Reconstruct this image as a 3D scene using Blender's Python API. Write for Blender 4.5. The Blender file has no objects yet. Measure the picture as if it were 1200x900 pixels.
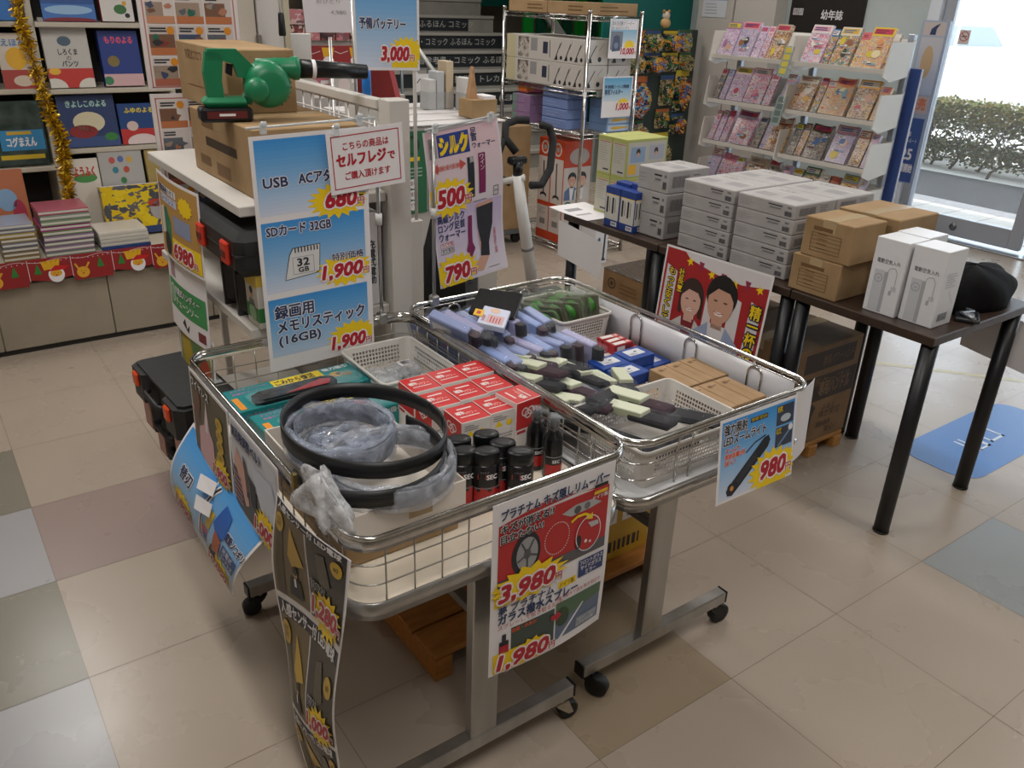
import bpy, math, random
from mathutils import Matrix, Vector
random.seed(7)
SC = bpy.context.scene
COL = SC.collection
PI = math.pi

# ------------------------------------------------------------------ camera, light, exposure
def set_camera():
    cd = bpy.data.cameras.new('camera'); co = bpy.data.objects.new('camera', cd); COL.objects.link(co)
    yaw, pitch, roll = math.radians(36.53400), math.radians(25.03228), math.radians(-2.18649)
    f = Vector((math.sin(yaw)*math.cos(pitch), math.cos(yaw)*math.cos(pitch), -math.sin(pitch)))
    r = Vector((math.cos(yaw), -math.sin(yaw), 0)); d = f.cross(r)
    c, s = math.cos(roll), math.sin(roll)
    r2 = c*r + s*d; d2 = -s*r + c*d
    m = Matrix((( r2.x, -d2.x, -f.x, 0), (r2.y, -d2.y, -f.y, 0), (r2.z, -d2.z, -f.z, 1.57317), (0, 0, 0, 1)))
    co.matrix_world = m
    cd.sensor_width = 36; cd.lens = 970.70/1200*36; cd.clip_start = .02
    SC.camera = co
set_camera()
SC.view_settings.view_transform = 'Standard'
SC.view_settings.look = 'None'
SC.view_settings.gamma = 1.0
SC.view_settings.exposure = 0.0
SC.view_settings.use_curve_mapping = False
w = bpy.data.worlds.new('world'); SC.world = w; w.use_nodes = True
_bg = w.node_tree.nodes['Background']; _bg.inputs[0].default_value = (.74, .87, 1, 1); _bg.inputs[1].default_value = 4.5

def area(name, loc, sx, sy, power, color, rot=(0, 0, 0)):
    l = bpy.data.lights.new(name, 'AREA'); l.shape = 'RECTANGLE'; l.size = sx; l.size_y = sy
    l.energy = power; l.color = color
    o = bpy.data.objects.new(name, l); COL.objects.link(o); o.location = loc; o.rotation_euler = rot
    return o
_sun = bpy.data.lights.new('sun', 'SUN'); _sun.energy = 2.5; _sun.angle = .01; _sun.color = (1, .95, .86)
_so = bpy.data.objects.new('sun', _sun); COL.objects.link(_so); _so.rotation_euler = (math.radians(48), 0, math.radians(150))
WARM = (1.0, .975, .93)
for _i, (_x, _y) in enumerate([(.2, .2), (.2, 2.4), (.2, 5.0), (2.6, .2), (2.6, 2.6), (2.6, 5.2), (5.0, .4), (5.0, 3.6), (5.0, 6.4)]):
    area('ceiling_lamp', (_x, _y, 2.86), .3, 1.25, (29, 29, 29, 18, 24, 26, 13, 20, 26)[_i], WARM)

# ------------------------------------------------------------------ materials
def lin(c):
    c = c.lstrip('#')
    v = [int(c[i:i+2], 16)/255 for i in (0, 2, 4)]
    return tuple(x/12.92 if x <= .04045 else ((x+.055)/1.055)**2.4 for x in v)
_M = {}
def mat(col, rough=.55, metal=0.0, spec=.5, alpha=1.0, trans=0.0, coat=0.0, emit=0.0):
    k = (col, rough, metal, spec, alpha, trans, coat, emit)
    if k in _M: return _M[k]
    m = bpy.data.materials.new('paint_'+col.strip('#')); m.use_nodes = True
    b = m.node_tree.nodes['Principled BSDF']
    b.inputs['Base Color'].default_value = (*lin(col), 1)
    b.inputs['Roughness'].default_value = rough; b.inputs['Metallic'].default_value = metal
    b.inputs['Specular IOR Level'].default_value = spec
    if alpha < 1: b.inputs['Alpha'].default_value = alpha
    if trans: b.inputs['Transmission Weight'].default_value = trans
    if coat: b.inputs['Coat Weight'].default_value = coat
    if emit:
        b.inputs['Emission Color'].default_value = (*lin(col), 1); b.inputs['Emission Strength'].default_value = emit
    _M[k] = m
    return m
def nodes(m):
    nt = m.node_tree
    def n(t, **k):
        x = nt.nodes.new(t)
        for a, v in k.items(): setattr(x, a, v)
        return x
    return nt, n, nt.nodes['Principled BSDF'], nt.links.new
def noisy(name, c1, c2, scale=8, rough=.5, detail=4, bump=0.0, lo=.35, hi=.65, stretch=(1, 1, 1), spec=.5, metal=0.0):
    if name in _M: return _M[name]
    m = bpy.data.materials.new(name); m.use_nodes = True
    nt, n, b, L = nodes(m)
    tc = n('ShaderNodeTexCoord'); mp = n('ShaderNodeMapping'); mp.inputs['Scale'].default_value = stretch
    no = n('ShaderNodeTexNoise'); no.inputs['Scale'].default_value = scale; no.inputs['Detail'].default_value = detail
    cr = n('ShaderNodeValToRGB')
    cr.color_ramp.elements[0].position = lo; cr.color_ramp.elements[0].color = (*lin(c1), 1)
    cr.color_ramp.elements[1].position = hi; cr.color_ramp.elements[1].color = (*lin(c2), 1)
    L(tc.outputs['Object'], mp.inputs[0]); L(mp.outputs[0], no.inputs['Vector']); L(no.outputs['Fac'], cr.inputs[0]); L(cr.outputs[0], b.inputs['Base Color'])
    b.inputs['Roughness'].default_value = rough; b.inputs['Specular IOR Level'].default_value = spec; b.inputs['Metallic'].default_value = metal
    if bump:
        bp = n('ShaderNodeBump'); bp.inputs['Strength'].default_value = bump; bp.inputs['Distance'].default_value = .01
        L(no.outputs['Fac'], bp.inputs['Height']); L(bp.outputs[0], b.inputs['Normal'])
    _M[name] = m
    return m
def printed(name, cols, scale=22, rough=.3, seed=0.0, white=.25):
    """busy printed paper: patches of the colours listed"""
    if name in _M: return _M[name]
    m = bpy.data.materials.new(name); m.use_nodes = True
    nt, n, b, L = nodes(m)
    tc = n('ShaderNodeTexCoord'); mp = n('ShaderNodeMapping'); mp.inputs['Location'].default_value = (seed, seed*1.7, seed*.6); mp.inputs['Scale'].default_value = (1, 1, 1.5)
    no = n('ShaderNodeTexNoise'); no.inputs['Scale'].default_value = scale*.7; no.inputs['Detail'].default_value = 2
    mx = n('ShaderNodeMixRGB'); mx.inputs[0].default_value = .12
    vo = n('ShaderNodeTexVoronoi'); vo.inputs['Scale'].default_value = scale; vo.distance = 'CHEBYCHEV'
    sp = n('ShaderNodeSeparateColor'); cr = n('ShaderNodeValToRGB'); cr.color_ramp.interpolation = 'CONSTANT'
    el = cr.color_ramp.elements
    while len(el) < len(cols): el.new(.5)
    for i, c in enumerate(cols):
        el[i].position = i/len(cols); el[i].color = (*lin(c), 1)
    L(tc.outputs['Object'], mp.inputs[0]); L(mp.outputs[0], no.inputs['Vector']); L(mp.outputs[0], mx.inputs[1]); L(no.outputs['Color'], mx.inputs[2])
    L(mx.outputs[0], vo.inputs['Vector']); L(vo.outputs['Color'], sp.inputs[0]); L(sp.outputs[0], cr.inputs[0]); L(cr.outputs[0], b.inputs['Base Color'])
    b.inputs['Roughness'].default_value = rough
    _M[name] = m
    return m
def clear(name, col, alpha, rough=.12):
    """thin wrinkled plastic film"""
    if name in _M: return _M[name]
    m = bpy.data.materials.new(name); m.use_nodes = True
    nt, n, b, L = nodes(m)
    b.inputs['Base Color'].default_value = (*lin(col), 1); b.inputs['Roughness'].default_value = rough
    tc = n('ShaderNodeTexCoord'); no = n('ShaderNodeTexNoise'); no.inputs['Scale'].default_value = 35; no.inputs['Detail'].default_value = 3
    bp = n('ShaderNodeBump'); bp.inputs['Strength'].default_value = .8; bp.inputs['Distance'].default_value = .01
    mr = n('ShaderNodeMapRange'); mr.inputs[1].default_value = .35; mr.inputs[2].default_value = .7; mr.inputs[3].default_value = alpha*.5; mr.inputs[4].default_value = min(1, alpha*1.5)
    L(tc.outputs['Object'], no.inputs['Vector']); L(no.outputs['Fac'], bp.inputs['Height']); L(bp.outputs[0], b.inputs['Normal'])
    L(no.outputs['Fac'], mr.inputs[0]); L(mr.outputs[0], b.inputs['Alpha'])
    _M[name] = m
    return m

PAPER = mat('#e4e0e2', .5); WHITE = mat('#e2dfdc', .4); INK = mat('#23262e', .5); NAVY = mat('#22345c', .5)
CHROME = noisy('chrome', '#bcbbb9', '#d6d5d3', 30, .14, metal=1.0); STEEL = noisy('brushed_steel', '#a5a4a1', '#bbbab7', 14, .28, stretch=(1, 1, .1), metal=.9)
BLACKP = mat('#131416', .35, spec=.35); RUBBER = mat('#101112', .55); KRAFT = noisy('kraft_card', '#957a58', '#a28664', 9, .75, spec=.2)
KRAFTD = noisy('dark_kraft_card', '#7d6142', '#8a6d4d', 9, .7, spec=.25); TAPE = mat('#bda47d', .2, alpha=.8)
PRICE = mat('#b01c2e', .45); PRICEW = mat('#eee6e4', .5); YEL = mat('#f0cb12', .5); RED = mat('#c22023', .45)

# ------------------------------------------------------------------ mesh builder
_T = {}
def textmesh(s, bold=0.0, shear=0.0):
    k = (s, bold, shear)
    if k in _T: return _T[k]
    c = bpy.data.curves.new('lettering', 'FONT'); c.body = s; c.resolution_u = 2; c.offset = bold; c.shear = shear; c.fill_mode = 'FRONT'
    o = bpy.data.objects.new('lettering', c); COL.objects.link(o)
    bpy.context.view_layer.update()
    m = bpy.data.meshes.new_from_object(o.evaluated_get(bpy.context.evaluated_depsgraph_get()))
    vs = [(v.co.x, v.co.y) for v in m.vertices]; fs = [tuple(p.vertices) for p in m.polygons]
    bpy.data.objects.remove(o); bpy.data.curves.remove(c); bpy.data.meshes.remove(m)
    x0 = min(v[0] for v in vs) if vs else 0; x1 = max(v[0] for v in vs) if vs else 1
    y0 = min(v[1] for v in vs) if vs else 0; y1 = max(v[1] for v in vs) if vs else 1
    _T[k] = (vs, fs, x0, x1, y0, y1)
    return _T[k]

class MB:
    def __init__(s): s.v = []; s.f = []; s.m = []; s.sm = []; s.mats = []; s.M = Matrix()
    def mi(s, m):
        if m not in s.mats: s.mats.append(m)
        return s.mats.index(m)
    def add(s, vs, fs, m, smooth=False):
        b = len(s.v); k = s.mi(m)
        M = s.M
        for p in vs:
            q = M @ Vector(p); s.v.append((q.x, q.y, q.z))
        for f in fs:
            s.f.append(tuple(b+i for i in f)); s.m.append(k); s.sm.append(smooth)
    def box(s, x0, y0, z0, x1, y1, z1, m, bev=0.0, fm=None):
        x0, x1 = min(x0, x1), max(x0, x1); y0, y1 = min(y0, y1), max(y0, y1); z0, z1 = min(z0, z1), max(z0, z1)
        fm = fm or {}
        C = {(i, j, k): (x1 if i else x0, y1 if j else y0, z1 if k else z0) for i in (0, 1) for j in (0, 1) for k in (0, 1)}
        F = {'-x': [(0,0,0),(0,0,1),(0,1,1),(0,1,0)], '+x': [(1,0,0),(1,1,0),(1,1,1),(1,0,1)], '-y': [(0,0,0),(1,0,0),(1,0,1),(0,0,1)],
             '+y': [(0,1,0),(0,1,1),(1,1,1),(1,1,0)], '-z': [(0,0,0),(0,1,0),(1,1,0),(1,0,0)], '+z': [(0,0,1),(1,0,1),(1,1,1),(0,1,1)]}
        if bev <= 0:
            for n, cs in F.items(): s.add([C[c] for c in cs], [(0, 1, 2, 3)], fm.get(n, m))
            return
        bev = min(bev, (x1-x0)*.49, (y1-y0)*.49, (z1-z0)*.49)
        def P(c, ax):
            p = list(C[c])
            for a in range(3):
                if a != ax: p[a] += bev if c[a] == 0 else -bev
            return tuple(p)
        for n, cs in F.items():
            ax = 'xyz'.index(n[1]); s.add([P(c, ax) for c in cs], [(0, 1, 2, 3)], fm.get(n, m))
        for a in range(3):
            b_, c_ = [t for t in range(3) if t != a]
            for u in (0, 1):
                for v in (0, 1):
                    k0 = [0, 0, 0]; k0[b_] = u; k0[c_] = v; k1 = list(k0); k1[a] = 1
                    k0, k1 = tuple(k0), tuple(k1)
                    s.add([P(k0, b_), P(k1, b_), P(k1, c_), P(k0, c_)], [(0, 1, 2, 3)], m)
        for c in C: s.add([P(c, 0), P(c, 1), P(c, 2)], [(0, 1, 2)], m)
    def tube(s, pts, r, m, n=8, closed=False, caps=True, smooth=True):
        pts = [Vector(p) for p in pts]; N = len(pts); vs = []; fs = []
        R = r if isinstance(r, (list, tuple)) else [r]*N
        up = None
        for i, p in enumerate(pts):
            a = pts[(i-1) % N] if (closed or i) else p; b = pts[(i+1) % N] if (closed or i < N-1) else p
            t = (b-a)
            t = t.normalized() if t.length > 1e-9 else Vector((0, 0, 1))
            if up is None:
                up = Vector((0, 0, 1)) if abs(t.z) < .9 else Vector((1, 0, 0))
            x = up.cross(t)
            if x.length < 1e-6: x = Vector((1, .3, 0)).cross(t)
            x.normalize(); y = t.cross(x); up = y
            for k in range(n):
                an = 2*PI*k/n; vs.append(p + (x*math.cos(an)+y*math.sin(an))*R[i])
        for i in range(N if closed else N-1):
            j = (i+1) % N
            for k in range(n): fs.append((i*n+k, i*n+(k+1) % n, j*n+(k+1) % n, j*n+k))
        if caps and not closed:
            fs.append(tuple(range(n))[::-1]); fs.append(tuple((N-1)*n+k for k in range(n)))
        s.add(vs, fs, m, smooth)
    def rod(s, a, b, r, m, n=8): s.tube([a, b], r, m, n)
    def ribbon(s, pts, wvec, th, m, closed=False):
        """strip of width vector wvec swept along pts with thickness th"""
        N = len(pts); pts = [Vector(p) for p in pts]; W = [Vector(w_) for w_ in wvec] if isinstance(wvec, list) else [Vector(wvec)]*N
        vs = []; fs = []
        for i, p in enumerate(pts):
            a = pts[(i-1) % N] if (closed or i) else p; b = pts[(i+1) % N] if (closed or i < N-1) else p
            t = (b-a).normalized(); nn = t.cross(W[i]).normalized()*th*.5
            vs += [p-W[i]*.5-nn, p+W[i]*.5-nn, p+W[i]*.5+nn, p-W[i]*.5+nn]
        for i in range(N if closed else N-1):
            j = (i+1) % N
            for k in range(4): fs.append((i*4+k, j*4+k, j*4+(k+1) % 4, i*4+(k+1) % 4))
        if not closed: fs += [(0, 1, 2, 3), ((N-1)*4+3, (N-1)*4+2, (N-1)*4+1, (N-1)*4)]
        s.add(vs, fs, m, True)
    def lathe(s, prof, c, m, n=20, sx=1.0, sy=1.0, smooth=True, rot=0.0):
        vs = []; fs = []; K = len(prof)
        for r, z in prof:
            for k in range(n):
                a = 2*PI*k/n+rot; vs.append((c[0]+r*sx*math.cos(a), c[1]+r*sy*math.sin(a), c[2]+z))
        for i in range(K-1):
            for k in range(n): fs.append((i*n+k, i*n+(k+1) % n, (i+1)*n+(k+1) % n, (i+1)*n+k))
        fs.append(tuple(range(n))[::-1]); fs.append(tuple((K-1)*n+k for k in range(n)))
        s.add(vs, fs, m, smooth)
    def prism(s, poly, h0, h1, m, mp=None, side=None, smooth_side=False):
        """polygon (a,b) extruded along c; mp maps (a,b,c) to x,y,z"""
        mp = mp or (lambda a, b, c: (a, b, c)); n = len(poly)
        s.add([mp(a, b, h0) for a, b in poly], [tuple(range(n))[::-1]], m); s.add([mp(a, b, h1) for a, b in poly], [tuple(range(n))], m)
        vs = [mp(a, b, h0) for a, b in poly]+[mp(a, b, h1) for a, b in poly]
        s.add(vs, [(i, (i+1) % n, n+(i+1) % n, n+i) for i in range(n)], side or m, smooth_side)
    def ball(s, c, r, m, n=12, k=7):
        prof = [(r*math.sin(PI*i/k), -r*math.cos(PI*i/k)) for i in range(k+1)]
        prof[0] = (r*.02, -r); prof[-1] = (r*.02, r); s.lathe(prof, c, m, n)
    def grid(s, fn, nu, nv, m, smooth=True, closed_u=False, th=0.0):
        vs = [fn(i/nu, j/nv) for j in range(nv+1) for i in range(nu+1)]; w = nu+1
        fs = [(j*w+i, j*w+i+1, (j+1)*w+i+1, (j+1)*w+i) for j in range(nv) for i in range(nu)]
        s.add(vs, fs, m, smooth)
    def build(s, name, parent=None, loc=None, rotz=0.0, merge=False, recalc=False):
        me = bpy.data.meshes.new(name); me.from_pydata(s.v, [], s.f)
        for m in s.mats: me.materials.append(m)
        me.polygons.foreach_set('material_index', s.m); me.polygons.foreach_set('use_smooth', s.sm)
        me.update()
        if recalc:
            import bmesh
            bm = bmesh.new(); bm.from_mesh(me); bmesh.ops.remove_doubles(bm, verts=bm.verts, dist=1e-5); bmesh.ops.recalc_face_normals(bm, faces=bm.faces); bm.to_mesh(me); bm.free()
        o = bpy.data.objects.new(name, me); COL.objects.link(o)
        if parent: o.parent = parent
        if loc: o.location = loc
        if rotz: o.rotation_euler = (0, 0, rotz)
        return o

class Sheet:
    """flat printing space: u right, v down (metres) from the top left corner of a surface"""
    def __init__(s, mb, o, U, V, N=None, fn=None, eps=.0003):
        s.mb = mb; s.o = Vector(o) if o is not None else None; s.U = Vector(U).normalized() if U is not None else None; s.V = Vector(V).normalized() if V is not None else None
        s.N = Vector(N).normalized() if N is not None else (s.V.cross(s.U).normalized() if s.U is not None else None)
        s.fn = fn; s.eps = eps
        if s.fn is None: s.fn = lambda u, v, n: s.o + s.U*u + s.V*v + s.N*n
    cut = 0; bounds = None
    def poly(s, pts, m, l=1):
        if s.bounds:
            for ax, c, sg in ((0, 0, 1), (1, 0, 1), (0, s.bounds[0], -1), (1, s.bounds[1], -1)):
                if any((q[ax]-c)*sg < -1e-9 for q in pts): pts = s.half(pts, ax, c, sg)
            if len(pts) < 3: return
        for q in ([pts] if not s.cut else s.pieces(pts)):
            s.mb.add([s.fn(u, v, l*s.eps) for u, v in q], [tuple(range(len(q)))[::-1]], m)
    @staticmethod
    def half(P, ax, c, sg):
        R = []
        for i in range(len(P)):
            a, b = P[i-1], P[i]; da, db = (a[ax]-c)*sg, (b[ax]-c)*sg
            if (da < 0) != (db < 0):
                t = da/(da-db); R.append((a[0]+(b[0]-a[0])*t, a[1]+(b[1]-a[1])*t))
            if db >= 0: R.append(b)
        return R
    def pieces(s, pts):
        # cut a polygon along a grid so that it follows a bent sheet
        half = s.half; out = [list(pts)]
        for ax in (1, 0):
            nx = []
            for P in out:
                lo, hi = min(q[ax] for q in P), max(q[ax] for q in P); k = math.floor(lo/s.cut); e = math.ceil(hi/s.cut-1e-9)
                if e-k <= 1: nx.append(P); continue
                for j in range(k, e):
                    Q = half(half(P, ax, j*s.cut, 1), ax, (j+1)*s.cut, -1)
                    if len(Q) > 2: nx.append(Q)
            out = nx
        return out
    def rect(s, u0, v0, u1, v1, m, l=1, nu=1, nv=1):
        if s.cut or (nu == 1 and nv == 1): return s.poly([(u0, v0), (u1, v0), (u1, v1), (u0, v1)], m, l)
        s.mb.grid(lambda a, b: s.fn(u0+(u1-u0)*a, v1+(v0-v1)*b, l*s.eps), nu, nv, m)
    def paper(s, w, h, m=None, th=.0008, nu=1, nv=1):
        m = m or PAPER; s.bounds = (w, h)
        s.mb.grid(lambda a, b: s.fn(w*a, h*(1-b), 0), nu, nv, m); s.mb.grid(lambda a, b: s.fn(w*(1-a), h*(1-b), -th), nu, nv, m)
        for (a0, b0, a1, b1) in ((0, 0, w, 0), (w, 0, w, h), (w, h, 0, h), (0, h, 0, 0)):
            k = max(nu, nv)
            s.mb.grid(lambda a, b: s.fn(a0+(a1-a0)*a, b0+(b1-b0)*a, -th*b), k, 1, m)
    def grad(s, u0, v0, u1, v1, c0, c1, n=8, l=1, nu=1):
        a, b = [[int(c[i:i+2], 16) for i in (1, 3, 5)] for c in (c0, c1)]; n = max(n*2, 20)
        for i in range(n):
            t = i/(n-1); c = '#'+''.join('%02x' % round(p+(q-p)*t) for p, q in zip(a, b))
            s.rect(u0, v0+(v1-v0)*i/n, u1, v0+(v1-v0)*(i+1)/n, mat(c, .5), l, nu)
    def text(s, t, u, v, size, m, w=None, bold=.012, l=3, out=None, ow=.06, shear=0.0, align='l', rot=0.0, sq=1.0):
        """size = cap height in metres, (u,v) = left baseline; w = fit width"""
        vs, fs, x0, x1, y0, y1 = textmesh(t, 0.0, shear); k = size/.75
        kx = (w/(x1-x0)) if w else k*sq
        W = (x1-x0)*kx; du = 0 if align == 'l' else (-W if align == 'r' else -W/2); c_, s_ = math.cos(rot), math.sin(rot)
        def put(dx, dy, mm, ll, lift=0.0):
            P = []
            for x, y in vs:
                a, d = (x-x0)*kx+du+dx, -y*k+dy; P.append(s.fn(u+a*c_-d*s_, v+a*s_+d*c_, ll*s.eps+lift))
            s.mb.add(P, fs, mm)
        rb = bold*1.25*k
        if out:
            R = rb+ow*.85*k
            for q in range(8): put(R*math.cos(PI*q/4), R*math.sin(PI*q/4), out, l, q*.00002)
        if bold >= .018 or out:
            for q in range(4): put(rb*math.cos(PI*q/2+.78), rb*math.sin(PI*q/2+.78), m, l+1 if out else l, q*.00002)
        else: put(0, 0, m, l)
    def vtext(s, t, u, v, size, m, pitch=1.15, **k):
        for i, ch in enumerate(t): s.text(ch, u, v+i*size*pitch, size, m, **k)
    def burst(s, u, v, ru, rv, m=None, n=18, inner=.72, l=2, a0=0.0, a1=2*PI):
        m = m or YEL; pts = []
        for i in range(2*n):
            a = 2*PI*i/(2*n); k = 1 if i % 2 else inner
            pts.append((u+ru*k*math.cos(a), v+rv*k*math.sin(a)))
        for i in range(2*n): s.poly([(u, v), pts[i], pts[(i+1) % (2*n)]], m, l)
    def disc(s, u, v, ru, m, rv=None, l=2, n=20, a=0.0):
        rv = rv or ru
        s.poly([(u+ru*math.cos(2*PI*i/n), v+rv*math.sin(2*PI*i/n)) for i in range(n)], m, l)
    def ring(s, u, v, ru, rv, wd, m, l=3, n=24):
        P = [s.fn(u+(ru-q)*math.cos(2*PI*i/n), v+(rv-q)*math.sin(2*PI*i/n), l*s.eps) for q in (0, wd) for i in range(n)]
        s.mb.add(P, [(i, n+i, n+(i+1) % n, (i+1) % n) for i in range(n)], m)
    def line(s, pts, wd, m, l=3):
        for (a, b), (c, d) in zip(pts, pts[1:]):
            L = math.hypot(c-a, d-b) or 1; nx, ny = -(d-b)/L*wd/2, (c-a)/L*wd/2
            s.poly([(a+nx, b+ny), (c+nx, d+ny), (c-nx, d-ny), (a-nx, b-ny)], m, l)
    def frame(s, u0, v0, u1, v1, wd, m, l=3):
        s.rect(u0, v0, u1, v0+wd, m, l); s.rect(u0, v1-wd, u1, v1, m, l); s.rect(u0, v0, u0+wd, v1, m, l); s.rect(u1-wd, v0, u1, v1, m, l)
    def price(s, t, u, v, size, w=None, yen=True, l=4, sh=.18):
        """price in dark red with white edge; (u,v) left baseline"""
        s.text(t, u, v, size*1.12, PRICE, w=w, bold=.042, out=PRICEW, ow=.085, shear=sh, l=l+1)
        if yen:
            b = textmesh(t, 0.0, sh); k = (w/(b[3]-b[2])) if w else size/.75
            s.text('円', u+(b[3]-b[2])*k+size*.06, v, size*.42, PRICE, bold=.02, out=PRICEW, ow=.07, l=l+1)
    def fakelines(s, u, v, w, n, pitch, h, m, l=3, rnd=None):
        rnd = rnd or random
        for i in range(n): s.rect(u, v+i*pitch, u+w*(.6+.4*rnd.random()), v+i*pitch+h, m, l)

# ------------------------------------------------------------------ things
def tag(o, label, cat, group=None, kind=None):
    o['label'] = label; o['category'] = cat
    if group: o['group'] = group
    if kind: o['kind'] = kind
    return o
def thing(name, label, cat, loc=(0, 0, 0), rotz=0.0, group=None):
    o = bpy.data.objects.new(name, None); COL.objects.link(o); o.location = loc; o.rotation_euler = (0, 0, rotz); o.empty_display_size = .05
    return tag(o, label, cat, group)
def struct(name, mb, **k):
    o = mb.build(name, **k); o['kind'] = 'structure'; return o
def dup(root, loc, rotz=None, label=None, group=None):
    r = root.copy(); COL.objects.link(r); r.location = loc
    if rotz is not None: r.rotation_euler = (0, 0, rotz) if not isinstance(rotz, (tuple, list)) else rotz
    if label: r['label'] = label
    if group: r['group'] = group
    for ch in root.children:
        c = ch.copy(); COL.objects.link(c); c.parent = r
        for g in ch.children:
            d = g.copy(); COL.objects.link(d); d.parent = c
    return r
def rrect(x0, y0, x1, y1, r, n=6):
    P = []
    for cx, cy, a in ((x1-r, y0+r, -PI/2), (x1-r, y1-r, 0), (x0+r, y1-r, PI/2), (x0+r, y0+r, PI)):
        for i in range(n+1): P.append((cx+r*math.cos(a+PI/2*i/n), cy+r*math.sin(a+PI/2*i/n)))
    return P
ORD = ['first', 'second', 'third', 'fourth', 'fifth', 'sixth', 'seventh', 'eighth', 'ninth', 'tenth', 'eleventh', 'twelfth']
# ================================================================== the setting
def floor_mat():
    m = bpy.data.materials.new('vinyl_tile_floor'); m.use_nodes = True
    nt, n, b, L = nodes(m)
    at = n('ShaderNodeAttribute'); at.attribute_name = 'tint'
    tc = n('ShaderNodeTexCoord')
    no = n('ShaderNodeTexNoise'); no.inputs['Scale'].default_value = 2.6; no.inputs['Detail'].default_value = 6
    n2 = n('ShaderNodeTexNoise'); n2.inputs['Scale'].default_value = 240; n2.inputs['Detail'].default_value = 2
    mp = n('ShaderNodeMapping'); mp.inputs['Scale'].default_value = (.5, 1, 1)
    r1 = n('ShaderNodeMapRange'); r1.inputs[1].default_value = .3; r1.inputs[2].default_value = .75; r1.inputs[3].default_value = .975; r1.inputs[4].default_value = 1.025
    r2 = n('ShaderNodeMapRange'); r2.inputs[1].default_value = .7; r2.inputs[2].default_value = .85; r2.inputs[3].default_value = 1.0; r2.inputs[4].default_value = .88
    mu = n('ShaderNodeMath', operation='MULTIPLY'); vm = n('ShaderNodeVectorMath', operation='SCALE')
    L(tc.outputs['Object'], no.inputs['Vector']); L(tc.outputs['Object'], mp.inputs[0]); L(mp.outputs[0], n2.inputs['Vector'])
    L(no.outputs['Fac'], r1.inputs[0]); L(n2.outputs['Fac'], r2.inputs[0]); L(r1.outputs[0], mu.inputs[0]); L(r2.outputs[0], mu.inputs[1])
    L(at.outputs['Color'], vm.inputs[0]); L(mu.outputs[0], vm.inputs['Scale']); L(vm.outputs[0], b.inputs['Base Color'])
    r3 = n('ShaderNodeMapRange'); r3.inputs[3].default_value = .2; r3.inputs[4].default_value = .36
    L(no.outputs['Fac'], r3.inputs[0]); L(r3.outputs[0], b.inputs['Roughness']); b.inputs['Specular IOR Level'].default_value = .45
    return m
def make_floor():
    T = .45; X0, Y0 = .095, 3.2015
    vs = []; fs = []; cols = []
    rnd = random.Random(3)
    base = '#a59789'
    special = {}
    for k, c in enumerate(['#7e796c', '#9c9a9c', '#7d786a', '#9b999b', '#7e796c', '#9c9a9c', '#7d786a']): special[(-1, -1-k)] = c
    special[(0, -2)] = '#93817a'
    special[(2, -5)] = '#94836e'; special[(5, -6)] = '#8f9190'; special[(8, -6)] = '#8f9190'; special[(1, -7)] = '#93817a'
    for i in range(-6, 15):
        for j in range(-15, 14):
            x0, y0 = X0+i*T, Y0+j*T; x1, y1 = min(x0+T, 6.4), y0+T
            if x0 >= 6.4: continue
            x0 = max(x0, -2.5)
            g = .0009
            b = len(vs); vs += [(x0+g, y0+g, 0), (x1-g, y0+g, 0), (x1-g, y1-g, 0), (x0+g, y1-g, 0)]; fs.append((b, b+1, b+2, b+3))
            c = lin(special.get((i, j), base)); t = .985+.03*rnd.random()
            cols += [(*[q*t for q in c], 1)]*4
    b = len(vs); vs += [(-2.6, -3.6, -.0008), (6.45, -3.6, -.0008), (6.45, 7.0, -.0008), (9.1, 7.0, -.0008), (9.1, 11.4, -.0008), (-2.6, 11.4, -.0008)]; fs.append(tuple(range(b, b+6))); cols += [(*lin('#7a6c5e'), 1)]*6
    me = bpy.data.meshes.new('floor'); me.from_pydata(vs, [], fs); me.materials.append(floor_mat())
    ca = me.color_attributes.new('tint', 'FLOAT_COLOR', 'CORNER')
    for p in me.polygons:
        for li, vi in zip(p.loop_indices, p.vertices): ca.data[li].color = cols[vi]
    o = bpy.data.objects.new('floor', me); COL.objects.link(o); o['kind'] = 'structure'
make_floor()
CREAM = noisy('cream_wall_paint', '#b9b0a2', '#c2b9ab', 3, .7)
GREYW = noisy('pale_grey_wall', '#a9b2b2', '#b4bcbc', 3, .7)
FRAMEM = mat('#a9adb5', .35, .3)
mb = MB(); mb.box(-2.6, -3.6, 2.9, 9.1, 11.4, 3.0, mat('#dcdad4', .8)); struct('ceiling', mb)
mb = MB(); mb.box(-2.6, 11.2, 0, 9.1, 11.35, 2.9, CREAM); struct('wall_back', mb)
mb = MB(); mb.box(-2.6, -3.6, 0, -2.45, 11.2, 2.9, CREAM); struct('wall_left', mb)
mb = MB(); mb.box(-2.45, -3.6, 0, 6.5, -3.45, 2.9, CREAM); struct('wall_rear', mb)
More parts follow.
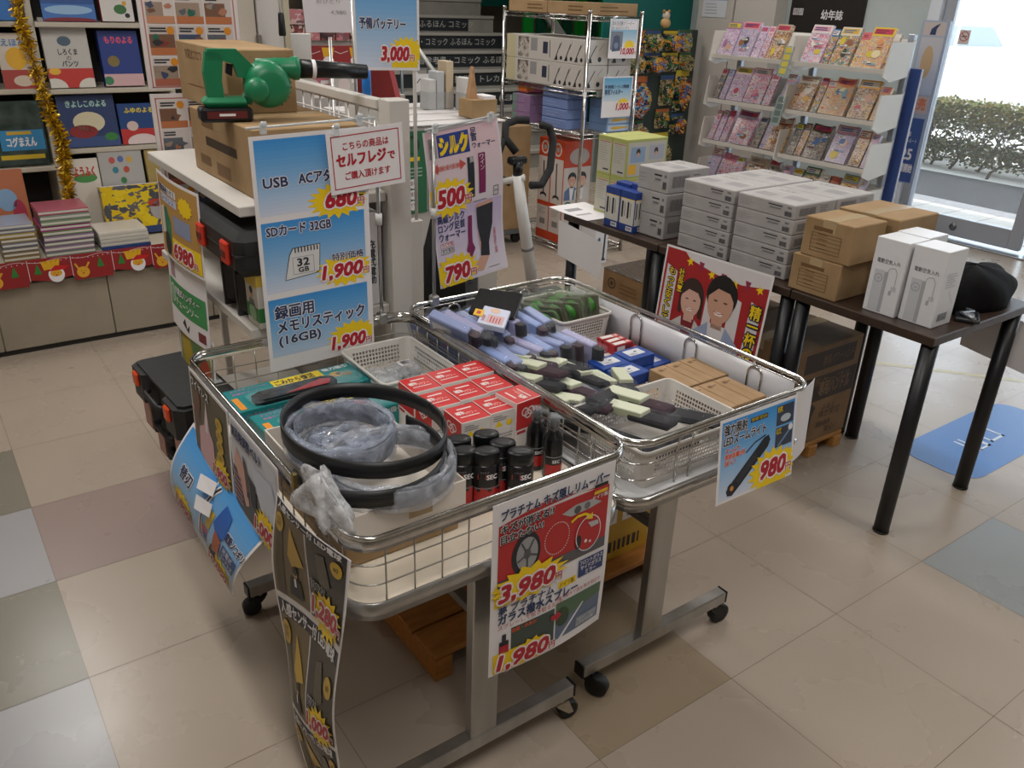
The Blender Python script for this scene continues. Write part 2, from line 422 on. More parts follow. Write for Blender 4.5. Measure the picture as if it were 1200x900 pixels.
# entrance wall: solid beside and above the glass doors
DX = 6.42
mb = MB(); mb.box(DX-.02, 3.62, 0, DX+.1, 7.0, 2.9, GREYW); struct('wall_entrance', mb)
mb = MB(); mb.box(DX-.02, -3.45, 2.25, DX+.1, 3.62, 2.9, GREYW); struct('wall_entrance_lintel', mb)
mb = MB(); mb.box(DX-.02, -3.45, 0, DX+.1, -.6, 2.25, GREYW); struct('wall_entrance_side', mb)
GLASS = mat('#f4fbfa', .0, alpha=.10, spec=.5)
def door(name, y0, y1, dx=0.0):
    mb = MB(); f = .085
    X = DX+dx
    mb.box(X, y0, .03, X+.04, y0+f, 2.2, FRAMEM, .004); mb.box(X, y1-f, .03, X+.04, y1, 2.2, FRAMEM, .004)
    mb.box(X, y0+f, .03, X+.04, y1-f, .17, FRAMEM, .004); mb.box(X, y0+f, 2.1, X+.04, y1-f, 2.2, FRAMEM, .004)
    d = struct(name, mb)
    g = MB(); g.box(X+.015, y0+f, .17, X+.02, y1-f, 2.1, GLASS); o = g.build('door_glass', d)
    k = MB(); k.M = Matrix.Translation((X-.004, (y0+y1)/2+.02, .1)) @ Matrix.Rotation(PI/2, 4, 'Y'); k.lathe([(.028, 0), (.028, .006), (.02, .008)], (0, 0, 0), mat('#77797d', .3, .8), 18); k.build('door_lock', d)
    return d
door('door_1', 2.58, 3.55); door('door_2', 1.58, 2.56, .05); door('door_3', .58, 1.56)
mb = MB()
for y in (3.55, ): mb.box(DX-.05, y, 0, DX+.1, y+.09, 2.25, mat('#d3d7de', .35), .004)
mb.box(DX-.05, -.6, 2.2, DX+.1, 3.64, 2.27, FRAMEM, .004); mb.box(DX-.05, -.6, 0, DX+.1, -.5, 2.2, FRAMEM, .004); mb.box(DX-.05, .46, 0, DX+.1, .56, 2.2, FRAMEM, .004)
struct('trim_1', mb)
mb = MB(); mb.box(DX-.1, -.5, .0, DX+.2, 3.6, .012, mat('#9fa3a8', .3, .6), .003); struct('trim_2', mb)
mb = MB(); mb.box(DX+.1, 6.9, 0, 9.0, 7.0, 2.9, CREAM); struct('wall_stair_side', mb)
mb = MB(); mb.box(9.0, 6.9, 0, 9.1, 11.2, 2.9, CREAM); struct('wall_right', mb)
# outside
PAVE = bpy.data.materials.new('pale_pavers'); PAVE.use_nodes = True
nt, n, b, L = nodes(PAVE); tc = n('ShaderNodeTexCoord'); br = n('ShaderNodeTexBrick'); br.inputs['Scale'].default_value = 1; br.offset = 0
br.inputs['Brick Width'].default_value = .3; br.inputs['Row Height'].default_value = .3; br.inputs['Mortar Size'].default_value = .006
br.inputs['Color1'].default_value = (*lin('#d9d3cc'), 1); br.inputs['Color2'].default_value = (*lin('#cfc8c1'), 1); br.inputs['Mortar'].default_value = (*lin('#8f8a85'), 1)
L(tc.outputs['Object'], br.inputs['Vector']); L(br.outputs[0], b.inputs['Base Color']); b.inputs['Roughness'].default_value = .8
ASPH = noisy('asphalt', '#2e2e33', '#3d3d42', 60, .95, detail=6)
mb = MB(); mb.box(6.5, -8, -.2, 7.62, 6.9, -.005, PAVE); struct('pavement', mb)
mb = MB(); mb.box(7.62, -8, -.2, 7.9, 6.9, -.012, noisy('kerb_stone', '#9a989a', '#a9a7a8', 20, .9)); struct('kerb', mb)
mb = MB(); mb.box(7.9, -8, -.2, 9.3, 6.9, -.02, ASPH); struct('road', mb)
mb = MB(); mb.box(9.3, -8, -.2, 40, 40, -.02, noisy('far_concrete', '#c9c6c0', '#d6d2cc', 4, .9)); struct('ground', mb)
mb = MB(); _a, _b = Vector((3.3, 2.44, .0006)), Vector((4.9, .5, .0006)); _n = (_b-_a).cross(Vector((0, 0, 1))).normalized()*.018
mb.add([_a-_n, _b-_n, _b+_n, _a+_n], [(0, 1, 2, 3)], mat('#b3a678', .35)); struct('floor_line', mb)
# ================================================================== wheeled wire carts
TRAYZ = .617
def caster(root, x, y, ang, dark=True, R=.025):
    f = MB(); f.M = Matrix.Translation((x, y, 0)) @ Matrix.Rotation(ang, 4, 'Z')
    fm = BLACKP if dark else CHROME
    f.rod((0, 0, .07), (0, 0, .062), .016, CHROME, 12)
    for sy in (-1, 1):
        f.prism([(-.018, .064), (.016, .064), (.03, .03), (.034, .018), (.02, .018), (-.012, .05)], sy*.011, sy*.015, fm, lambda a, b, c: (a, c, b))
    f.box(-.018, -.015, .058, .016, .015, .064, fm)
    fo = f.build('caster', root)
    w_ = MB(); w_.M = Matrix.Translation((x, y, 0)) @ Matrix.Rotation(ang, 4, 'Z')
    for s_ in (-1, 1):
        w_.M = Matrix.Translation((x, y, 0)) @ Matrix.Rotation(ang, 4, 'Z') @ Matrix.Translation((.024, s_*.0, R)) @ Matrix.Rotation(PI/2, 4, 'X')
    w_.lathe([(R*.65, -.014), (R*.92, -.014), (R, -.011), (R, .011), (R*.92, .014), (R*.65, .014)], (0, 0, 0), RUBBER, 20); w_.build('wheel', fo)
def cart(x0, y0, x1, y1, label, style):
    root = thing('wheeled_wire_cart', label, 'cart', ((x0+x1)/2, (y0+y1)/2, 0), 0, 'wheeled display carts')
    cx, cy = (x0+x1)/2, (y0+y1)/2; a, b = (x1-x0)/2, (y1-y0)/2; r = .055
    # tray
    t = MB(); P = rrect(-a, -b, a, b, r, 8)
    t.prism(P, TRAYZ-.006, TRAYZ, mat('#d9cdbb' if style == 1 else '#c9c9cb', .4))
    t.build('tray_board', root)
    t = MB(); n = len(P)
    ring = [(p[0], p[1], TRAYZ-.012) for p in P]
    if style == 1: t.ribbon(ring, (0, 0, .036), .004, STEEL, True)
    else:
        t.tube(ring, .011, CHROME, 8, True); t.ribbon([(p[0]*.985, p[1]*.99, TRAYZ-.028) for p in P], (0, 0, .03), .003, STEEL, True)
    t.build('tray_rim', root)
    # top rail
    t = MB()
    if style == 1: t.ribbon([(p[0], p[1], .745) for p in P], (0, 0, .024), .009, CHROME, True); t.tube([(p[0], p[1], .757) for p in P], .0052, CHROME, 6, True)
    else: t.tube([(p[0], p[1], .75) for p in P], .0065, CHROME, 8, True); t.tube([(p[0]*.99, p[1]*.992, .737) for p in P], .003, CHROME, 6, True)
    t.build('top_rail', root)
    # wire sides
    wgrid = MB(); wm = mat('#a8a59e', .3, .85); wr = .0016
    if style == 1:
        for z in (.66, .70): wgrid.tube([(p[0]*.995, p[1]*.995, z) for p in P], wr, wm, 5, True)
        m_ = 11
        for i in range(1, m_):
            x = -a+2*a*i/m_
            for yy in (-b, b): wgrid.rod((x, yy*.995, TRAYZ), (x, yy*.995, .74), wr, wm, 5)
        m_ = 17
        for i in range(1, m_):
            y = -b+2*b*i/m_
            for xx in (-a, a): wgrid.rod((xx*.995, y, TRAYZ), (xx*.995, y, .74), wr, wm, 5)
    else:
        for z in (.655, .695): wgrid.tube([(p[0]*.99, p[1]*.993, z) for p in P], .0022, CHROME, 6, True)
        def loop(px, py, dx, dy):
            pts = [(px-dx*.022, py-dy*.022, TRAYZ)]
            for i in range(9):
                an = PI*i/8; pts.append((px-dx*.022*math.cos(an), py-dy*.022*math.cos(an), .715+.02*math.sin(an)))
            pts.append((px+dx*.022, py+dy*.022, TRAYZ)); wgrid.tube(pts, .003, CHROME, 6)
        for f in (-.66, -.2, .25, .7): loop(a*.97, b*f, 0, 1); loop(-a*.97, b*f, 0, 1)
        for f in (-.45, .45): loop(a*f, -b*.98, 1, 0); loop(a*f, b*.98, 1, 0)
    wgrid.build('wire_side', root)
    if style == 2:
        l = MB(); lm = mat('#d3d2d6', .25, alpha=.9)
        l.ribbon([(a*.985, y, .678) for y in (-b*.9, b*.9)], (0, 0, .12), .002, lm); l.build('plastic_liner', root)
    # legs
    px = -.0 if style == 1 else -.07
    px = (.765-cx) if style == 1 else (1.305-cx)
    ys = (1.10-cy, 1.86-cy) if style == 1 else (1.13-cy, 1.89-cy)
    for yy in ys:
        l = MB(); l.box(px-.034, yy-.014, .10, px+.034, yy+.014, TRAYZ-.012, STEEL, .003); lg = l.build('leg', root)
        br = MB(); br.box(px-.04, yy-.02, TRAYZ-.09, px+.04, yy+.02, TRAYZ-.03, STEEL, .004); br.build('bracket', lg)
        l = MB(); e = .262; qx = px+(.03 if style == 2 else 0)
        l.box(qx-e+.006, yy-.017, .066, qx+e-.006, yy+.017, .102, STEEL, .003); rl = l.build('foot_rail', root)
        for s_ in (-1, 1):
            k = MB(); k.box(qx+s_*(e-.006), yy-.0172, .0655, qx+s_*e, yy+.0172, .1025, BLACKP, .002); k.build('end_cap', rl)
            caster(root, qx+s_*(e-.036), yy, (.5 if s_ > 0 else (-.5 if style == 2 else 2.4))+(.6 if yy > 0 else -.6), style == 2 or yy > 0, .0295 if style == 2 else .025)
    l = MB(); l.box(px-.012, ys[0], .40, px+.012, ys[1], .425, mat('#6f6d69', .35, .7), .003); l.build('crossbar', root)
    return root
cart(.458, 1.03, 1.072, 1.955, 'chrome wire cart with car care bottles and belts, low price signs along its side', 1)
cart(1.088, 1.035, 1.675, 2.005, 'chrome wire cart holding sleeves and cartons, zoom light sign on its end', 2)
# ================================================================== black-legged tables
TZ = .71
def table(y0, y1, label):
    r = thing('meeting_table', label, 'table', (2.65, (y0+y1)/2, 0), 0, 'black-legged meeting tables in a row')
    h = (y1-y0)/2-.003
    t = MB(); t.box(-.305, -h, TZ-.03, .305, h, TZ, noisy('dark_walnut_top', '#33261f', '#43332a', 12, .35, stretch=(8, 1, 1)), .003); t.build('tabletop', r)
    ap = MB(); ap.box(-.24, -h+.05, TZ-.055, .24, h-.05, TZ-.031, BLACKP, .003); ap.build('under_frame', r)
    for sx in (-.265, .245):
        for sy in (-h+.028, h-.028):
            l = MB(); l.lathe([(.025, .006), (.025, TZ-.032)], (sx, sy, 0), mat('#15161a', .4), 20); lg = l.build('leg', r)
            f = MB(); f.lathe([(.024, 0), (.0265, .002), (.0265, .008)], (sx, sy, 0), RUBBER, 18); f.build('foot', lg)
table(1.09, 1.605, 'dark table with black legs carrying white pump boxes, nearest the doors')
table(1.605, 2.235, 'dark table with black legs under the stacks of grey boxes')
table(2.235, 2.83, 'dark table with black legs carrying blue and green boxes, white papers hanging')
# ================================================================== things on and under the black tables
def sheet_on(mb, face, x0, y0, z0, x1, y1, z1):
    """printing space on one face of an axis-aligned box"""
    if face == '-x': return Sheet(mb, (x0, y1, z1), (0, -1, 0), (0, 0, -1))
    if face == '+x': return Sheet(mb, (x1, y0, z1), (0, 1, 0), (0, 0, -1))
    if face == '-y': return Sheet(mb, (x0, y0, z1), (1, 0, 0), (0, 0, -1))
    if face == '+z': return Sheet(mb, (x0, y1, z1), (0, -1, 0), (1, 0, 0), N=(0, 0, 1)) if False else Sheet(mb, (x0, y1, z1), (1, 0, 0), (0, -1, 0))
def barcode(s, u, v, w, h, m=INK, l=3, n=9, seed=1):
    rnd = random.Random(seed); x = u
    while x < u+w:
        d = w/n*(.3+.5*rnd.random()); s.rect(x, v, min(x+d, u+w), v+h, m, l); x += d+w/n*.45
GREYC = noisy('grey_carton_card', '#a29e9d', '#aaa6a5', 14, .6, spec=.25); GPR = mat('#6f6c6d', .6); GPL = mat('#8c898a', .6)
def grey_mesh(w, d, h):
    mb = MB(); mb.box(-d/2, -w/2, 0, d/2, w/2, h, GREYC, .0035)
    s = sheet_on(mb, '-x', -d/2, -w/2, 0, d/2, w/2, h)
    s.rect(w*.54, h*.22, w*.78, h*.30, INK); s.rect(w*.57, h*.40, w*.76, h*.5, GPR); s.rect(w*.53, h*.55, w*.7, h*.58, GPL)
    s.fakelines(w*.05, h*.3, w*.3, 3, h*.16, h*.03, GPL); barcode(s, w*.83, h*.5, w*.12, h*.32); s.rect(w*.86, h*.2, w*.93, h*.32, GPR)
    s = sheet_on(mb, '-y', -d/2, -w/2, 0, d/2, w/2, h)
    barcode(s, d*.1, h*.25, d*.4, h*.5, GPR, n=16); s.fakelines(d*.6, h*.25, d*.25, 4, h*.15, h*.05, GPR)
    s = sheet_on(mb, '+z', -d/2, -w/2, 0, d/2, w/2, h)
    s.rect(d*.2, w*.12, d*.45, w*.4, GPL); s.rect(d*.3, w*.55, d*.55, w*.85, GPL); s.rect(d*.62, w*.15, d*.66, w*.85, mat('#bdbab8', .3)); s.fakelines(d*.75, w*.2, d*.1, 3, w*.1, w*.02, GPR)
    return mb
LV = {5: ['lowest', 'second from the bottom', 'middle', 'second from the top', 'topmost'], 3: ['lowest', 'middle', 'topmost']}
def stack(x, y, n, w, d, h, where, proto=None):
    for i in range(n):
        lab = 'grey carton, %s in the %s' % (LV[n][i], where)
        z = TZ+.0005+i*(h+.0008); jit = random.uniform(-.002, .002)
        if proto is None: proto = grey_mesh(w, d, h).build('grey_carton'); o = proto
        else: o = proto.copy(); COL.objects.link(o)
        o.location = (x+jit, y+jit, z); tag(o, lab, 'carton', 'grey cartons stacked on the tables')
    return proto
pB = stack(2.52, 2.072, 5, .248, .225, .0515, 'front stack of five behind the red poster')
stack(2.52, 1.808, 5, .248, .225, .0515, 'front stack of five beside the brown cartons', pB)
stack(2.752, 2.072, 5, .248, .225, .0515, 'back stack of five beyond the red poster', pB)
stack(2.752, 1.808, 5, .248, .225, .0515, 'back stack of five behind the brown cartons', pB)
stack(2.52, 2.36, 3, .17, .23, .09, 'stack of three beside the blue boxes')

def kraft(name, x0, y0, z0, x1, y1, z1, label, group=None, prints=(), tape='x', m=None, flap=True):
    m = m or KRAFT; w, d, h = (x1-x0), (y1-y0), (z1-z0)
    mb = MB(); mb.box(-w/2, -d/2, 0, w/2, d/2, h, m, .003)
    for face, fn in prints: fn(sheet_on(mb, face, -w/2, -d/2, 0, w/2, d/2, h), (d if face[1] == 'x' else w), h)
    o = mb.build(name, None, ((x0+x1)/2, (y0+y1)/2, z0)); tag(o, label, 'carton', group)
    t = MB(); k = .024
    if tape == 'y': t.box(-k, -d/2-.0006, h-.04, k, d/2+.0006, h+.0006, TAPE)
    elif tape == 'x': t.box(-w/2-.0006, -k, h-.04, w/2+.0006, k, h+.0006, TAPE)
    if tape: t.build('packing_tape', o)
    return o
KPR = mat('#6d4f2e', .7); KPD = mat('#3d2d1d', .7)
def tan_print(s, w, h):
    s.fakelines(w*.2, h*.2, w*.55, 1, .01, h*.1, KPR); s.frame(w*.18, h*.36, w*.78, h*.84, .002, KPR)
    for i in range(4): s.rect(w*.18, h*(.44+.1*i), w*.78, h*(.455+.1*i), KPR); s.rect(w*.3, h*(.38+.12*i), w*.5, h*(.4+.12*i), KPR)
kraft('brown_carton', 2.362, 1.447, TZ, 2.56, 1.632, TZ+.122, 'small brown carton with faded print at the table edge, under another', 'brown cartons on the table', [('-x', tan_print)], 'x')
kraft('brown_carton', 2.37, 1.43, TZ+.1225, 2.545, 1.615, TZ+.25, 'small brown carton with black print resting on a lower brown carton at table edge', 'brown cartons on the table', [('-x', tan_print)], 'x')
kraft('brown_carton', 2.565, 1.40, TZ, 2.80, 1.625, TZ+.255, 'larger brown carton with shiny tape standing behind the small brown cartons', 'brown cartons on the table', [('-y', tan_print)], 'x')
# air pump boxes
PWH = mat('#dddde0', .35); PG1 = mat('#a9abb0', .4); PG2 = mat('#c3c5ca', .4); PG3 = mat('#7d8088', .4)
def pump_box(x, y, label):
    w, d, h = .108, .108, .236
    mb = MB(); mb.box(-d/2, -w/2, 0, d/2, w/2, h, PWH, .0015)
    s = sheet_on(mb, '-x', -d/2, -w/2, 0, d/2, w/2, h)
    s.text('電動空気入れ', w*.5, h*.32, .0115, INK, w=w*.72, bold=.006, align='c')
    s.rect(w*.14, h*.42, w*.45, h*.98, PG2, 1); s.rect(w*.45, h*.43, w*.56, h*.98, PG1, 1); s.ring(w*.29, h*.53, .013, .013, .0015, PG3, 2); s.text('32', w*.29, h*.545, .007, PG3, align='c', l=2)
    P = [(w*.52, h*.43), (w*.6, h*.37), (w*.74, h*.36), (w*.82, h*.42), (w*.82, h*.62)]; s.line(P, .0022, PG1, 2); s.rect(w*.72, h*.6, w*.88, h*.66, PG2, 2); s.rect(w*.68, h*.66, w*.76, h*.72, PG1, 2)
    s = sheet_on(mb, '-y', -d/2, -w/2, 0, d/2, w/2, h)
    barcode(s, d*.2, h*.82, d*.5, h*.1, PG3); s.fakelines(d*.2, h*.3, d*.6, 6, .008, .002, PG1); s.line([(d*.5, h*.55), (d*.8, h*.72)], .0015, PG1)
    o = mb.build('boxed_air_pump', None, (x, y, TZ+.0005)); tag(o, label, 'boxed pump', 'white air pump boxes')
    return o
pump_box(2.447, 1.312, 'white electric air pump box at the table edge, beside the brown cartons')
pump_box(2.462, 1.198, 'white electric air pump box at the table edge, nearest the table corner')
pump_box(2.566, 1.318, 'white box behind the two lettered air pump boxes on the dark table')
# black bag at the table end
def lump(name, c, sx, sy, sz, m, seed, amp=.22, n=28, k=16):
    rnd = random.Random(seed); ph = [(rnd.uniform(0, 6), rnd.uniform(1.5, 5), rnd.uniform(0, 6), rnd.uniform(1.5, 5)) for _ in range(5)]
    vs = []; fs = []
    for j in range(k+1):
        th = PI*.5*j/k
        for i in range(n):
            a = 2*PI*i/n; q = 1+amp*sum(math.sin(p[0]+p[1]*math.cos(a)*1.3+p[3]*th)*math.cos(p[2]+p[3]*math.sin(a)*1.2) for p in ph)/3
            vs.append((c[0]+sx*math.cos(th)*q*math.cos(a), c[1]+sy*math.cos(th)*q*math.sin(a), c[2]+sz*(math.sin(th)**.8)*(.75+.25*q)))
    for j in range(k):
        for i in range(n): fs.append((j*n+i, j*n+(i+1) % n, (j+1)*n+(i+1) % n, (j+1)*n+i))
    fs.append(tuple(range(n))[::-1])
    mb = MB(); mb.add(vs, fs, m, True); return mb
o = lump('x', (0, 0, 0), .21, .105, .125, noisy('black_cloth', '#060607', '#0c0c0e', 12, .85, bump=.5, spec=.2), 4).build('black_bag', None, (2.775, 1.225, TZ)); tag(o, 'soft black bag slumped on the table end behind the white boxes', 'bag')
mb = MB(); mb.box(-.05, -.035, 0, .05, .035, .014, mat('#24262a', .3), .004); mb.tube([(-.05, -.02, .016), (-.02, .02, .022), (.02, -.015, .02), (.05, .02, .018)], .006, mat('#8f949a', .25, .6), 8); mb.box(-.03, -.02, .014, .0, .01, .02, mat('#b5b9bd', .2, .5), .002)
o = mb.build('cable_bundle', None, (2.60, 1.135, TZ+.0005), .5); tag(o, 'coiled dark cable with glinting wrapper on table before black bag', 'cable')
# blue boxes
BLUE = mat('#1f3d86', .4)
def blue_box(x, y, z, label, h=.165):
    w, d = .088, .05
    mb = MB(); mb.box(-d/2, -w/2, 0, d/2, w/2, h, BLUE, .001)
    for f, ww in (('-x', w), ('-y', d)):
        s = sheet_on(mb, f, -d/2, -w/2, 0, d/2, w/2, h)
        s.rect(ww*.04, h*.2, ww*.96, h*.82, mat('#cfccc4', .4)); s.rect(ww*.04, h*.18, ww*.96, h*.2, YEL)
        for a in (.12, .5): s.rect(ww*a, h*.26, ww*(a+.12), h*.66, INK, 2); s.rect(ww*(a+.2), h*.28, ww*(a+.24), h*.62, GPR, 2)
        s.rect(ww*.5, h*.86, ww*.9, h*.97, PAPER, 2); barcode(s, ww*.55, h*.88, ww*.3, h*.06)
    o = mb.build('blue_box', None, (x, y, z)); tag(o, label, 'box', 'blue boxes at the table edge'); return o
blue_box(2.395, 2.545, TZ+.0005, 'blue box with white panel at table edge, beside hanging white paper')
blue_box(2.395, 2.45+.003, TZ+.0005, 'blue box with white panel at table edge, beside grey cartons')
blue_box(2.449, 2.545, TZ+.0005, 'blue box right behind the blue box beside the hanging paper', .178)
blue_box(2.449, 2.500-.049, TZ+.0005, 'blue box squeezed between the grey cartons and green edged cartons', .185)
# green and white foot-warmer boxes
GRN = mat('#a8ab62', .5); GW = mat('#b9b5a8', .5)
def green_box(x0, y0, z0, x1, y1, z1, label):
    w, d, h = x1-x0, y1-y0, z1-z0
    mb = MB(); mb.box(-w/2, -d/2, 0, w/2, d/2, h, GRN, .0015)
    s = sheet_on(mb, '-x', -w/2, -d/2, 0, w/2, d/2, h)
    s.rect(d*.06, h*.12, d*.94, h*.94, GW); s.fakelines(d*.14, h*.2, d*.7, 8, h*.06, h*.012, GPL, 2); s.rect(d*.45, h*.84, d*.85, h*.88, INK, 2); s.rect(d*.1, h*.14, d*.9, h*.16, mat('#b3543f', .5), 2)
    s = sheet_on(mb, '-y', -w/2, -d/2, 0, w/2, d/2, h)
    s.rect(w*.04, h*.08, w*.96, h*.95, GW); s.rect(w*.1, h*.2, w*.45, h*.6, mat('#8aa0bd', .5), 2); s.rect(w*.55, h*.18, w*.92, h*.55, mat('#a7a8b4', .5), 2)
    for u in (.28, .72): s.disc(w*u, h*.33, w*.05, mat('#3a2b25', .6), h*.09, 3); s.disc(w*u, h*.4, w*.035, mat('#c79f86', .6), h*.06, 4)
    s.rect(w*.06, h*.65, w*.25, h*.9, mat('#e0a92c', .5), 2); s.fakelines(w*.35, h*.68, w*.5, 4, h*.06, h*.02, GPL, 2)
    o = mb.build('green_edged_carton', None, ((x0+x1)/2, (y0+y1)/2, z0)); tag(o, label, 'carton', 'green edged cartons'); return o
GX = 2.5
green_box(GX, 2.62, TZ+.0005, GX+.24, 2.712, TZ+.172, 'green edged white carton under another one, right behind the blue boxes')
green_box(GX, 2.714, TZ+.0005, GX+.24, 2.806, TZ+.172, 'green edged white carton at the bottom, at the far table end')
green_box(GX, 2.622, TZ+.1725, GX+.24, 2.713, TZ+.335, 'green edged white carton on top with picture side facing the grey cartons')
green_box(GX, 2.715, TZ+.1725, GX+.24, 2.806, TZ+.335, 'green edged white carton on top, at the far table end')
# papers on the far corner
def paper(name, o, U, V, w, h, label, cat='paper', group=None, lines=True, bend=None):
    mb = MB(); s = Sheet(mb, (0, 0, 0), U, V)
    if bend:
        U_, V_, N_ = s.U, s.V, s.N; s.fn = lambda u, v, n: U_*u+V_*v+N_*(n+bend(u/w, v/h))
    s.paper(w, h, None, .0008, 10, 8)
    if lines: s.rect(w*.15, h*.25, w*.55, h*.4, mat('#8d8b90', .5)); s.rect(w*.1, h*.6, w*.5, h*.68, mat('#a5a3a6', .5))
    ob = mb.build(name, None, o); tag(ob, label, cat, group); return ob
paper('paper_sheet', (2.34, 2.93, TZ+.0025), (1, .0, 0), (0, -1, 0), .21, .27, 'white paper sheet lying on the far table corner, sticking out over edge', bend=lambda a, b: .012*max(0, .4-b))
paper('paper_sheet', (2.338, 2.85, TZ-.035), (0, -1, -.12), (0, -.03, -1), .30, .16, 'white paper sheet hanging below the far table edge', lines=False, bend=lambda a, b: -.006*math.sin(a*3))
# president poster taped to the table edge
def person_bust(s, cx, cy, k, hair, skin, jacket, inner, long_=False, l=3):
    s.poly([(cx-.75*k, cy+1.6*k), (cx-.7*k, cy+.9*k), (cx-.25*k, cy+.55*k), (cx+.25*k, cy+.55*k), (cx+.7*k, cy+.9*k), (cx+.75*k, cy+1.6*k)], jacket, l)
    s.poly([(cx-.25*k, cy+.55*k), (cx+.25*k, cy+.55*k), (cx+.1*k, cy+1.6*k), (cx-.1*k, cy+1.6*k)], inner, l+1)
    s.rect(cx-.16*k, cy+.3*k, cx+.16*k, cy+.65*k, skin, l+1)
    if long_: s.disc(cx, cy-.1*k, .44*k, hair, .5*k, l+1); s.poly([(cx-.44*k, cy-.1*k), (cx-.3*k, cy-.1*k), (cx-.3*k, cy+.5*k), (cx-.42*k, cy+.45*k)], hair, l+1); s.poly([(cx+.3*k, cy-.1*k), (cx+.44*k, cy-.1*k), (cx+.46*k, cy+.5*k), (cx+.32*k, cy+.45*k)], hair, l+1)
    else: s.disc(cx, cy-.12*k, .43*k, hair, .46*k, l+1)
    s.disc(cx, cy+.06*k, .36*k, skin, .46*k, l+2)
    s.poly([(cx-.38*k, cy-.02*k), (cx-.3*k, cy-.4*k), (cx, cy-.52*k), (cx+.32*k, cy-.4*k), (cx+.38*k, cy-.02*k), (cx+.22*k, cy-.22*k), (cx-.12*k, cy-.26*k)], hair, l+3)
    for u in (-.14, .14): s.rect(cx+u*k-.05*k, cy+.0*k, cx+u*k+.05*k, cy+.035*k, mat('#4a3730', .6), l+3)
    s.poly([(cx-.15*k, cy+.26*k), (cx+.15*k, cy+.26*k), (cx+.08*k, cy+.34*k), (cx-.08*k, cy+.34*k)], mat('#f0e4e0', .5), l+3)
    s.line([(cx-.15*k, cy+.26*k), (cx, cy+.3*k), (cx+.15*k, cy+.26*k)], .02*k, mat('#a55a50', .5), l+4)
mb = MB(); W, H = .505, .46
s = Sheet(mb, (0, 0, 0), (0, -1, .02), (-.08, 0, -1)); PRED = mat('#a5282c', .4); PW = mat('#d6cfd2', .4)
s.paper(W, H, None, .001)
s.rect(.008, .008, W-.008, H, PRED, 1)
s.poly([(.1, .008), (W-.008, .008), (W-.008, .05), (W*.75, .065), (W*.5, .055), (W*.25, .03)], PW, 2)
for i in range(7):
    u = .13+i*.055; v = .035+.018*math.sin(PI*i/6)+.004*i
    s.poly([(u-.012, v-.02), (u+.014, v-.018), (u+.002, v+.022)], mat('#8c2c4c', .5), 3) if i % 2 else s.burst(u, v+.004, .019, .019, YEL, 5, .42, 3)
for a, b in ((.02, .075), (.15, .19), (.235, .27), (.345, .395), (.435, .482)):
    s.poly([(a, .11 if a > .1 else .07), (b, .125 if a > .1 else .09), (b+.004, H), (a-.004, H)], PW, 2)
person_bust(s, .165, .175, .135, mat('#3a2a26', .5), mat('#d6aa9a', .5), mat('#c9c2c4', .5), mat('#7d2530', .5), True, 3)
person_bust(s, .305, .145, .165, mat('#211c1c', .5), mat('#c99a84', .5), mat('#98a3c2', .5), mat('#d9d5d8', .5), False, 7)
s.vtext('もっと安くして、', .035, .105, .025, YEL, 1.25, bold=.012, out=INK, ow=.14, l=4, w=.03)
s.vtext('社長！', .085, .10, .024, YEL, 1.3, bold=.012, out=INK, ow=.14, l=4, w=.028)
s.vtext('精一杯の価格', .440, .165, .040, YEL, 1.25, bold=.02, out=INK, ow=.13, l=12, w=.046)
s.vtext('タイム社長', .40, .30, .011, INK, 1.3, l=12); s.vtext('タイム', .122, .30, .010, INK, 1.3, l=12)
o = mb.build('poster', None, (2.322, 2.165, .735)); tag(o, 'red poster with man in pale blue jacket and smiling woman, taped to table edge', 'poster')
# floor cartons
def glove_print(s, w, h):
    s.rect(w*.12, h*.05, w*.9, h*.24, KPD); s.rect(w*.08, h*.3, w*.98, h*.56, KPD)
    s.text('専用ハンドル', w*.42, h*.5, h*.12, KRAFTD, w=w*.48, bold=.02, l=2); s.text('群馬ケーブル', w*.2, h*.4, h*.07, KRAFTD, w=w*.7, bold=.01, l=2); s.text('群馬パワーハンド', w*.4, h*.19, h*.08, KRAFTD, w=w*.48, bold=.01, l=2)
    s.text('ふると', w*.52, h*.68, h*.05, KPD, w=w*.22); s.text('体が安定', w*.5, h*.76, h*.065, KPD, w=w*.34); s.text('運動器具', w*.48, h*.86, h*.05, KPD, w=w*.24); s.text('安心！', w*.64, h*.94, h*.055, KPD, w=w*.2)
    s.poly([(w*.12, h*.95), (w*.1, h*.75), (w*.16, h*.62), (w*.22, h*.63), (w*.2, h*.8), (w*.24, h*.95)], KPD); s.poly([(w*.28, h*.92), (w*.32, h*.7), (w*.28, h*.62), (w*.36, h*.58), (w*.42, h*.63), (w*.38, h*.72), (w*.38, h*.92)], KPD)
    s.rect(w*.38, h*.60, w*.4, h*.62, KPR)
def pallet(x0, y0, x1, y1, label, h=.07, m=None, n=4, axis='x'):
    m = m or noisy('pallet_pine', '#a8743a', '#bd8748', 10, .6, stretch=(1, 6, 6), spec=.3); w, d = x1-x0, y1-y0
    r = thing('wooden_pallet', label, 'pallet', ((x0+x1)/2, (y0+y1)/2, 0))
    for i in range(n):
        b = MB(); a = -d/2+d*(i+.04)/n; c = -d/2+d*(i+.96)/n
        b.box(-w/2, a, h-.018, w/2, c, h, m, .002); b.build('deck_board', r)
    for x in (-w/2+.03, 0, w/2-.03):
        b = MB(); b.box(x-.025, -d/2, 0, x+.025, d/2, h-.018, m, .002); b.build('bearer', r)
    return r
pallet(2.425, 1.56, 2.80, 2.29, 'low wooden pallet under the dark printed cartons beneath the table', .065)
kraft('printed_carton', 2.42, 1.57, .0655, 2.81, 1.93, .47, 'big brown carton densely printed in black under the table on a pallet', 'dark printed cartons under the table', [('-y', glove_print)], 'x', KRAFTD)
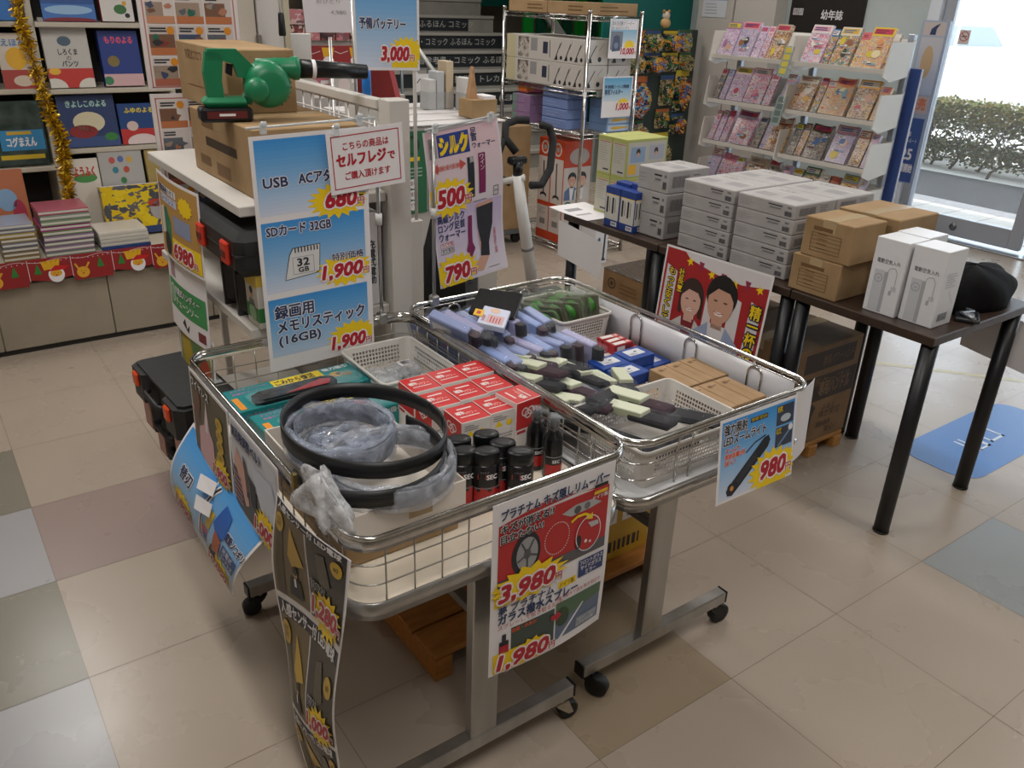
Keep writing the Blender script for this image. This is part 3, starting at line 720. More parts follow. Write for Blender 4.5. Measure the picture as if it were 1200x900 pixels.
kraft('printed_carton', 2.42, 1.94, .0655, 2.81, 2.28, .47, 'big brown carton in dark plastic behind the printed carton under table', 'dark printed cartons under the table', [], None, KRAFTD)
def logo_print(s, w, h):
    s.ring(w*.22, h*.45, h*.2, h*.2, h*.05, KPD); s.disc(w*.22, h*.45, h*.08, KPD); s.fakelines(w*.4, h*.35, w*.5, 3, h*.14, h*.07, KPR)
kraft('wide_carton', 3.19, 3.10, 0, 3.62, 3.45, .165, 'low brown carton with shiny plastic top on floor below the tables', None, [('-x', logo_print)], None, KRAFTD)
o = bpy.data.objects['wide_carton']; f = MB(); f.box(-.216, -.176, .155, .216, .176, .168, clear('wrap_dark', '#5d5a58', .75, .08), .004); f.build('plastic_wrap', o)
# boxed vacuum with pictures behind the tables
mb = MB(); mb.box(-.055, -.075, 0, .055, .075, .26, mat('#d5d6da', .4), .002)
s = sheet_on(mb, '-y', -.055, -.075, 0, .055, .075, .26); s.poly([(.07, .22), (.075, .02), (.09, .02), (.085, .22), (.1, .24), (.06, .24)], INK)
for u, v in ((.03, .1), (.045, .14), (.03, .18)): s.disc(u, v, .014, mat('#54679a', .5)); s.disc(u+.004, v-.012, .008, mat('#8a5b45', .5))
s = sheet_on(mb, '-x', -.055, -.075, 0, .055, .075, .26); s.disc(.09, .12, .03, mat('#c2543e', .5)); s.disc(.05, .16, .02, mat('#d8a13a', .5)); s.poly([(.03, .24), (.03, .2), (.08, .19), (.12, .22), (.12, .24)], INK)
o = mb.build('boxed_vacuum_cleaner', None, (3.59, 4.0, 0), 0); tag(o, 'small white picture box with vacuum cleaner photo on the floor beyond tables', 'boxed vacuum cleaner')
# blue floor sticker
mb = MB(); P = rrect(2.955, 1.11, 3.78, 1.42, .10, 8); mb.prism(P, .0004, .0012, mat('#2f6db4', .35))
s = Sheet(mb, (2.955, 1.42, .0012), (1, 0, 0), (0, -1, 0)); LW = mat('#c9d4e2', .4)
s.frame(.40, .09, .50, .19, .012, LW, 2); s.rect(.26, .10, .27, .2, LW, 2); s.rect(.29, .10, .30, .2, LW, 2); s.rect(.26, .19, .37, .2, LW, 2); s.rect(.35, .12, .37, .2, LW, 2)
o = mb.build('floor_sticker', None); tag(o, 'blue rounded floor sticker with white basket symbol by the table legs', 'floor sticker')
# ================================================================== goods in the two carts
TB = TRAYZ+.0008
BASK = mat('#d3cec8', .45)
def basket(x0, y0, x1, y1, z0, z1, label, name='perforated_basket'):
    r = thing(name, label, 'basket', ((x0+x1)/2, (y0+y1)/2, z0), 0, 'white perforated baskets'); a, b, h = (x1-x0)/2, (y1-y0)/2, z1-z0
    t = .91; mb = MB(); mb.prism(rrect(-a*t, -b*t, a*t, b*t, .012, 3), 0, .003, BASK); mb.build('basket_base', r)
    mb = MB(); top = rrect(-a, -b, a, b, .018, 4); bot = rrect(-a*t, -b*t, a*t, b*t, .014, 4); n = len(top)
    lo, hi, pit = .16, .82, .0092
    for i in range(n):
        j = (i+1) % n
        L = math.hypot(top[i][0]-top[j][0], top[i][1]-top[j][1])
        for off in (0,):
            def W(u, v):
                p = [bot[i][k]+(bot[j][k]-bot[i][k])*u for k in (0, 1)]; q = [top[i][k]+(top[j][k]-top[i][k])*u for k in (0, 1)]
                s_ = 1-off/max(a, b)
                return ((p[0]+(q[0]-p[0])*v)*s_, (p[1]+(q[1]-p[1])*v)*s_, h*v)
            def Q(u0, v0, u1, v1): mb.add([W(u0, v0), W(u1, v0), W(u1, v1), W(u0, v1)], [(0, 1, 2, 3)], BASK)
            if L < .03: Q(0, 0, 1, 1); continue
            Q(0, 0, 1, lo); Q(0, hi, 1, 1)
            e = .014/L; Q(0, lo, e, hi); Q(1-e, lo, 1, hi)
            nu = max(1, int(L*(1-2*e)/pit)); nv = max(1, int(h*(hi-lo)/pit)); du = (1-2*e)/nu; dv = (hi-lo)/nv
            for p in range(nu):
                for q in range(nv):
                    u0, v0 = e+p*du, lo+q*dv; u1, v1 = u0+du, v0+dv; iu, iv = du*.19, dv*.19
                    vs = [W(u0, v0), W(u1, v0), W(u1, v1), W(u0, v1), W(u0+iu, v0+iv), W(u1-iu, v0+iv), W(u1-iu, v1-iv), W(u0+iu, v1-iv)]
                    mb.add(vs, [(0, 1, 5, 4), (1, 2, 6, 5), (2, 3, 7, 6), (3, 0, 4, 7)], BASK)
    mb.build('basket_wall', r)
    mb = MB(); mb.ribbon([(p[0]*1.012, p[1]*1.012, h-.004) for p in top], (0, 0, .009), .004, BASK, True); mb.build('basket_rim', r)
    return r
# ---- cart 1: belt box, belts
ox = mat('#cfc6bc', .55)
kraft('kraft_carton', .492, 1.15, TB, .735, 1.52, .6795, 'plain brown carton lying on the cart tray under the white box of belts', None, [], None)
r = thing('open_box', 'open white cardboard box of coiled belts in the front cart', 'box', (.618, 1.335, .68)); a, b, h, t = .125, .197, .054, .004
mb = MB(); mb.box(-a, -b, 0, a, b, .003, ox); mb.build('box_base', r)
for nm, q in (('box_wall', (-a, -b, 0, a, -b+t, h)), ('box_wall', (-a, b-t, 0, a, b, h)), ('box_wall', (-a, -b+t, 0, -a+t, b-t, h)), ('box_wall', (a-t, -b+t, 0, a, b-t, h))):
    mb = MB(); mb.box(q[0], q[1], .003, q[3], q[4], q[5], ox, .001); mb.build(nm, r)
mb = MB(); mb.box(.0, -b-.0006, .01, .05, -b, .045, TAPE); mb.build('packing_tape', r)
BELT = mat('#0e0e10', .42); FILM = clear('film', '#c8ccd6', .3, .1); FILMB = clear('film_bluish', '#aeb6c8', .36, .1)
def ell(cx, cy, z, rx, ry, n=40, tx=0.0, ty=0.0, rot=0.0, a0=0, a1=2*PI, wob=0.0, seed=0):
    P = []; rnd = random.Random(seed); ph = rnd.uniform(0, 6)
    for i in range(n):
        a = a0+(a1-a0)*i/(n if abs(a1-a0-2*PI) < 1e-6 else n-1); q = 1+wob*math.sin(3*a+ph)+wob*.6*math.sin(7*a+ph*2)
        x, y = rx*q*math.cos(a), ry*q*math.sin(a); X, Y = x*math.cos(rot)-y*math.sin(rot), x*math.sin(rot)+y*math.cos(rot)
        P.append((cx+X, cy+Y, z+tx*X+ty*Y+wob*.1*math.sin(5*a)))
    return P
r = thing('leather_belt', 'unwrapped black leather belt coiled in wide loops on top of the belt box', 'belt', (.606, 1.30, .70))
mb = MB()
P = ell(.012, .012, .104, .142, .165, 48, .0, .07, .5, -.9, 2*PI-.9+.5)
Q = ell(-.008, -.035, .070, .142, .150, 30, .02, .04, .4, -3.55, .1)
mb.ribbon(P, (0, 0, .033), .004, BELT); mb.ribbon(Q, (0, 0, .033), .004, BELT); mb.build('strap', r)
mb = MB(); mb.box(-.166, -.062, .05, -.156, -.052, .092, mat('#8a7a4a', .3, .9), .002); mb.box(-.164, -.075, .055, -.158, -.04, .06, mat('#8a7a4a', .3, .9)); mb.build('buckle', r)
def wrapped(cx, cy, z, rx, ry, label, hh=.036, film=FILM, seed=0, inner=True, tilt=0.0):
    r = thing('wrapped_belt', label, 'belt', (cx, cy, z), 0, 'belts coiled in clear plastic')
    mb = MB()
    for k in range(2): mb.ribbon(ell(0, 0, hh*.55, rx-.006*k, ry-.006*k, 40, 0, tilt, .3), (0, 0, hh*.82), .003, mat('#3a3c44', .4), True)
    mb.build('strap', r)
    f = MB()
    for k, (g, z0) in enumerate(((.006, .55), (-.014, .6))):
        f.ribbon(ell(0, 0, hh*z0, rx+g, ry+g, 48, 0, tilt, .3, wob=.018, seed=seed+k), (0, 0, hh*1.12), .0015, film, True)
    f.tube(ell(0, 0, hh*1.08, rx-.003, ry-.003, 48, 0, tilt, .3, wob=.02, seed=seed+5), [.0075+.003*math.sin(i*1.3) for i in range(48)], film, 7, True)
    f.build('plastic_sleeve', r)
    if inner:
        i_ = MB(); rnd = random.Random(seed)
        for k in range(7): i_.tube([(rnd.uniform(-.6, .6)*rx, rnd.uniform(-.6, .6)*ry, .012+.012*rnd.random()) for _ in range(3)], .011, film, 6)
        i_.rod((-.03, .02, .02), (.03, .045, .024), .004, mat('#b9b6ae', .2, .8), 8); i_.build('film_folds', r)
    return r
wrapped(.632, 1.235, .728, .124, .122, 'largest belt in clear plastic, lowest in the white box, bulging over its front edge', .04, FILM, 3, False)
wrapped(.592, 1.365, .742, .104, .106, 'belt wound in cloudy plastic inside the big black belt loop', .046, FILMB, 8, True, .03)
wrapped(.600, 1.43, .690, .072, .07, 'small wrapped belt peeking out at the back of the belt box', .034, FILM, 12, False)
mb = lump('x', (0, 0, 0), .034, .075, .075, clear('bag_film', '#cfcfd2', .62, .2), 11, .5, 30, 14); o = mb.build('plastic_bag', None, (.452, 1.155, .735)); tag(o, 'crumpled cloudy plastic bag draped over the cart rail at the belt box', 'plastic bag')
o.location = (.458, 1.15, .757)
# ---- teal dash camera packs
TEAL = mat('#1f7b7c', .35); TPK = mat('#c86aa8', .45); TYE = mat('#d3b51f', .4)
def teal(x, y, z, label, ang=0.0):
    w, d, h = .345, .125, .066; r = thing('teal_packet', label, 'packaged gadget', (x, y, z), ang, 'teal packets with moulded black gadget')
    mb = MB(); mb.box(-w/2, -d/2, 0, w/2, d/2, h, TEAL, .002)
    s = sheet_on(mb, '+z', -w/2, -d/2, 0, w/2, d/2, h)
    s.rect(w*.36, d*.04, w*.74, d*.36, TYE); s.text('ごみから復活', w*.38, d*.29, .022, INK, w=w*.3, bold=.02, l=2); s.text('メンテナンスツール', w*.06, d*.16, .011, TPK, w=w*.27, bold=.01, l=2)
    s.text('充電クリーナー', w*.06, d*.3, .009, TPK, w=w*.22, l=2); s.text('強力吸引', w*.76, d*.18, .014, PAPER, w=w*.2, bold=.02, l=2); s.rect(w*.03, d*.42, w*.075, d*.95, mat('#d98a2e', .4), 2)
    s.disc(w*.82, d*.42, .016, mat('#b08a3a', .4), l=2); s.disc(w*.9, d*.5, .012, mat('#7f6f55', .4), l=2); s.disc(w*.84, d*.42, .007, INK, l=3)
    s = sheet_on(mb, '-y', -w/2, -d/2, 0, w/2, d/2, h); s.rect(w*.36, h*.06, w*.72, h*.34, TYE); s.text('ごみから復活', w*.38, h*.3, .013, INK, w=w*.3, bold=.02, l=2); s.text('メンテナンスツール', w*.05, h*.34, .012, TPK, w=w*.26, bold=.01, l=2); s.text('強力吸引', w*.76, h*.3, .012, PAPER, w=w*.2, l=2); s.rect(w*.0, h*.2, w*.03, h*.9, mat('#d98a2e', .4), 2)
    s.poly([(w*.1, h*.95), (w*.13, h*.6), (w*.5, h*.5), (w*.55, h*.95)], INK, 2)
    mb.build('printed_card', r)
    g = MB(); g.prism([(-.125, -.05), (-.105, -.06), (.05, -.061), (.085, -.05), (.085, -.022), (.06, -.008), (-.1, -.01), (-.125, -.024)], h+.0006, h+.015, mat('#1b1c20', .25)); g.poly = None
    g.prism([(-.05, -.056), (.06, -.058), (.075, -.036), (.05, -.024)], h+.0152, h+.0166, mat('#8f2a2c', .35)); g.build('gadget', r)
    f = MB(); f.box(-.135, -.0622, h+.0007, .155, -.002, h+.019, clear('blister', '#dfe6ea', .07, .05), .01); f.build('blister_shell', r)
    return r
teal(.672, 1.80, TB, 'teal packet with black and red gadget under clear blister, at the cart back', .03)
teal(.69, 1.645, TB, 'teal packet with black gadget, half hidden behind the belt box', .03)
basket(.842, 1.665, 1.052, 1.915, TB, .70, 'white perforated basket holding clear plastic bags of small parts, behind the red cartons')
rnd = random.Random(5)
for i, (x, y) in enumerate(((.90, 1.73), (.985, 1.74), (.93, 1.83), (1.0, 1.845))):
    mb = lump('x', (0, 0, 0), .045, .042, .036, clear('bag_clear', '#c9cdd2', .45, .08), 20+i, .5, 20, 8)
    o = mb.build('clear_bag', None, (x, y, TB+.0035))
    if i == 3:
        t = MB(); t.box(-.02, -.016, .033, .02, .016, .0345, PAPER); s = Sheet(t, (-.02, .016, .0346), (1, 0, 0), (0, -1, 0)); barcode(s, .008, .006, .022, .02); t.build('barcode_sticker', o)
    tag(o, ['clear plastic bag of parts at the front left of its basket', 'clear plastic bag of parts at the front right of its basket', 'clear plastic bag of parts at the back left of its basket', 'clear plastic bag with white barcode sticker in the small basket'][i], 'bag', 'clear bags in the small basket')
# ---- red and white cartons
RC = mat('#bd2426', .38); WC = mat('#dcd6d2', .45)
def red_mesh(w=.074, d=.078, h=.125, face='-x'):
    mb = MB(); mb.box(-w/2, -d/2, 0, w/2, d/2, h, WC, .001, {'+z': RC, '-x': RC, '+x': RC})
    s = sheet_on(mb, '+z', -w/2, -d/2, 0, w/2, d/2, h)
    s.text('補水', w*.12, d*.55, .012, WC, bold=.03, w=w*.3); s.text('パワー', w*.42, d*.62, .011, mat('#f0a9a2', .4), w=w*.38, bold=.02); s.rect(w*.15, d*.68, w*.8, d*.72, WC); s.rect(w*.3, d*.2, w*.8, d*.26, WC); s.rect(w*.25, d*.36, w*.34, d*.44, mat('#f0a9a2', .4))
    s = sheet_on(mb, '-y', -w/2, -d/2, 0, w/2, d/2, h)
    s.fakelines(w*.1, h*.08, w*.5, 3, h*.04, h*.012, GPR); s.poly([(w*.16, h*.3), (w*.3, h*.18), (w*.46, h*.3)], YEL); s.burst(w*.68, h*.25, w*.12, h*.07, YEL, 8); s.fakelines(w*.1, h*.45, w*.75, 6, h*.06, h*.015, GPL)
    s = sheet_on(mb, '-x', -w/2, -d/2, 0, w/2, d/2, h)
    for k in range(3): s.ring(d*(.35+.12*k), h*(.2+.05*(k % 2)), d*.14, h*.08, .003, WC)
    s.rect(0, h*.5, d, h, WC, 1); s.disc(d*.6, h*.66, d*.14, mat('#2a2320', .5), h*.1, 2); s.disc(d*.6, h*.69, d*.11, mat('#cf9f88', .5), h*.085, 3); s.poly([(d*.3, h), (d*.42, h*.8), (d*.8, h*.8), (d*.95, h)], mat('#8d8f99', .5), 2); s.rect(d*.05, h*.53, d*.4, h*.58, PRICE, 2)
    return mb
proto = None
WHERE = [('back row', [(.875, 1.545), (.952, 1.549), (1.029, 1.553)]), ('middle row', [(.868, 1.452), (.945, 1.456), (1.022, 1.46)]), ('front row', [(.888, 1.36), (.965, 1.364)])]
for row, spots in WHERE:
    for i, (x, y) in enumerate(spots):
        lab = 'red topped white carton, %s of the %s, nearest the %s' % (('left', 'middle', 'right')[i] if len(spots) == 3 else ('left', 'right')[i], row, ('basket of clear bags', 'packed sleeves', 'black bottles')[WHERE.index((row, spots))])
        if proto is None: proto = red_mesh().build('red_carton'); o = proto
        else: o = proto.copy(); COL.objects.link(o)
        o.location = (x, y, TB); tag(o, lab, 'carton', 'red topped cartons'); o.rotation_euler = (0, 0, random.uniform(-.03, .03))
o = proto.copy(); COL.objects.link(o); o.location = (1.024, 1.357, TB); o.rotation_euler = (0, 0, PI/2+.1); o.scale = (1, .95, 1.1); tag(o, 'taller red carton turned with its portrait side forward beside the spray bottles', 'carton', 'red topped cartons')
# ---- black car care bottles
CAN = mat('#111214', .25); CANR = mat('#a51f1f', .35)
def can_obj():
    r = thing('wax_bottle', '', 'bottle', (0, 0, 0), 0, 'oval black bottles with red labels')
    mb = MB(); sx, sy = .029, .020; mb.lathe([(.92, 0), (1, .004), (1, .096), (.93, .1)], (0, 0, 0), CAN, 28, sx, sy)
    def fn(u, v, n):
        a = -PI/2+u/.031; return Vector(((sx+n)*math.cos(a), (sy+n)*math.sin(a), .096-v))
    s = Sheet(mb, None, None, None, fn=fn)
    for i in range(8):
        u0 = -.034+.0085*i; u1 = u0+.0085
        s.rect(u0, .050+.006*math.sin(i*2.1), u1, .092, CANR); s.rect(u0, .046, u1, .049, mat('#6b6d72', .3))
    s.rect(-.024, .014, -.004, .026, CANR); s.text('SEC', -.003, .026, .0115, PAPER, bold=.03); s.text('プラチナ', -.018, .012, .004, GPL)
    mb.build('bottle_body', r)
    c = MB(); c.lathe([(.9, .1), (.97, .102), (.97, .124), (.9, .128), (.5, .1285)], (0, 0, 0), BLACKP, 28, sx, sy); c.build('bottle_cap', r); return r
c0 = can_obj(); spots = [(.806, 1.268, 'back left of the group'), (.868, 1.256, 'back right of the group, before the red cartons'), (.79, 1.222, 'left, beside the belt box'), (.828, 1.196, 'in the middle of the front'), (.876, 1.207, 'second from right'), (.886, 1.158, 'at the front right corner of the group')]
for i, (x, y, wh) in enumerate(spots):
    lab = 'oval black bottle with red label, ' + wh
    o = c0 if i == 0 else dup(c0, (0, 0, 0))
    o.location = (x, y, TB); o.rotation_euler = (0, 0, -.35); o['label'] = lab
def spray(x, y, label):
    r = thing('spray_bottle', label, 'spray bottle', (x, y, TB), -.3, 'black spray bottles with clear caps')
    mb = MB(); mb.lathe([(.0195, 0), (.021, .003), (.021, .088), (.0185, .1), (.011, .112), (.0105, .118)], (0, 0, 0), CAN, 24)
    s = Sheet(mb, None, None, None, fn=lambda u, v, n: Vector(((.021+n)*math.cos(-PI/2+u/.021), (.021+n)*math.sin(-PI/2+u/.021), .088-v)))
    for i in range(8): s.rect(-.024+.006*i, .05, -.018+.006*i, .076, CANR); s.rect(-.024+.006*i, .03, -.018+.006*i, .032, GPL)
    s.text('SEC', -.008, .045, .008, PAPER, bold=.02); mb.build('bottle_body', r)
    c = MB(); c.lathe([(.0095, .118), (.0095, .138), (.004, .142)], (0, 0, 0), BLACKP, 16); c.build('spray_nozzle', r)
    c = MB(); c.lathe([(.0125, .119), (.0125, .147), (.0115, .149)], (0, 0, 0), mat('#aab0b6', .1, alpha=.3), 20); c.build('clear_cap', r)
spray(1.006, 1.262, 'black spray bottle with clear cap, standing right before the red portrait carton'); spray(1.014, 1.21, 'black spray bottle with clear cap, the one nearer the cart corner')
# ---- cart 2: sleeves of warmers
LIL = [mat('#8d9ac6', .35), mat('#a3a0c6', .35), mat('#7f94c8', .35)]; SOCK = noisy('black_knit', '#131215', '#201e22', 60, .9); WINE = noisy('wine_knit', '#2c1620', '#3a1d2a', 60, .9)
FS = clear('sleeve_film', '#d9dde6', .08, .06)
def sleeve_obj(k):
    r = thing('packed_warmer', '', 'packed warmer', (0, 0, 0), 0, 'silk warmers packed in lilac sleeves')
    L, h, t = .15, .104, .027
    mb = MB(); mb.box(-t/2, -L*.32, .002, t/2, L*.5, h, LIL[k % 3], .003); s = Sheet(mb, (-t/2, L*.5, h), (0, -1, 0), (0, 0, -1)); s.rect(.01, .02, .07, .05, PAPER); s.rect(.02, .055, .06, .06, TPK); mb.build('card_sleeve', r)
    mb = MB(); P = [(-t*.36, -L*.32), (-t*.42, -L*.46), (-t*.2, -L*.53), (t*.2, -L*.53), (t*.42, -L*.46), (t*.36, -L*.32)]; mb.prism(P, .004, h*.94, SOCK if k % 2 else WINE, smooth_side=True); mb.build('knit_warmer', r)
    f = MB(); f.box(-t*.62, -L*.57, 0, t*.62, L*.6, h*1.05, FS, .006); f.build('plastic_film', r)
    return r
P4 = [sleeve_obj(k) for k in range(4)]; used = set()
ROWS = [('back row by the silk sign', 9, 1.128, 1.385, 1.905, .098, .10), ('row before the black pouch', 9, 1.125, 1.43, 1.645, .092, .12), ('upper row right under the black pouch', 6, 1.135, 1.40, 1.775, .09, .1)]
for rn, (where, nn, xa, xb, yy, zz, ln) in enumerate(ROWS):
    for i in range(nn):
        k = (i+rn) % 4; x = xa+(xb-xa)*i/(nn-1)
        loc = (x, yy+random.uniform(-.012, .012)-.05*(i % 3)*.3, TB+.004+.004*(i % 2)+(.028 if rn == 2 else 0))
        lab = 'lilac sleeve, %s from the red cartons in the %s' % (ORD[i], where)
        if k not in used: o = P4[k]; used.add(k)
        else: o = dup(P4[k], loc)
        o.location = loc; o['label'] = lab; o.rotation_euler = (random.uniform(-.12, .12), -.16+random.uniform(-.08, .08), random.uniform(-.12, .16))
for i, (x, y, z, ax, az) in enumerate([(1.125, 1.775, .085, .25, .35), (1.16, 1.76, .08, .25, .25)]):
    o = dup(P4[i], (x, y, TB+z), (ax, -.5, az), ['lilac sleeve lying loose across the two rows, nearest the front cart', 'lilac sleeve lying loose across the rows beside the price card', 'lilac sleeve leaning on the row under the black pouch edge', 'lilac sleeve lying on top of the back row by the silk sign'][i])
mb = MB(); mb.M = Matrix.Rotation(.75, 4, 'Z'); mb.box(-.07, -.065, 0, .07, .065, .012, noisy('black_felt', '#0c0c0e', '#151517', 70, .95), .004); mb.box(-.07, -.067, .004, .07, -.063, .009, mat('#1d1d20', .5))
o = mb.build('black_pouch', None, (1.285, 1.825, .775)); o.rotation_euler = (.16, -.12, 0); tag(o, 'flat square black cloth pouch lying on top of the lilac sleeves', 'pouch')
r = thing('price_card', 'white card pack with photos and yellow tag lying on lilac sleeves', 'card pack', (1.20, 1.715, .778), .65); r.rotation_euler = (.14, -.12, .78)
mb = MB(); mb.box(-.05, -.037, 0, .05, .037, .018, mat('#c4c9de', .35), .002); s = Sheet(mb, (-.05, .037, .0181), (1, 0, 0), (0, -1, 0)); s.rect(.008, .02, .055, .066, mat('#c7a2a4', .4)); s.disc(.08, .035, .014, mat('#d9b49c', .4)); s.text('シルク', .012, .016, .009, PRICE, bold=.03); s.fakelines(.012, .03, .035, 4, .008, .003, PRICE); mb.build('printed_card', r)
mb = MB(); mb.box(-.018, .03, .018, .018, .055, .02, mat('#e8b611', .4)); mb.box(-.008, .037, .02, .008, .048, .0205, mat('#b5401f', .5)); mb.build('yellow_tag', r)
# ---- dark packs with cream headers
CREAMC = mat('#c9cdb4', .4); CREAMD = mat('#b3b796', .45); FD = clear('dark_pack_film', '#a5a9b0', .06, .05)
def dark_pack(k):
    r = thing('sock_pack', '', 'sock pack', (0, 0, 0), 0, 'dark sock packs with cream headers')
    L, w_, t = .20, .044, .022
    mb = MB(); mb.box(-w_/2, -L*.5, 0, w_/2, L*.1, t*.8, SOCK if k else WINE, .006); mb.build('knit_socks', r)
    mb = MB(); mb.box(-w_*.40, -L*.12, t*.3, w_*.40, L*.47, t*1.25, CREAMC, .002, {'-x': CREAMD, '+x': CREAMD}); mb.build('header_card', r)
    f = MB(); f.box(-w_*.58, -L*.53, -.001, w_*.58, L*.52, t*1.2, FD, .006); f.build('plastic_film', r)
    return r
DP = [dark_pack(0), dark_pack(1)]
SP = [(1.222, 1.59, .085, 2.2), (1.285, 1.535, .078, 2.15), (1.206, 1.52, .092, 2.25), (1.165, 1.485, .078, 2.3), (1.222, 1.40, .082, 2.6), (1.142, 1.35, .074, 2.75), (1.184, 1.335, .078, 2.65), (1.30, 1.455, .076, 2.7), (1.325, 1.385, .072, 2.85), (1.362, 1.36, .078, 3.05), (1.29, 1.235, .098, 2.2), (1.243, 1.185, .096, 2.2)]
DLAB = ['topmost left, touching the lilac sleeves', 'right below the last lilac sleeves', 'lying crosswise over another header', 'half under the crosswise pack', 'in the middle of the heap', 'nearest the rail between both carts', 'beside the pack nearest the rail', 'against the small white box', 'beside the blue boxes', 'leaning on the blue boxes', 'upper of the two at basket front', 'lower of the two at basket front']
for i, (x, y, z, a) in enumerate(SP):
    o = DP[i % 2] if i < 2 else dup(DP[i % 2], (0, 0, 0))
    o.location = (x, y, TB+z-.008); o.rotation_euler = (-.16+random.uniform(-.05, .05), random.uniform(-.14, .1), {0: .15, 1: .2, 2: .1, 3: .2, 4: -.05, 5: .35, 6: .3, 7: -.1, 8: -.3, 9: -.55, 10: .1, 11: .12}[i]); o['label'] = 'dark sock pack with cream header, ' + DLAB[i]
rnd = random.Random(9)
HL = ['under the cream headers at the sleeves', 'at the rail between the carts', 'in the heap centre', 'on the front basket left side', 'on the front basket right side', 'at the basket front edge', 'sticking up in the heap middle', 'with shiny film at the brown cartons']
for i, (x, y, z, a) in enumerate([(1.17, 1.44, .05, .4), (1.13, 1.28, .05, .3), (1.25, 1.33, .05, .9), (1.2, 1.15, .045, .6), (1.36, 1.2, .05, 1.1), (1.26, 1.10, .04, 1.4), (1.25, 1.30, .088, 1.9), (1.40, 1.15, .055, .8)]):
    r = thing('black_sock_pack', 'plain black sock pack in clear film, ' + HL[i], 'sock pack', (x, y, TB+z), 0, 'plain black sock packs'); r.rotation_euler = (rnd.uniform(-.25, .25), rnd.uniform(-.3, .3), a)
    mb = MB(); mb.box(-.024, -.075, 0, .024, .075, .018, SOCK, .007); mb.build('knit_socks', r)
    f = MB(); f.box(-.029, -.083, -.001, .029, .088, .021, FD, .007); f.build('plastic_film', r)
basket(1.132, 1.048, 1.455, 1.30, TB, .715, 'white perforated basket under the sock packs at the end of the sleeve cart')
basket(1.462, 1.735, 1.655, 1.97, TB, .718, 'white perforated basket full of green packets at the far corner of the cart')
LEAF = mat('#3f8f2e', .35); GF = clear('green_pack_film', '#b9c2b0', .12, .06); OLV = mat('#4c4a33', .5)
for i in range(7):
    x = 1.49+.022*i; r = thing('green_packet', 'clear packet with green disc, %s from the lilac sleeves in the far basket' % ORD[i], 'packet', (x, 1.845+.012*(i % 3), TB+.012), 0, 'green packets in the far basket'); r.rotation_euler = (-.2+.06*(i % 2), -.45+.09*i, .35)
    mb = MB(); mb.box(-.004, -.075, 0, .004, .075, .11, OLV, .002); mb.build('olive_insert', r)
    mb = MB()
    for a, b, q in ((-.03, .075, .0045), (.03, .085, .0045), (-.04, .08, -.0085), (.02, .09, -.0085)): mb.M = Matrix.Translation((q, a, b)) @ Matrix.Rotation(PI/2, 4, 'Y'); mb.lathe([(.026, 0), (.024, .004)], (0, 0, 0), LEAF, 16)
    mb.build('green_disc', r)
    f = MB(); f.box(-.008, -.085, -.002, .01, .085, .135, GF, .004); f.build('plastic_film', r)
# ---- red slim boxes, blue boxes, brown boxes
SLIM = mat('#a3262a', .35)
def slim_mesh():
    mb = MB(); mb.box(-.036, -.012, 0, .036, .012, .03, SLIM, .001); s = Sheet(mb, (-.036, .012, .03), (1, 0, 0), (0, -1, 0)); s.rect(.006, .004, .05, .02, WC); s.rect(.055, .006, .066, .018, mat('#e1b7b0', .4)); s = Sheet(mb, (-.036, -.012, .03), (1, 0, 0), (0, 0, -1)); s.rect(.01, .006, .04, .022, WC); barcode(s, .045, .008, .018, .014); return mb
sp = None
for i in range(7):
    if sp is None: sp = slim_mesh().build('slim_red_box'); o = sp
    else: o = sp.copy(); COL.objects.link(o)
    o.location = (1.535+.012*(i % 2)+.006*i, 1.60+.0255*(i % 4)+.0, TB+(.0305 if i > 3 else 0)); o.rotation_euler = (0, 0, .9 if False else .06*(i % 3)-.05)
    if i > 3: o.location = (1.578, 1.606+.027*(i-4), TB+.0305); 
    else: o.location = (1.545+.004*i, 1.585+.0275*i, TB)
    tag(o, 'slim red and white box, %s from the blue boxes in the %s layer' % (ORD[i % 4], 'upper' if i > 3 else 'lower'), 'box', 'slim red boxes')
for j in range(4):
    o = sp.copy(); COL.objects.link(o); o.location = (1.622, 1.585+.0275*j, TB); tag(o, 'slim red and white box beside the plastic liner, %s from the blue boxes' % ORD[j], 'box', 'slim red boxes')
mb = MB(); mb.box(-.04, -.03, 0, .04, .03, .034, mat('#d0cdd6', .25), .006); s = Sheet(mb, (-.04, .03, .0341), (1, 0, 0), (0, -1, 0)); s.disc(.03, .04, .013, LEAF); s.rect(.01, .012, .05, .016, GPR)
o = mb.build('white_packet', None, (1.438, 1.605, TB+.0), .5); tag(o, 'glossy white packet with green dot beside the slim red boxes', 'packet')
def blue_mesh():
    mb = MB(); mb.box(-.048, -.034, 0, .048, .034, .032, mat('#1d4391', .3), .0015); s = Sheet(mb, (-.048, .034, .032), (1, 0, 0), (0, -1, 0)); s.rect(.02, .012, .078, .048, mat('#d6d8de', .25)); s.disc(.055, .028, .006, INK, .003); s.fakelines(.026, .036, .03, 2, .005, .002, GPR); return mb
bp = None
for i, (x, y, z, wh) in enumerate([(1.438, 1.508, 0, 'lower layer behind the sock packs'), (1.54, 1.515, 0, 'lower layer in the middle'), (1.44, 1.436, 0, 'lower layer beside the brown cartons'), (1.447, 1.512, .0325, 'topmost at the white packet'), (1.55, 1.522, .0325, 'topmost at the slim red boxes'), (1.452, 1.440, .0325, 'topmost touching the front brown carton'), (1.622, 1.525, 0, 'by the plastic liner')]):
    if bp is None: bp = blue_mesh().build('flat_blue_box'); o = bp
    else: o = bp.copy(); COL.objects.link(o)
    o.location = (x, y, TB+z); o.rotation_euler = (0, 0, .04*(i % 3)-.03)
    if i == 6: o.rotation_euler = (0, 0, PI/2)
    tag(o, 'flat blue box with white window, ' + wh, 'box', 'flat blue boxes')
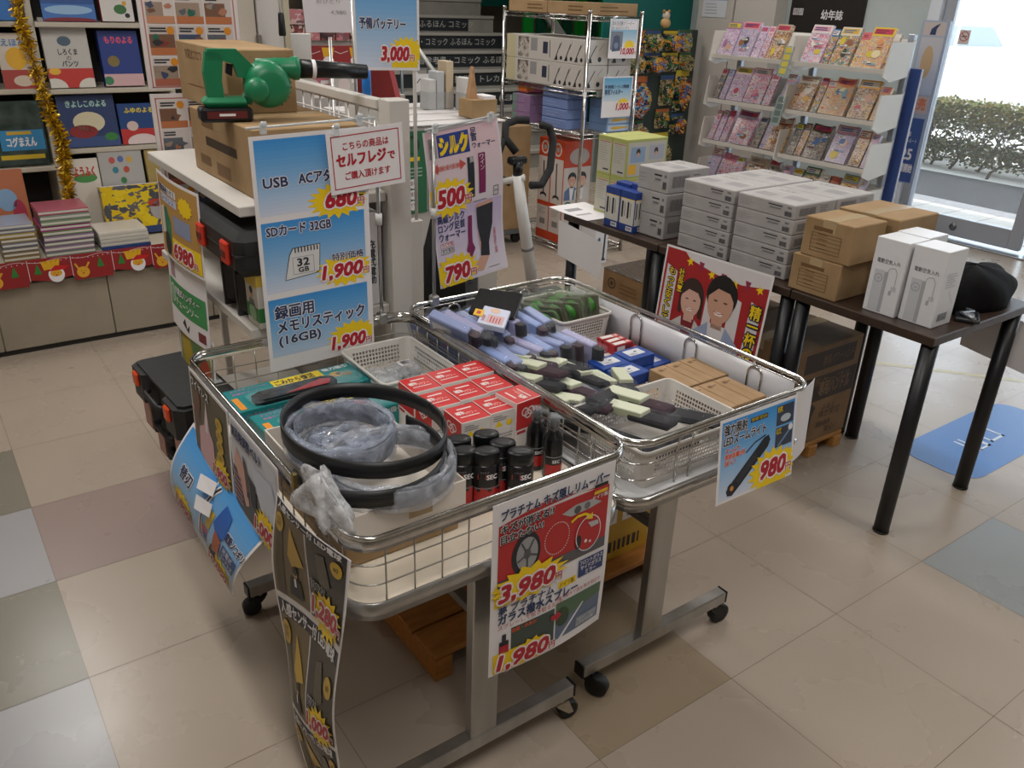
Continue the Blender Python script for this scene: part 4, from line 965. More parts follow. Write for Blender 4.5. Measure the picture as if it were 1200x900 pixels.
BR = noisy('brown_box_card', '#977a59', '#a48665', 12, .65, spec=.25)
def brown_mesh():
    mb = MB(); mb.box(-.0265, -.066, 0, .0265, .066, .036, BR, .0012); s = Sheet(mb, (-.0265, .066, .036), (1, 0, 0), (0, -1, 0)); s.rect(.012, .018, .026, .03, KPR); s.rect(.03, .02, .042, .024, KPR); s.line([(.0265, .0), (.0265, .132)], .0006, KPR); s = Sheet(mb, (-.0265, -.066, .036), (1, 0, 0), (0, 0, -1)); s.rect(.014, .012, .034, .022, KPR); return mb
op = None; BLAB = []
for layer in (0, 1):
    for row, (yy, xs) in enumerate(((1.338, (1.515, 1.57, 1.625)), (1.198, (1.495, 1.55, 1.605, )))):
        for i, x in enumerate(xs):
            if op is None: op = brown_mesh().build('brown_box'); o = op
            else: o = op.copy(); COL.objects.link(o)
            o.location = (x+.004*layer, yy, TB+.0365*layer); o.rotation_euler = (0, 0, random.uniform(-.02, .02))
            tag(o, 'brown card box, %s from the plastic liner, %s layer, %s' % (ORD[2-i], ('lower', 'upper')[layer], ('beside the blue boxes', 'at the zoom light sign')[row]), 'box', 'brown card boxes')
o = op.copy(); COL.objects.link(o); o.location = (1.452, 1.338, TB); tag(o, 'single brown card box lying lower than the others, touching the blue boxes', 'box', 'brown card boxes')
# ================================================================== price signs
SKY0, SKY1 = '#3c90d6', '#ccd4e6'
def clip(o, x, y, z, name='clear_clip'):
    c = MB(); m = mat('#d5dadd', .1, alpha=.5); c.box(x-.008, y-.006, z-.014, x+.008, y+.006, z+.012, m, .003); c.rod((x-.006, y-.008, z+.012), (x+.006, y-.008, z+.012), .005, m, 8); return c.build(name, o)
# ---- A3 sign on the front of the first cart
def car_sign():
    r = thing('price_sign', 'white car scratch remover sign with red car photo, 3,980 and 1,980 yen', 'price sign', (.722, 1.0165, .748)); mb = MB(); W, H = .30, .405
    s = Sheet(mb, (0, 0, 0), (1, .02, .0), (.0, 0, -1)); U, V, N = s.U.copy(), s.V.copy(), s.N.copy(); s.fn = lambda u, v, n: U*u+V*v+N*(n+.012*(v/H)**2*math.sin(PI*u/W)-.03*max(0, v/H-.6)**2*(u/W))
    s.cut = .02; s.eps = .0006; s.paper(W, H, None, .0008, 15, 20)
    s.rect(.014, .05, W-.012, .2, mat('#b5282b', .4), 1, 5, 5); s.poly([(.014, .05), (.13, .03), (.286, .055), (.286, .05), (.2, .042), (.1, .047)], mat('#b5282b', .4), 1)
    s.text('プラチナム キズ隠しリムーバー', .018, .037, .0185, NAVY, w=.265, bold=.03, out=PAPER, ow=.05)
    s.text('キズが消える!?', .018, .066, .016, INK, w=.125, bold=.03, out=PAPER, ow=.06, l=4); s.text('目立たない!', .018, .088, .015, INK, w=.10, bold=.03, out=PAPER, ow=.06, l=4)
    for i, c in enumerate(('#1a1a1c', '#b5282b', '#e8b923')): s.rect(.246, .04+.0075*i, .282, .0475+.0075*i, mat(c, .45), 4)
    s.text('ドイツ製', .264, .073, .008, PAPER, align='c', l=4, bold=.02)
    s.poly([(.165, .078), (.2, .068), (.245, .07), (.27, .085), (.235, .09), (.19, .092)], mat('#a9a9ab', .3), 2); s.disc(.205, .081, .009, mat('#4f5054', .3), l=3); s.disc(.23, .08, .008, mat('#6d6e72', .3), l=3)
    s.disc(.08, .135, .035, INK, .05, 2); s.disc(.082, .135, .026, mat('#9a9a9c', .3), .038, 3); s.disc(.082, .135, .008, mat('#55565a', .4), .012, 4)
    for k in range(5):
        a = 2*PI*k/5+.3; s.line([(.082, .135), (.082+.025*math.cos(a), .135+.036*math.sin(a))], .004, mat('#4a4b4e', .4), 4)
    s.rect(.014, .175, W-.012, .2, mat('#56565a', .4), 2)
    for k in range(40):
        a = 2*PI*k/40; s.disc(.155+.031*math.cos(a), .128+.036*math.sin(a), .0014, PAPER, l=4, n=6)
    s.ring(.238, .148, .034, .042, .002, PAPER, 4); s.disc(.238, .148, .0315, mat('#b5282b', .4), .039, 3); s.poly([(.235, .122), (.262, .125), (.265, .135), (.245, .137)], mat('#b9b9bb', .3), 4); s.disc(.212, .16, .008, INK, .016, 4); s.disc(.232, .165, .004, PAPER, l=4); s.disc(.244, .17, .003, PAPER, l=4)
    s.line([(.19, .105), (.205, .097), (.225, .098), (.238, .106)], .006, YEL, 4); s.poly([(.228, .112), (.246, .101), (.247, .117)], YEL, 4)
    s.rect(.008, .185, .11, .237, YEL, 2); s.burst(.09, .2, .10, .042, YEL, 16, .72, 5); s.price('3,980', .016, .224, .036, w=.135, l=6)
    s.text('夢 プラチナム', .018, .256, .016, NAVY, w=.135, bold=.025); s.rect(.165, .24, .212, .256, YEL, 2); s.text('ドイツ製', .17, .253, .010, INK, w=.037, l=3, bold=.01)
    s.rect(.218, .21, .288, .252, mat('#223a70', .4), 2)
    for i, t in enumerate(('フロントガラス', 'サイドガラス', 'ミラー')): s.text(t, .253, .2225+.013*i, .0095, PAPER, w=(.064, .058, .03)[i], align='c', l=3, bold=.02)
    s.text('ガラス撥水スプレー', .018, .279, .019, NAVY, w=.2, bold=.035); s.text('スプレーして拭き取るだけ!', .018, .293, .0095, PRICE, w=.16, bold=.01); s.text('強力撥水で雨を弾き飛ばす', .165, .284, .008, PRICE, w=.12, bold=.01)
    s.rect(.05, .3, .158, .385, mat('#3c4a44', .4), 1, 4, 3); s.rect(.162, .292, .288, .385, mat('#5f6f86', .4), 1, 4, 3); s.poly([(.162, .292), (.288, .292), (.288, .318), (.22, .33), (.162, .345)], mat('#4f6b50', .4), 2); s.poly([(.17, .385), (.235, .32), (.24, .32), (.18, .385)], PAPER, 2); s.disc(.18, .33, .018, mat('#364a35', .5), .024, 3)
    s.poly([(.148, .315), (.162, .315), (.162, .308), (.176, .321), (.162, .334), (.162, .327), (.148, .327)], PRICE, 4); s.text('油膜・水あか', .05, .31, .008, mat('#d2552f', .4), w=.06, l=4, bold=.03)
    s.rect(.022, .325, .044, .37, INK, 2); s.rect(.028, .308, .038, .326, INK, 2); s.rect(.022, .335, .044, .355, PRICE, 3); s.rect(.22, .355, .282, .38, mat('#8d949f', .4), 3); s.text('フロント・サイド', .222, .366, .007, PAPER, w=.058, l=4); s.text('リアガラス用', .222, .377, .007, PAPER, w=.05, l=4)
    s.rect(.008, .352, .12, .4, YEL, 3); s.burst(.1, .37, .045, .028, YEL, 12, .7, 4); s.price('1,980', .016, .392, .034, w=.125, l=6)
    mb.build('printed_sheet', r)
    return r
car_sign()
# ---- zoom light sign on cart 2
def light_sign():
    r = thing('price_sign', 'blue LED zoom light sign with black torch photo, 980 yen', 'price sign', (1.33, 1.0235, .748)); mb = MB(); W, H = .26, .195
    s = Sheet(mb, (0, 0, 0), (1, -.02, .01), (-.13, -.22, -1)); s.paper(W, H, None, .0008, 4, 4)
    s.grad(.007, .007, W-.007, H-.007, SKY0, SKY1, 9)
    s.text('強力照射', .013, .036, .020, INK, w=.075, bold=.03, out=PAPER, ow=.06); s.text('LEDズームライト', .013, .061, .019, INK, w=.14, bold=.03, out=PAPER, ow=.06)
    s.rect(.10, .018, .158, .029, INK, 2); s.text('懐中電灯 強力2000', .103, .0265, .007, YEL, w=.052, l=3)
    for i, t in enumerate(('ズームで', '照射距離2倍', '届く!')): s.text(t, .02, .08+.014*i, .010, mat('#d5502e', .4), w=(.045, .065, .035)[i], bold=.03, out=PAPER, ow=.06)
    s.poly([(.03, .17), (.045, .155), (.15, .075), (.165, .072), (.172, .085), (.165, .1), (.075, .168), (.05, .185), (.035, .182)], INK, 3); s.poly([(.06, .15), (.12, .1), (.13, .115), (.07, .163)], mat('#34363c', .35), 4); s.disc(.045, .168, .012, mat('#2a2a30', .3), .014, 4); s.disc(.048, .167, .006, mat('#d18a3a', .4), l=5)
    s.line([(.09, .095), (.12, .078), (.155, .07)], .0035, INK, 3)
    for i in (0, 1):
        s.rect(.19, .013+.052*i, .25, .06+.052*i, mat('#3a4152', .4), 2); s.rect(.193, .016+.052*i, .21, .028+.052*i, YEL, 3); s.text('広角照射'[2*i:2*i+2], .1945, .026+.052*i, .008, INK, l=4, bold=.02)
    s.disc(.222, .045, .018, mat('#b7c2c9', .4), .009, 3); s.disc(.242, .072, .008, PAPER, l=3); s.line([(.2, .11), (.24, .078)], .006, mat('#6f87a8', .4), 3)
    s.burst(.185, .16, .085, .055, YEL, 18, .75, 4); s.rect(.19, .125, W-.007, H-.007, YEL, 3); s.price('980', .145, .175, .040, w=.085, l=6)
    mb.build('printed_sheet', r)
light_sign()
paper('hanging_sheet', (1.60, 1.0275, .748), (.8, .09, -.02), (.05, .03, -1), .12, .20, 'blank white sheet bent round the cart corner behind the zoom light sign', 'paper', None, False, lambda a, b: -.02*a*a+.01*b)
# ---- signs on the long side of cart 1
SX = .4435
def side_sheet(y, z, W, H, label, fn, bend=.006, tilt=0.0):
    r = thing('price_sign', label, 'price sign', (SX, y, z)); mb = MB(); s = Sheet(mb, (0, 0, 0), (0, -1, 0), (-.03, 0, -1)); U, V, N = s.U.copy(), s.V.copy(), s.N.copy()
    s.fn = lambda u, v, n: U*u+V*v+N*(n+bend*math.sin(PI*u/W)*v/H)
    s.cut = .02; s.eps = .00065; s.paper(W, H, None, .0008, 14, 10); fn(s, W, H); mb.build('printed_sheet', r); return r
def plier(s, W, H):
    s.rect(.008, .008, W-.008, H-.008, mat('#57513f', .45), 1, 4, 3); s.text('ワイヤレス', .02, .035, .02, PAPER, w=.13, bold=.02, out=INK); s.poly([(.03, .09), (.07, .04), (.085, .05), (.06, .12)], mat('#6d4030', .5), 2)
    s.poly([(.05, H-.01), (.06, .13), (.1, .11), (.125, .04), (.14, .11), (.165, .13), (.17, H-.01)], mat('#d3a9ae', .5), 2); s.poly([(.11, .12), (.125, .04), (.135, .12)], mat('#d8d2d4', .5), 3); s.disc(.06, .06, .02, mat('#6b4a38', .5), .03, 3)
    s.vtext('美しい姿勢', .016, .1, .012, mat('#d88fa0', .5), l=3)
    for i in range(4): s.disc(.215, .06+.028*i, .022, mat('#c9a52c', .4), .015, 4); s.text('軽い', .205, .064+.028*i, .010, mat('#6b4a10', .4), l=5)
    s.burst(.215, .185, .055, .042, YEL, 16, .68, 4); s.price('1,900', .165, .2, .026, w=.085, l=6)
side_sheet(1.885, .757, .275, .215, 'sign with skirt photo and yellow discs, 1,900 yen, farthest along the cart side', plier)
def belt_sign(s, W, H):
    s.rect(.008, .008, W-.008, H-.008, mat('#c4c6cf', .45), 1, 4, 3); s.rect(.008, .115, W-.008, H-.008, mat('#4a4a48', .45), 2, 4, 2); s.text('無段階調整ベルト', .018, .038, .022, NAVY, w=.175, bold=.03, out=PAPER, ow=.04)
    s.poly([(.02, .1), (.04, .06), (.1, .1), (.11, .17), (.09, .18), (.06, .14)], mat('#cf9f90', .5), 3); s.poly([(.08, .06), (.1, .07), (.12, .13), (.1, .14)], mat('#3b2a24', .4), 4); s.poly([(.1, .09), (.155, .1), (.155, .16), (.1, .15)], INK, 4); s.line([(.12, .1), (.125, .16)], .002, mat('#8d8d90', .3), 5)
    s.poly([(.13, .06), (.24, .05), (W-.01, .1), (W-.01, .15), (.18, .14)], mat('#c3c9d6', .5), 3)
    for i in range(6): s.rect(.016, .125+.012*i, .07, .131+.012*i, mat('#a97f88', .5), 4)
    s.burst(.205, .175, .06, .045, YEL, 16, .68, 5); s.price('1,000', .15, .195, .03, w=.095, l=7)
side_sheet(1.600, .757, .275, .215, 'sign for stepless black belt beside bag draped rail, 1,000 yen', belt_sign)
# ---- long LED bulb strip at the cart corner
def led_strip():
    r = thing('price_sign', 'long black and gold LED bulb sign strip hanging at cart corner', 'price sign', (.44, 1.15, .74)); mb = MB()
    Lk = [(.435, 1.315, .715), (.424, 1.355, .53), (.432, 1.345, .31), (.42, 1.30, .14), (.425, 1.265, -.01+.045)]; Rk = [(.444, 1.015, .745), (.432, 1.03, .61), (.424, 1.085, .37), (.43, 1.095, .20), (.428, 1.085, .06)]
    def cr(K, t):
        t = max(0, min(.9999, t))*(len(K)-1); i = int(t); f = t-i; P = [Vector(K[max(0, min(len(K)-1, j))]) for j in (i-1, i, i+1, i+2)]
        return .5*((2*P[1])+(P[2]-P[0])*f+(2*P[0]-5*P[1]+4*P[2]-P[3])*f*f+(3*P[1]-P[0]-3*P[2]+P[3])*f**3)
    W, H = .297, .66; O = Vector((.44, 1.15, .74))
    def fn(u, v, n):
        a, b = cr(Lk, v/H), cr(Rk, v/H); p = a+(b-a)*(u/W)-O; p.x -= .012*math.sin(PI*u/W)*math.cos(3.2*PI*v/H)+n; return p
    s = Sheet(mb, None, None, None, fn=fn); s.cut = .018; s.eps = .0007; s.paper(W, H, None, .0008, 18, 40); DK = mat('#3a352b', .45); GO = mat('#c09a22', .4); DG = mat('#6a5a38', .45)
    for k in range(3):
        v = .22*k; 
        s.rect(.008, v+.03, .145, v+.212, DG, 1, 4, 6); s.rect(.152, v+.03, W-.008, v+.212, DK, 1, 4, 6); s.rect(.008, v+.004, W-.008, v+.03, INK, 1, 8, 1)
        s.text('人感センサー付 LED電球', .02, v+.026, .019, PAPER, w=.255, bold=.03, l=3); s.rect(.02, v+.04, .05, v+.21, mat('#4c4026', .45), 2, 1, 4)
        s.poly([(.085, v+.05), (.135, v+.125), (.085, v+.14), (.07, v+.12)], GO, 3); s.poly([(.07, v+.2), (.075, v+.165), (.095, v+.16), (.115, v+.165), (.125, v+.2)], mat('#15161a', .5), 4); s.disc(.097, v+.15, .009, mat('#c59a80', .5), .012, 4); s.disc(.098, v+.145, .009, INK, .009, 5); s.rect(.092, v+.162, .1, v+.18, PAPER, 5)
        s.disc(.035, v+.06, .02, GO, .022, 4); s.text('点灯', .035, v+.057, .009, INK, align='c', l=5); s.text('消灯', .035, v+.069, .009, INK, align='c', l=5); s.disc(.262, v+.06+.02*(k == 1), .019, GO, .021, 4); s.text('60', .262, v+.065+.02*(k == 1), .012, INK, align='c', l=5)
        s.poly([(.19, v+.06), (.22, v+.05), (.24, v+.12), (.2, v+.15)], mat('#57503f', .45), 3)
        s.burst(.225, v+.185, .068, .05, YEL, 16, .68, 4); s.text(('100W', '60W', '40W')[k], .165, v+.148, .018, INK, bold=.02, out=PAPER, ow=.06, l=5); s.price(('1,280', '1,000', '800')[k], .165, v+.197, .032, w=(.11, .11, .08)[k], l=6)
    mb.build('printed_sheet', r)
led_strip()
# ---- blue blade / saw sign leaning out under the cart side
def saw_sign():
    r = thing('price_sign', 'blue power saw sign with blades, 10,000 yen, flaring out under the cart', 'price sign', (.40, 1.75, .45)); mb = MB(); O = Vector((.40, 1.75, .45)); W, H = .44, .30
    A, B, C, D = Vector((.452, 1.95, .575)), Vector((.452, 1.40, .575)), Vector((.395, 2.03, .335)), Vector((.395, 1.565, .315))
    def fn(u, v, n):
        a, b = u/W, v/H; p = (A*(1-a)+B*a)*(1-b)+(C*(1-a)+D*a)*b-O; p.x -= .03*math.sin(PI*b)+n; return p
    s = Sheet(mb, None, None, None, fn=fn); s.cut = .02; s.eps = .0006; s.paper(W, H, None, .0008, 22, 16); s.grad(.008, .008, W-.008, H-.008, SKY0, SKY1, 9, 1, 6)
    s.rect(.214, .004, .219, H, PAPER, 2, 1, 4)
    s.text('替刃', .06, .14, .035, NAVY, bold=.03, out=PAPER, ow=.08, w=.07); s.burst(.1, .23, .075, .05, YEL, 16, .7, 3); s.price('1,900', .05, .265, .036, w=.11, l=5)
    P = [(.26+.02*math.cos(a)*4*.5, .13+.1*math.sin(a)) for a in [PI*(.6+.09*i) for i in range(9)]]; s.line(P, .016, PAPER, 3); s.line(P, .006, INK, 4)
    s.poly([(.29, .06), (.33, .07), (.35, .13), (.32, .16), (.28, .13)], mat('#1d5bb0', .4), 4); s.poly([(.3, .14), (.34, .15), (.345, .2), (.31, .22)], mat('#a5512c', .4), 5); s.poly([(.3, .2), (.335, .2), (.325, .25), (.285, .26)], INK, 4); s.rect(.25, .11, .275, .17, mat('#c9a823', .4), 3)
    for i, c in enumerate(('#c9424a', '#3a55b0', '#7a6a55')): s.rect(.225, .18+.02*i, .27, .197+.02*i, mat(c, .4), 3)
    s.text('電動ノコギリ', .345, .13, .022, NAVY, w=.09, bold=.03, out=PAPER, ow=.08); s.rect(.35, .15, .425, .2, mat('#22427c', .4), 3); s.text('充電式', .357, .17, .016, PAPER, l=4, w=.05); s.text('コードレス', .357, .192, .014, PAPER, l=4, w=.062)
    s.burst(.35, .25, .08, .045, YEL, 16, .7, 3); s.price('10,000', .29, .28, .036, w=.115, l=5)
    mb.build('printed_sheet', r)
    for i in (0, 1):
        m2 = MB(); q = [fn(.16+.03*i, .05+.05*i, .018), fn(.22+.03*i, .04+.05*i, .008), fn(.235+.03*i, .075+.05*i, .008), fn(.18+.03*i, .085+.05*i, .02)]; m2.add(q+[p+Vector((.001, 0, -.001)) for p in q], [(0, 1, 2, 3), (7, 6, 5, 4), (0, 4, 5, 1), (1, 5, 6, 2), (2, 6, 7, 3), (3, 7, 4, 0)], PAPER); m2.build('paper_flap', r)
saw_sign()
# ---- signs on chrome stands at the far end of the carts
def stand(r, x, y, z0, z1, xa, xb, dz=0.0):
    p = MB(); p.rod((x, y, z0), (x, y, z1), .0055, STEEL, 8); p.lathe([(.009, 0), (.009, .03)], (x, y, (z0+z1)/2), mat('#c9c9c7', .3), 10); p.build('stand_pole', r)
    p = MB(); p.rod((xa, y, z1-.004), (xb, y, z1-.004+dz), .003, mat('#c5c9cb', .15, alpha=.8), 8); p.build('clip_bar', r)
    for q in (.12, .86): clip(r, xa+(xb-xa)*q, y-.004, z1-.006+dz*q)
    f = MB(); f.box(x-.012, y-.014, z0-.012, x+.012, y+.014, z0+.02, STEEL, .004); f.build('rail_clamp', r)
r = thing('price_sign_stand', 'tall blue sign for adapter, SD card and memory stick on a chrome stand', 'price sign', (0, 0, 0)); mb = MB(); W, H = .297, .59
s = Sheet(mb, (.655, 1.932, 1.262), (1, 0, .03), (.0, .0, -1)); s.paper(W, H, None, .001, 1, 1)
_f = s.fn; s.fn = lambda u, v, n: _f(u*.983, v*.937, n)
for k in range(3): s.grad(.010, .010+.207*k, W-.010, .2+.207*k, SKY0, SKY1, 10)
s.text('USB', .025, .128, .026, NAVY, w=.062, bold=.03, out=PAPER, ow=.06); s.text('ACアダプタ', .115, .126, .026, NAVY, w=.14, bold=.03, out=PAPER, ow=.06)
s.burst(.215, .182, .085, .05, YEL, 18, .72, 3); s.rect(.2, .175, .288, .2, YEL, 3); s.price('680', .182, .199, .040, w=.085, l=5)
s.text('SDカード 32GB', .022, .252, .024, NAVY, w=.17, bold=.03, out=PAPER, ow=.06)
SDW = mat('#d8d8d8', .45); s.poly([(.085, .292), (.16, .29), (.155, .37), (.06, .378), (.075, .31)], INK, 2); s.poly([(.087, .294), (.158, .292), (.153, .368), (.062, .376), (.077, .311)], SDW, 3); s.frame(.083, .318, .14, .365, .001, GPR, 4)
for i in range(8): s.rect(.09+.0085*i, .293, .0935+.0085*i, .306, INK, 4)
s.text('32', .111, .343, .022, INK, align='c', bold=.03, l=5, sq=1.2); s.text('GB', .111, .36, .014, INK, align='c', bold=.03, l=5, sq=1.2)
s.burst(.225, .375, .085, .048, YEL, 18, .75, 3); s.text('特別価格', .19, .345, .017, NAVY, w=.09, bold=.02, out=PAPER, ow=.05, l=5); s.price('1,900', .16, .394, .036, w=.115, l=6)
s.text('録画用', .025, .478, .03, NAVY, w=.105, bold=.03, out=PAPER, ow=.06); s.text('メモリスティック', .03, .52, .03, NAVY, w=.245, bold=.03, out=PAPER, ow=.06); s.text('(16GB)', .03, .556, .026, NAVY, w=.115, bold=.03, out=PAPER, ow=.06)
s.burst(.24, .578, .08, .05, YEL, 18, .75, 3); s.price('1,900', .175, .606, .036, w=.10, l=5)
mb.build('printed_sheet', r); stand(r, .985, 1.945, .752, 1.283, .655, .985, .01)
r = thing('notice_sign', 'white self checkout notice with red frame hanging beside the tall blue sign', 'notice sign', (0, 0, 0)); mb = MB(); W, H = .208, .15
s = Sheet(mb, (.838, 1.920, 1.262), (1, 0, .075), (.05, 0, -1)); s.paper(W, H, PAPER, .001); s.frame(.011, .011, W-.011, H-.011, .0025, PRICE, 2)
s.text('こちらの商品は', W/2, .045, .016, PRICE, w=.125, align='c', bold=.02); s.text('セルフレジ', .022, .083, .026, PRICE, w=.135, bold=.04); s.text('で', .162, .083, .018, PRICE, bold=.03); s.text('ご購入頂けます', W/2, .117, .016, PRICE, w=.125, align='c', bold=.02)
mb.build('printed_sheet', r); clip(r, .865, 1.918, 1.268)
r = thing('price_sign_stand', 'pink silk ankle warmer sign with leg photos, 500 and 790 yen, on stand', 'price sign', (0, 0, 0)); mb = MB(); W, H = .245, .45
s = Sheet(mb, (1.158, 2.012, 1.232), (1, 0, .13), (.115, -.02, -1)); U, V, N, O = s.U.copy(), s.V.copy(), s.N.copy(), s.o.copy(); s.fn = lambda u, v, n: O+U*u+V*v+N*(n+.012*math.sin(2*PI*v/H)*(u/W))
s.cut = .018; s.eps = .0007; s.paper(W, H, mat('#dcd3da', .45), .001, 14, 26); s.grad(.006, .006, W-.006, .215, '#d9b9c0', '#dcd3da', 6); s.grad(.006, .222, W-.006, H-.006, '#c3b3d2', '#dcd4de', 6)
s.rect(.04, .015, .142, .075, mat('#27418c', .4), 2); s.text('シルク', .046, .067, .042, YEL, w=.09, bold=.05, l=3); s.vtext('足首', .148, .03, .016, NAVY, 1.1, bold=.02); s.text('ウォーマー', .15, .068, .014, NAVY, w=.075, bold=.02); s.rect(.012, .02, .036, .075, GPL, 2); s.vtext('ふわふわ', .016, .034, .012, INK, l=3)
AR = mat('#c4564f', .45); s.rect(.03, .098, .108, .112, AR, 2); s.poly([(.014, .105), (.034, .09), (.034, .12)], AR, 2); s.poly([(.124, .105), (.104, .09), (.104, .12)], AR, 2)
for i in (0, 1): s.text('冷え対策に最適な温かさ', .036, .1035+.0085*i, .006, PAPER, w=.066, l=3)
s.poly([(.128, .09), (.15, .09), (.146, .205), (.124, .208)], mat('#252b36', .5), 3); s.poly([(.165, .085), (.188, .085), (.183, .2), (.16, .2)], mat('#7d2558', .45), 3); s.text('黒', .143, .105, .013, PAPER, align='c', l=4); s.vtext('ワイン', .169, .102, .013, PAPER, l=4)
s.burst(.06, .19, .085, .058, YEL, 18, .75, 4); s.rect(.006, .19, .09, .22, YEL, 3); s.price('500', .02, .212, .046, w=.088, l=6); s.frame(.21, .188, .228, .216, .0015, INK, 3); s.text('男女兼用', .212, .205, .006, INK, w=.014, l=4); s.fakelines(.14, .219, .05, 1, .01, .002, GPR)
for i, t in enumerate(('高級シルク', 'ロング足首', 'ウォーマー')): s.text(t, .014, .258+.026*i, .02, NAVY, w=.092, bold=.02)
s.rect(.016, .318, .062, .332, PAPER, 2); s.frame(.016, .318, .062, .332, .001, PRICE, 3); s.text('冷え対策', .019, .329, .01, PRICE, w=.04, l=3); s.rect(.016, .336, .062, .35, PAPER, 2); s.frame(.016, .336, .062, .35, .001, INK, 3); s.text('男女兼用', .019, .347, .01, INK, w=.04, l=3)
s.poly([(.118, .258), (.132, .258), (.128, .34), (.136, .36), (.12, .385), (.104, .36), (.112, .34)], mat('#7d2558', .45), 3)
SKN = mat('#cfa08c', .5); s.poly([(.15, .23), (.205, .225), (.2, .3), (.185, .36), (.18, .4), (.155, .435), (.125, .43), (.135, .405), (.155, .39), (.152, .33)], SKN, 3); s.poly([(.148, .24), (.207, .235), (.204, .3), (.187, .355), (.184, .395), (.152, .388), (.158, .35), (.15, .3)], mat('#2b2c34', .5), 4)
s.vtext('足首は温めて快適', .205, .325, .0085, PRICE, l=4); s.fakelines(.175, .43, .05, 1, .01, .002, GPR)
s.burst(.06, .41, .085, .055, YEL, 18, .75, 4); s.rect(.006, .415, .075, H-.006, YEL, 3); s.price('790', .02, .435, .044, w=.085, l=6)
mb.build('printed_sheet', r); stand(r, 1.185, 2.0, .752, 1.245, 1.158, 1.40, .03)
# ================================================================== tool shelf behind the carts
SHW = mat('#c6c1ba', .45); SHB = mat('#b5b1aa', .5)
r = thing('display_shelf', 'white steel shelf unit holding tool cases and cartons behind the carts', 'shelf', (.88, 2.5, 0))
def sh(x0, y0, z0, x1, y1, z1, name, m=SHW, b=.003):
    q = MB(); q.box(x0-.88, y0-2.5, z0, x1-.88, y1-2.5, z1, m, b); return q.build(name, r)
for z in (.20, .715, 1.045): sh(.66, 2.07, z, 1.075, 2.95, z+.028, 'shelf_board')
sh(.68, 2.075, 0, 1.07, 2.94, .2, 'shelf_base', SHB)
for y in (2.05, 2.9): sh(1.078, y, 0, 1.142, y+.06, 1.315, 'upright')
sh(1.09, 2.11, .0, 1.105, 2.9, 1.05, 'back_panel', SHB)
q = MB()
for i in range(13): y = 2.115+.0655*i; q.rod((1.085-.88, y-2.5, 1.05), (1.085-.88, y-2.5, 1.29), .0022, WHITE, 6)
for i in range(6): z = 1.08+.04*i; q.rod((1.085-.88, 2.11-2.5, z), (1.085-.88, 2.9-2.5, z), .0022, WHITE, 6)
q.build('wire_panel', r); sh(1.07, 2.11, 1.285, 1.10, 2.9, 1.312, 'top_bar')
def txt_box(t, a, b, cap, ww, m=KPD):
    def f(s, w, h): s.text(t, w*a, h*b, cap, m, w=ww, bold=.015); s.frame(w*.5, h*.62, w*.62, h*.7, .0012, KPR)
    return f
def left_marks(s, w, h): s.rect(w*.25, h*.38, w*.75, h*.52, KPD); s.rect(w*.2, h*.12, w*.4, h*.24, KPR); s.rect(w*.4, h*.72, w*.62, h*.92, KPR); s.rect(w*.12, h*.7, w*.3, h*.85, KPR)
kraft('tool_carton', .722, 2.10, 1.0735, 1.02, 2.62, 1.252, 'brown carton on the white shelf, supporting the green blower', 'brown cartons on the tool shelf', [('-y', txt_box('充電式ブロワ', .16, .3, .024, .16)), ('-x', left_marks)], 'x')
kraft('tool_carton', .76, 2.37, 1.2525, .955, 2.82, 1.42, 'brown carton behind the green blower, stacked on the lower carton', 'brown cartons on the tool shelf', [('-x', lambda s, w, h: (s.text('充電式ブロワ', w*.2, h*.25, .022, KPR, w=w*.35), s.line([(w*.2, h*.7), (w, h*.68)], .002, KPR))), ('-y', lambda s, w, h: s.text('充電式', w*.62, h*.22, .016, KPR))], None)
# ---- green cordless blower
GB = mat('#12724a', .38); GBD = mat('#0e5a3b', .4)
r = thing('cordless_blower', 'green cordless blower with black nozzle and battery standing on a brown carton', 'blower', (.775, 2.26, 1.253), -.16)
def P2(poly, y0, y1, m, bev=0): b = MB(); b.prism(poly, y0, y1, m, lambda a, c, d: (a, d, c)); return b
b = MB(); b.box(-.125, -.036, .0, .005, .036, .036, BLACKP, .006); s = Sheet(b, (-.11, -.0364, .03), (1, 0, 0), (0, 0, -1)); s.rect(.0, .002, .1, .02, mat('#5d1a1a', .4)); s.rect(.03, .008, .07, .014, PAPER, 2); b.build('battery', r)
b = MB(); b.box(-.115, -.034, .036, .0, .034, .06, GB, .01)
for poly, h in (([(-.10, .05), (-.06, .055), (-.062, .10), (-.055, .15), (-.06, .168), (-.095, .17), (-.105, .12)], .017), ([(-.096, .148), (-.09, .176), (-.02, .176), (.03, .125), (.02, .105), (-.02, .108), (-.03, .14), (-.062, .15)], .017), ([(-.02, .05), (.0, .075), (.02, .07), (.005, .04)], .02)): b.prism(poly, -h, h, GB, lambda a, c, d: (a, d, c))
b.build('handle', r)
b = MB(); b.M = Matrix.Translation((.052, 0, .09)) @ Matrix.Rotation(PI/2, 4, 'X'); b.lathe([(.04, -.046), (.054, -.04), (.058, -.02), (.058, .025), (.05, .042), (.03, .048)], (0, 0, 0), GB, 32)
for i in range(10): a = -1.0+i*.22; b.box(.0585*math.cos(a)-.002, .0585*math.sin(a)-.002, -.02, .0585*math.cos(a)+.002, .0585*math.sin(a)+.002, .025, GBD)
b.build('fan_housing', r)
b = MB(); b.M = Matrix.Translation((.018, -.052, .08)) @ Matrix.Rotation(PI/2, 4, 'X'); b.lathe([(.032, -.012), (.03, .004), (.022, .012)], (0, 0, 0), GB, 24); b.build('motor_cap', r)
b = MB(); b.tube([(.03, .0, .127), (.08, 0, .130), (.115, 0, .129), (.125, 0, .129), (.138, 0, .1285)], [.026, .025, .0255, .03, .03], GB, 20); b.build('outlet', r)
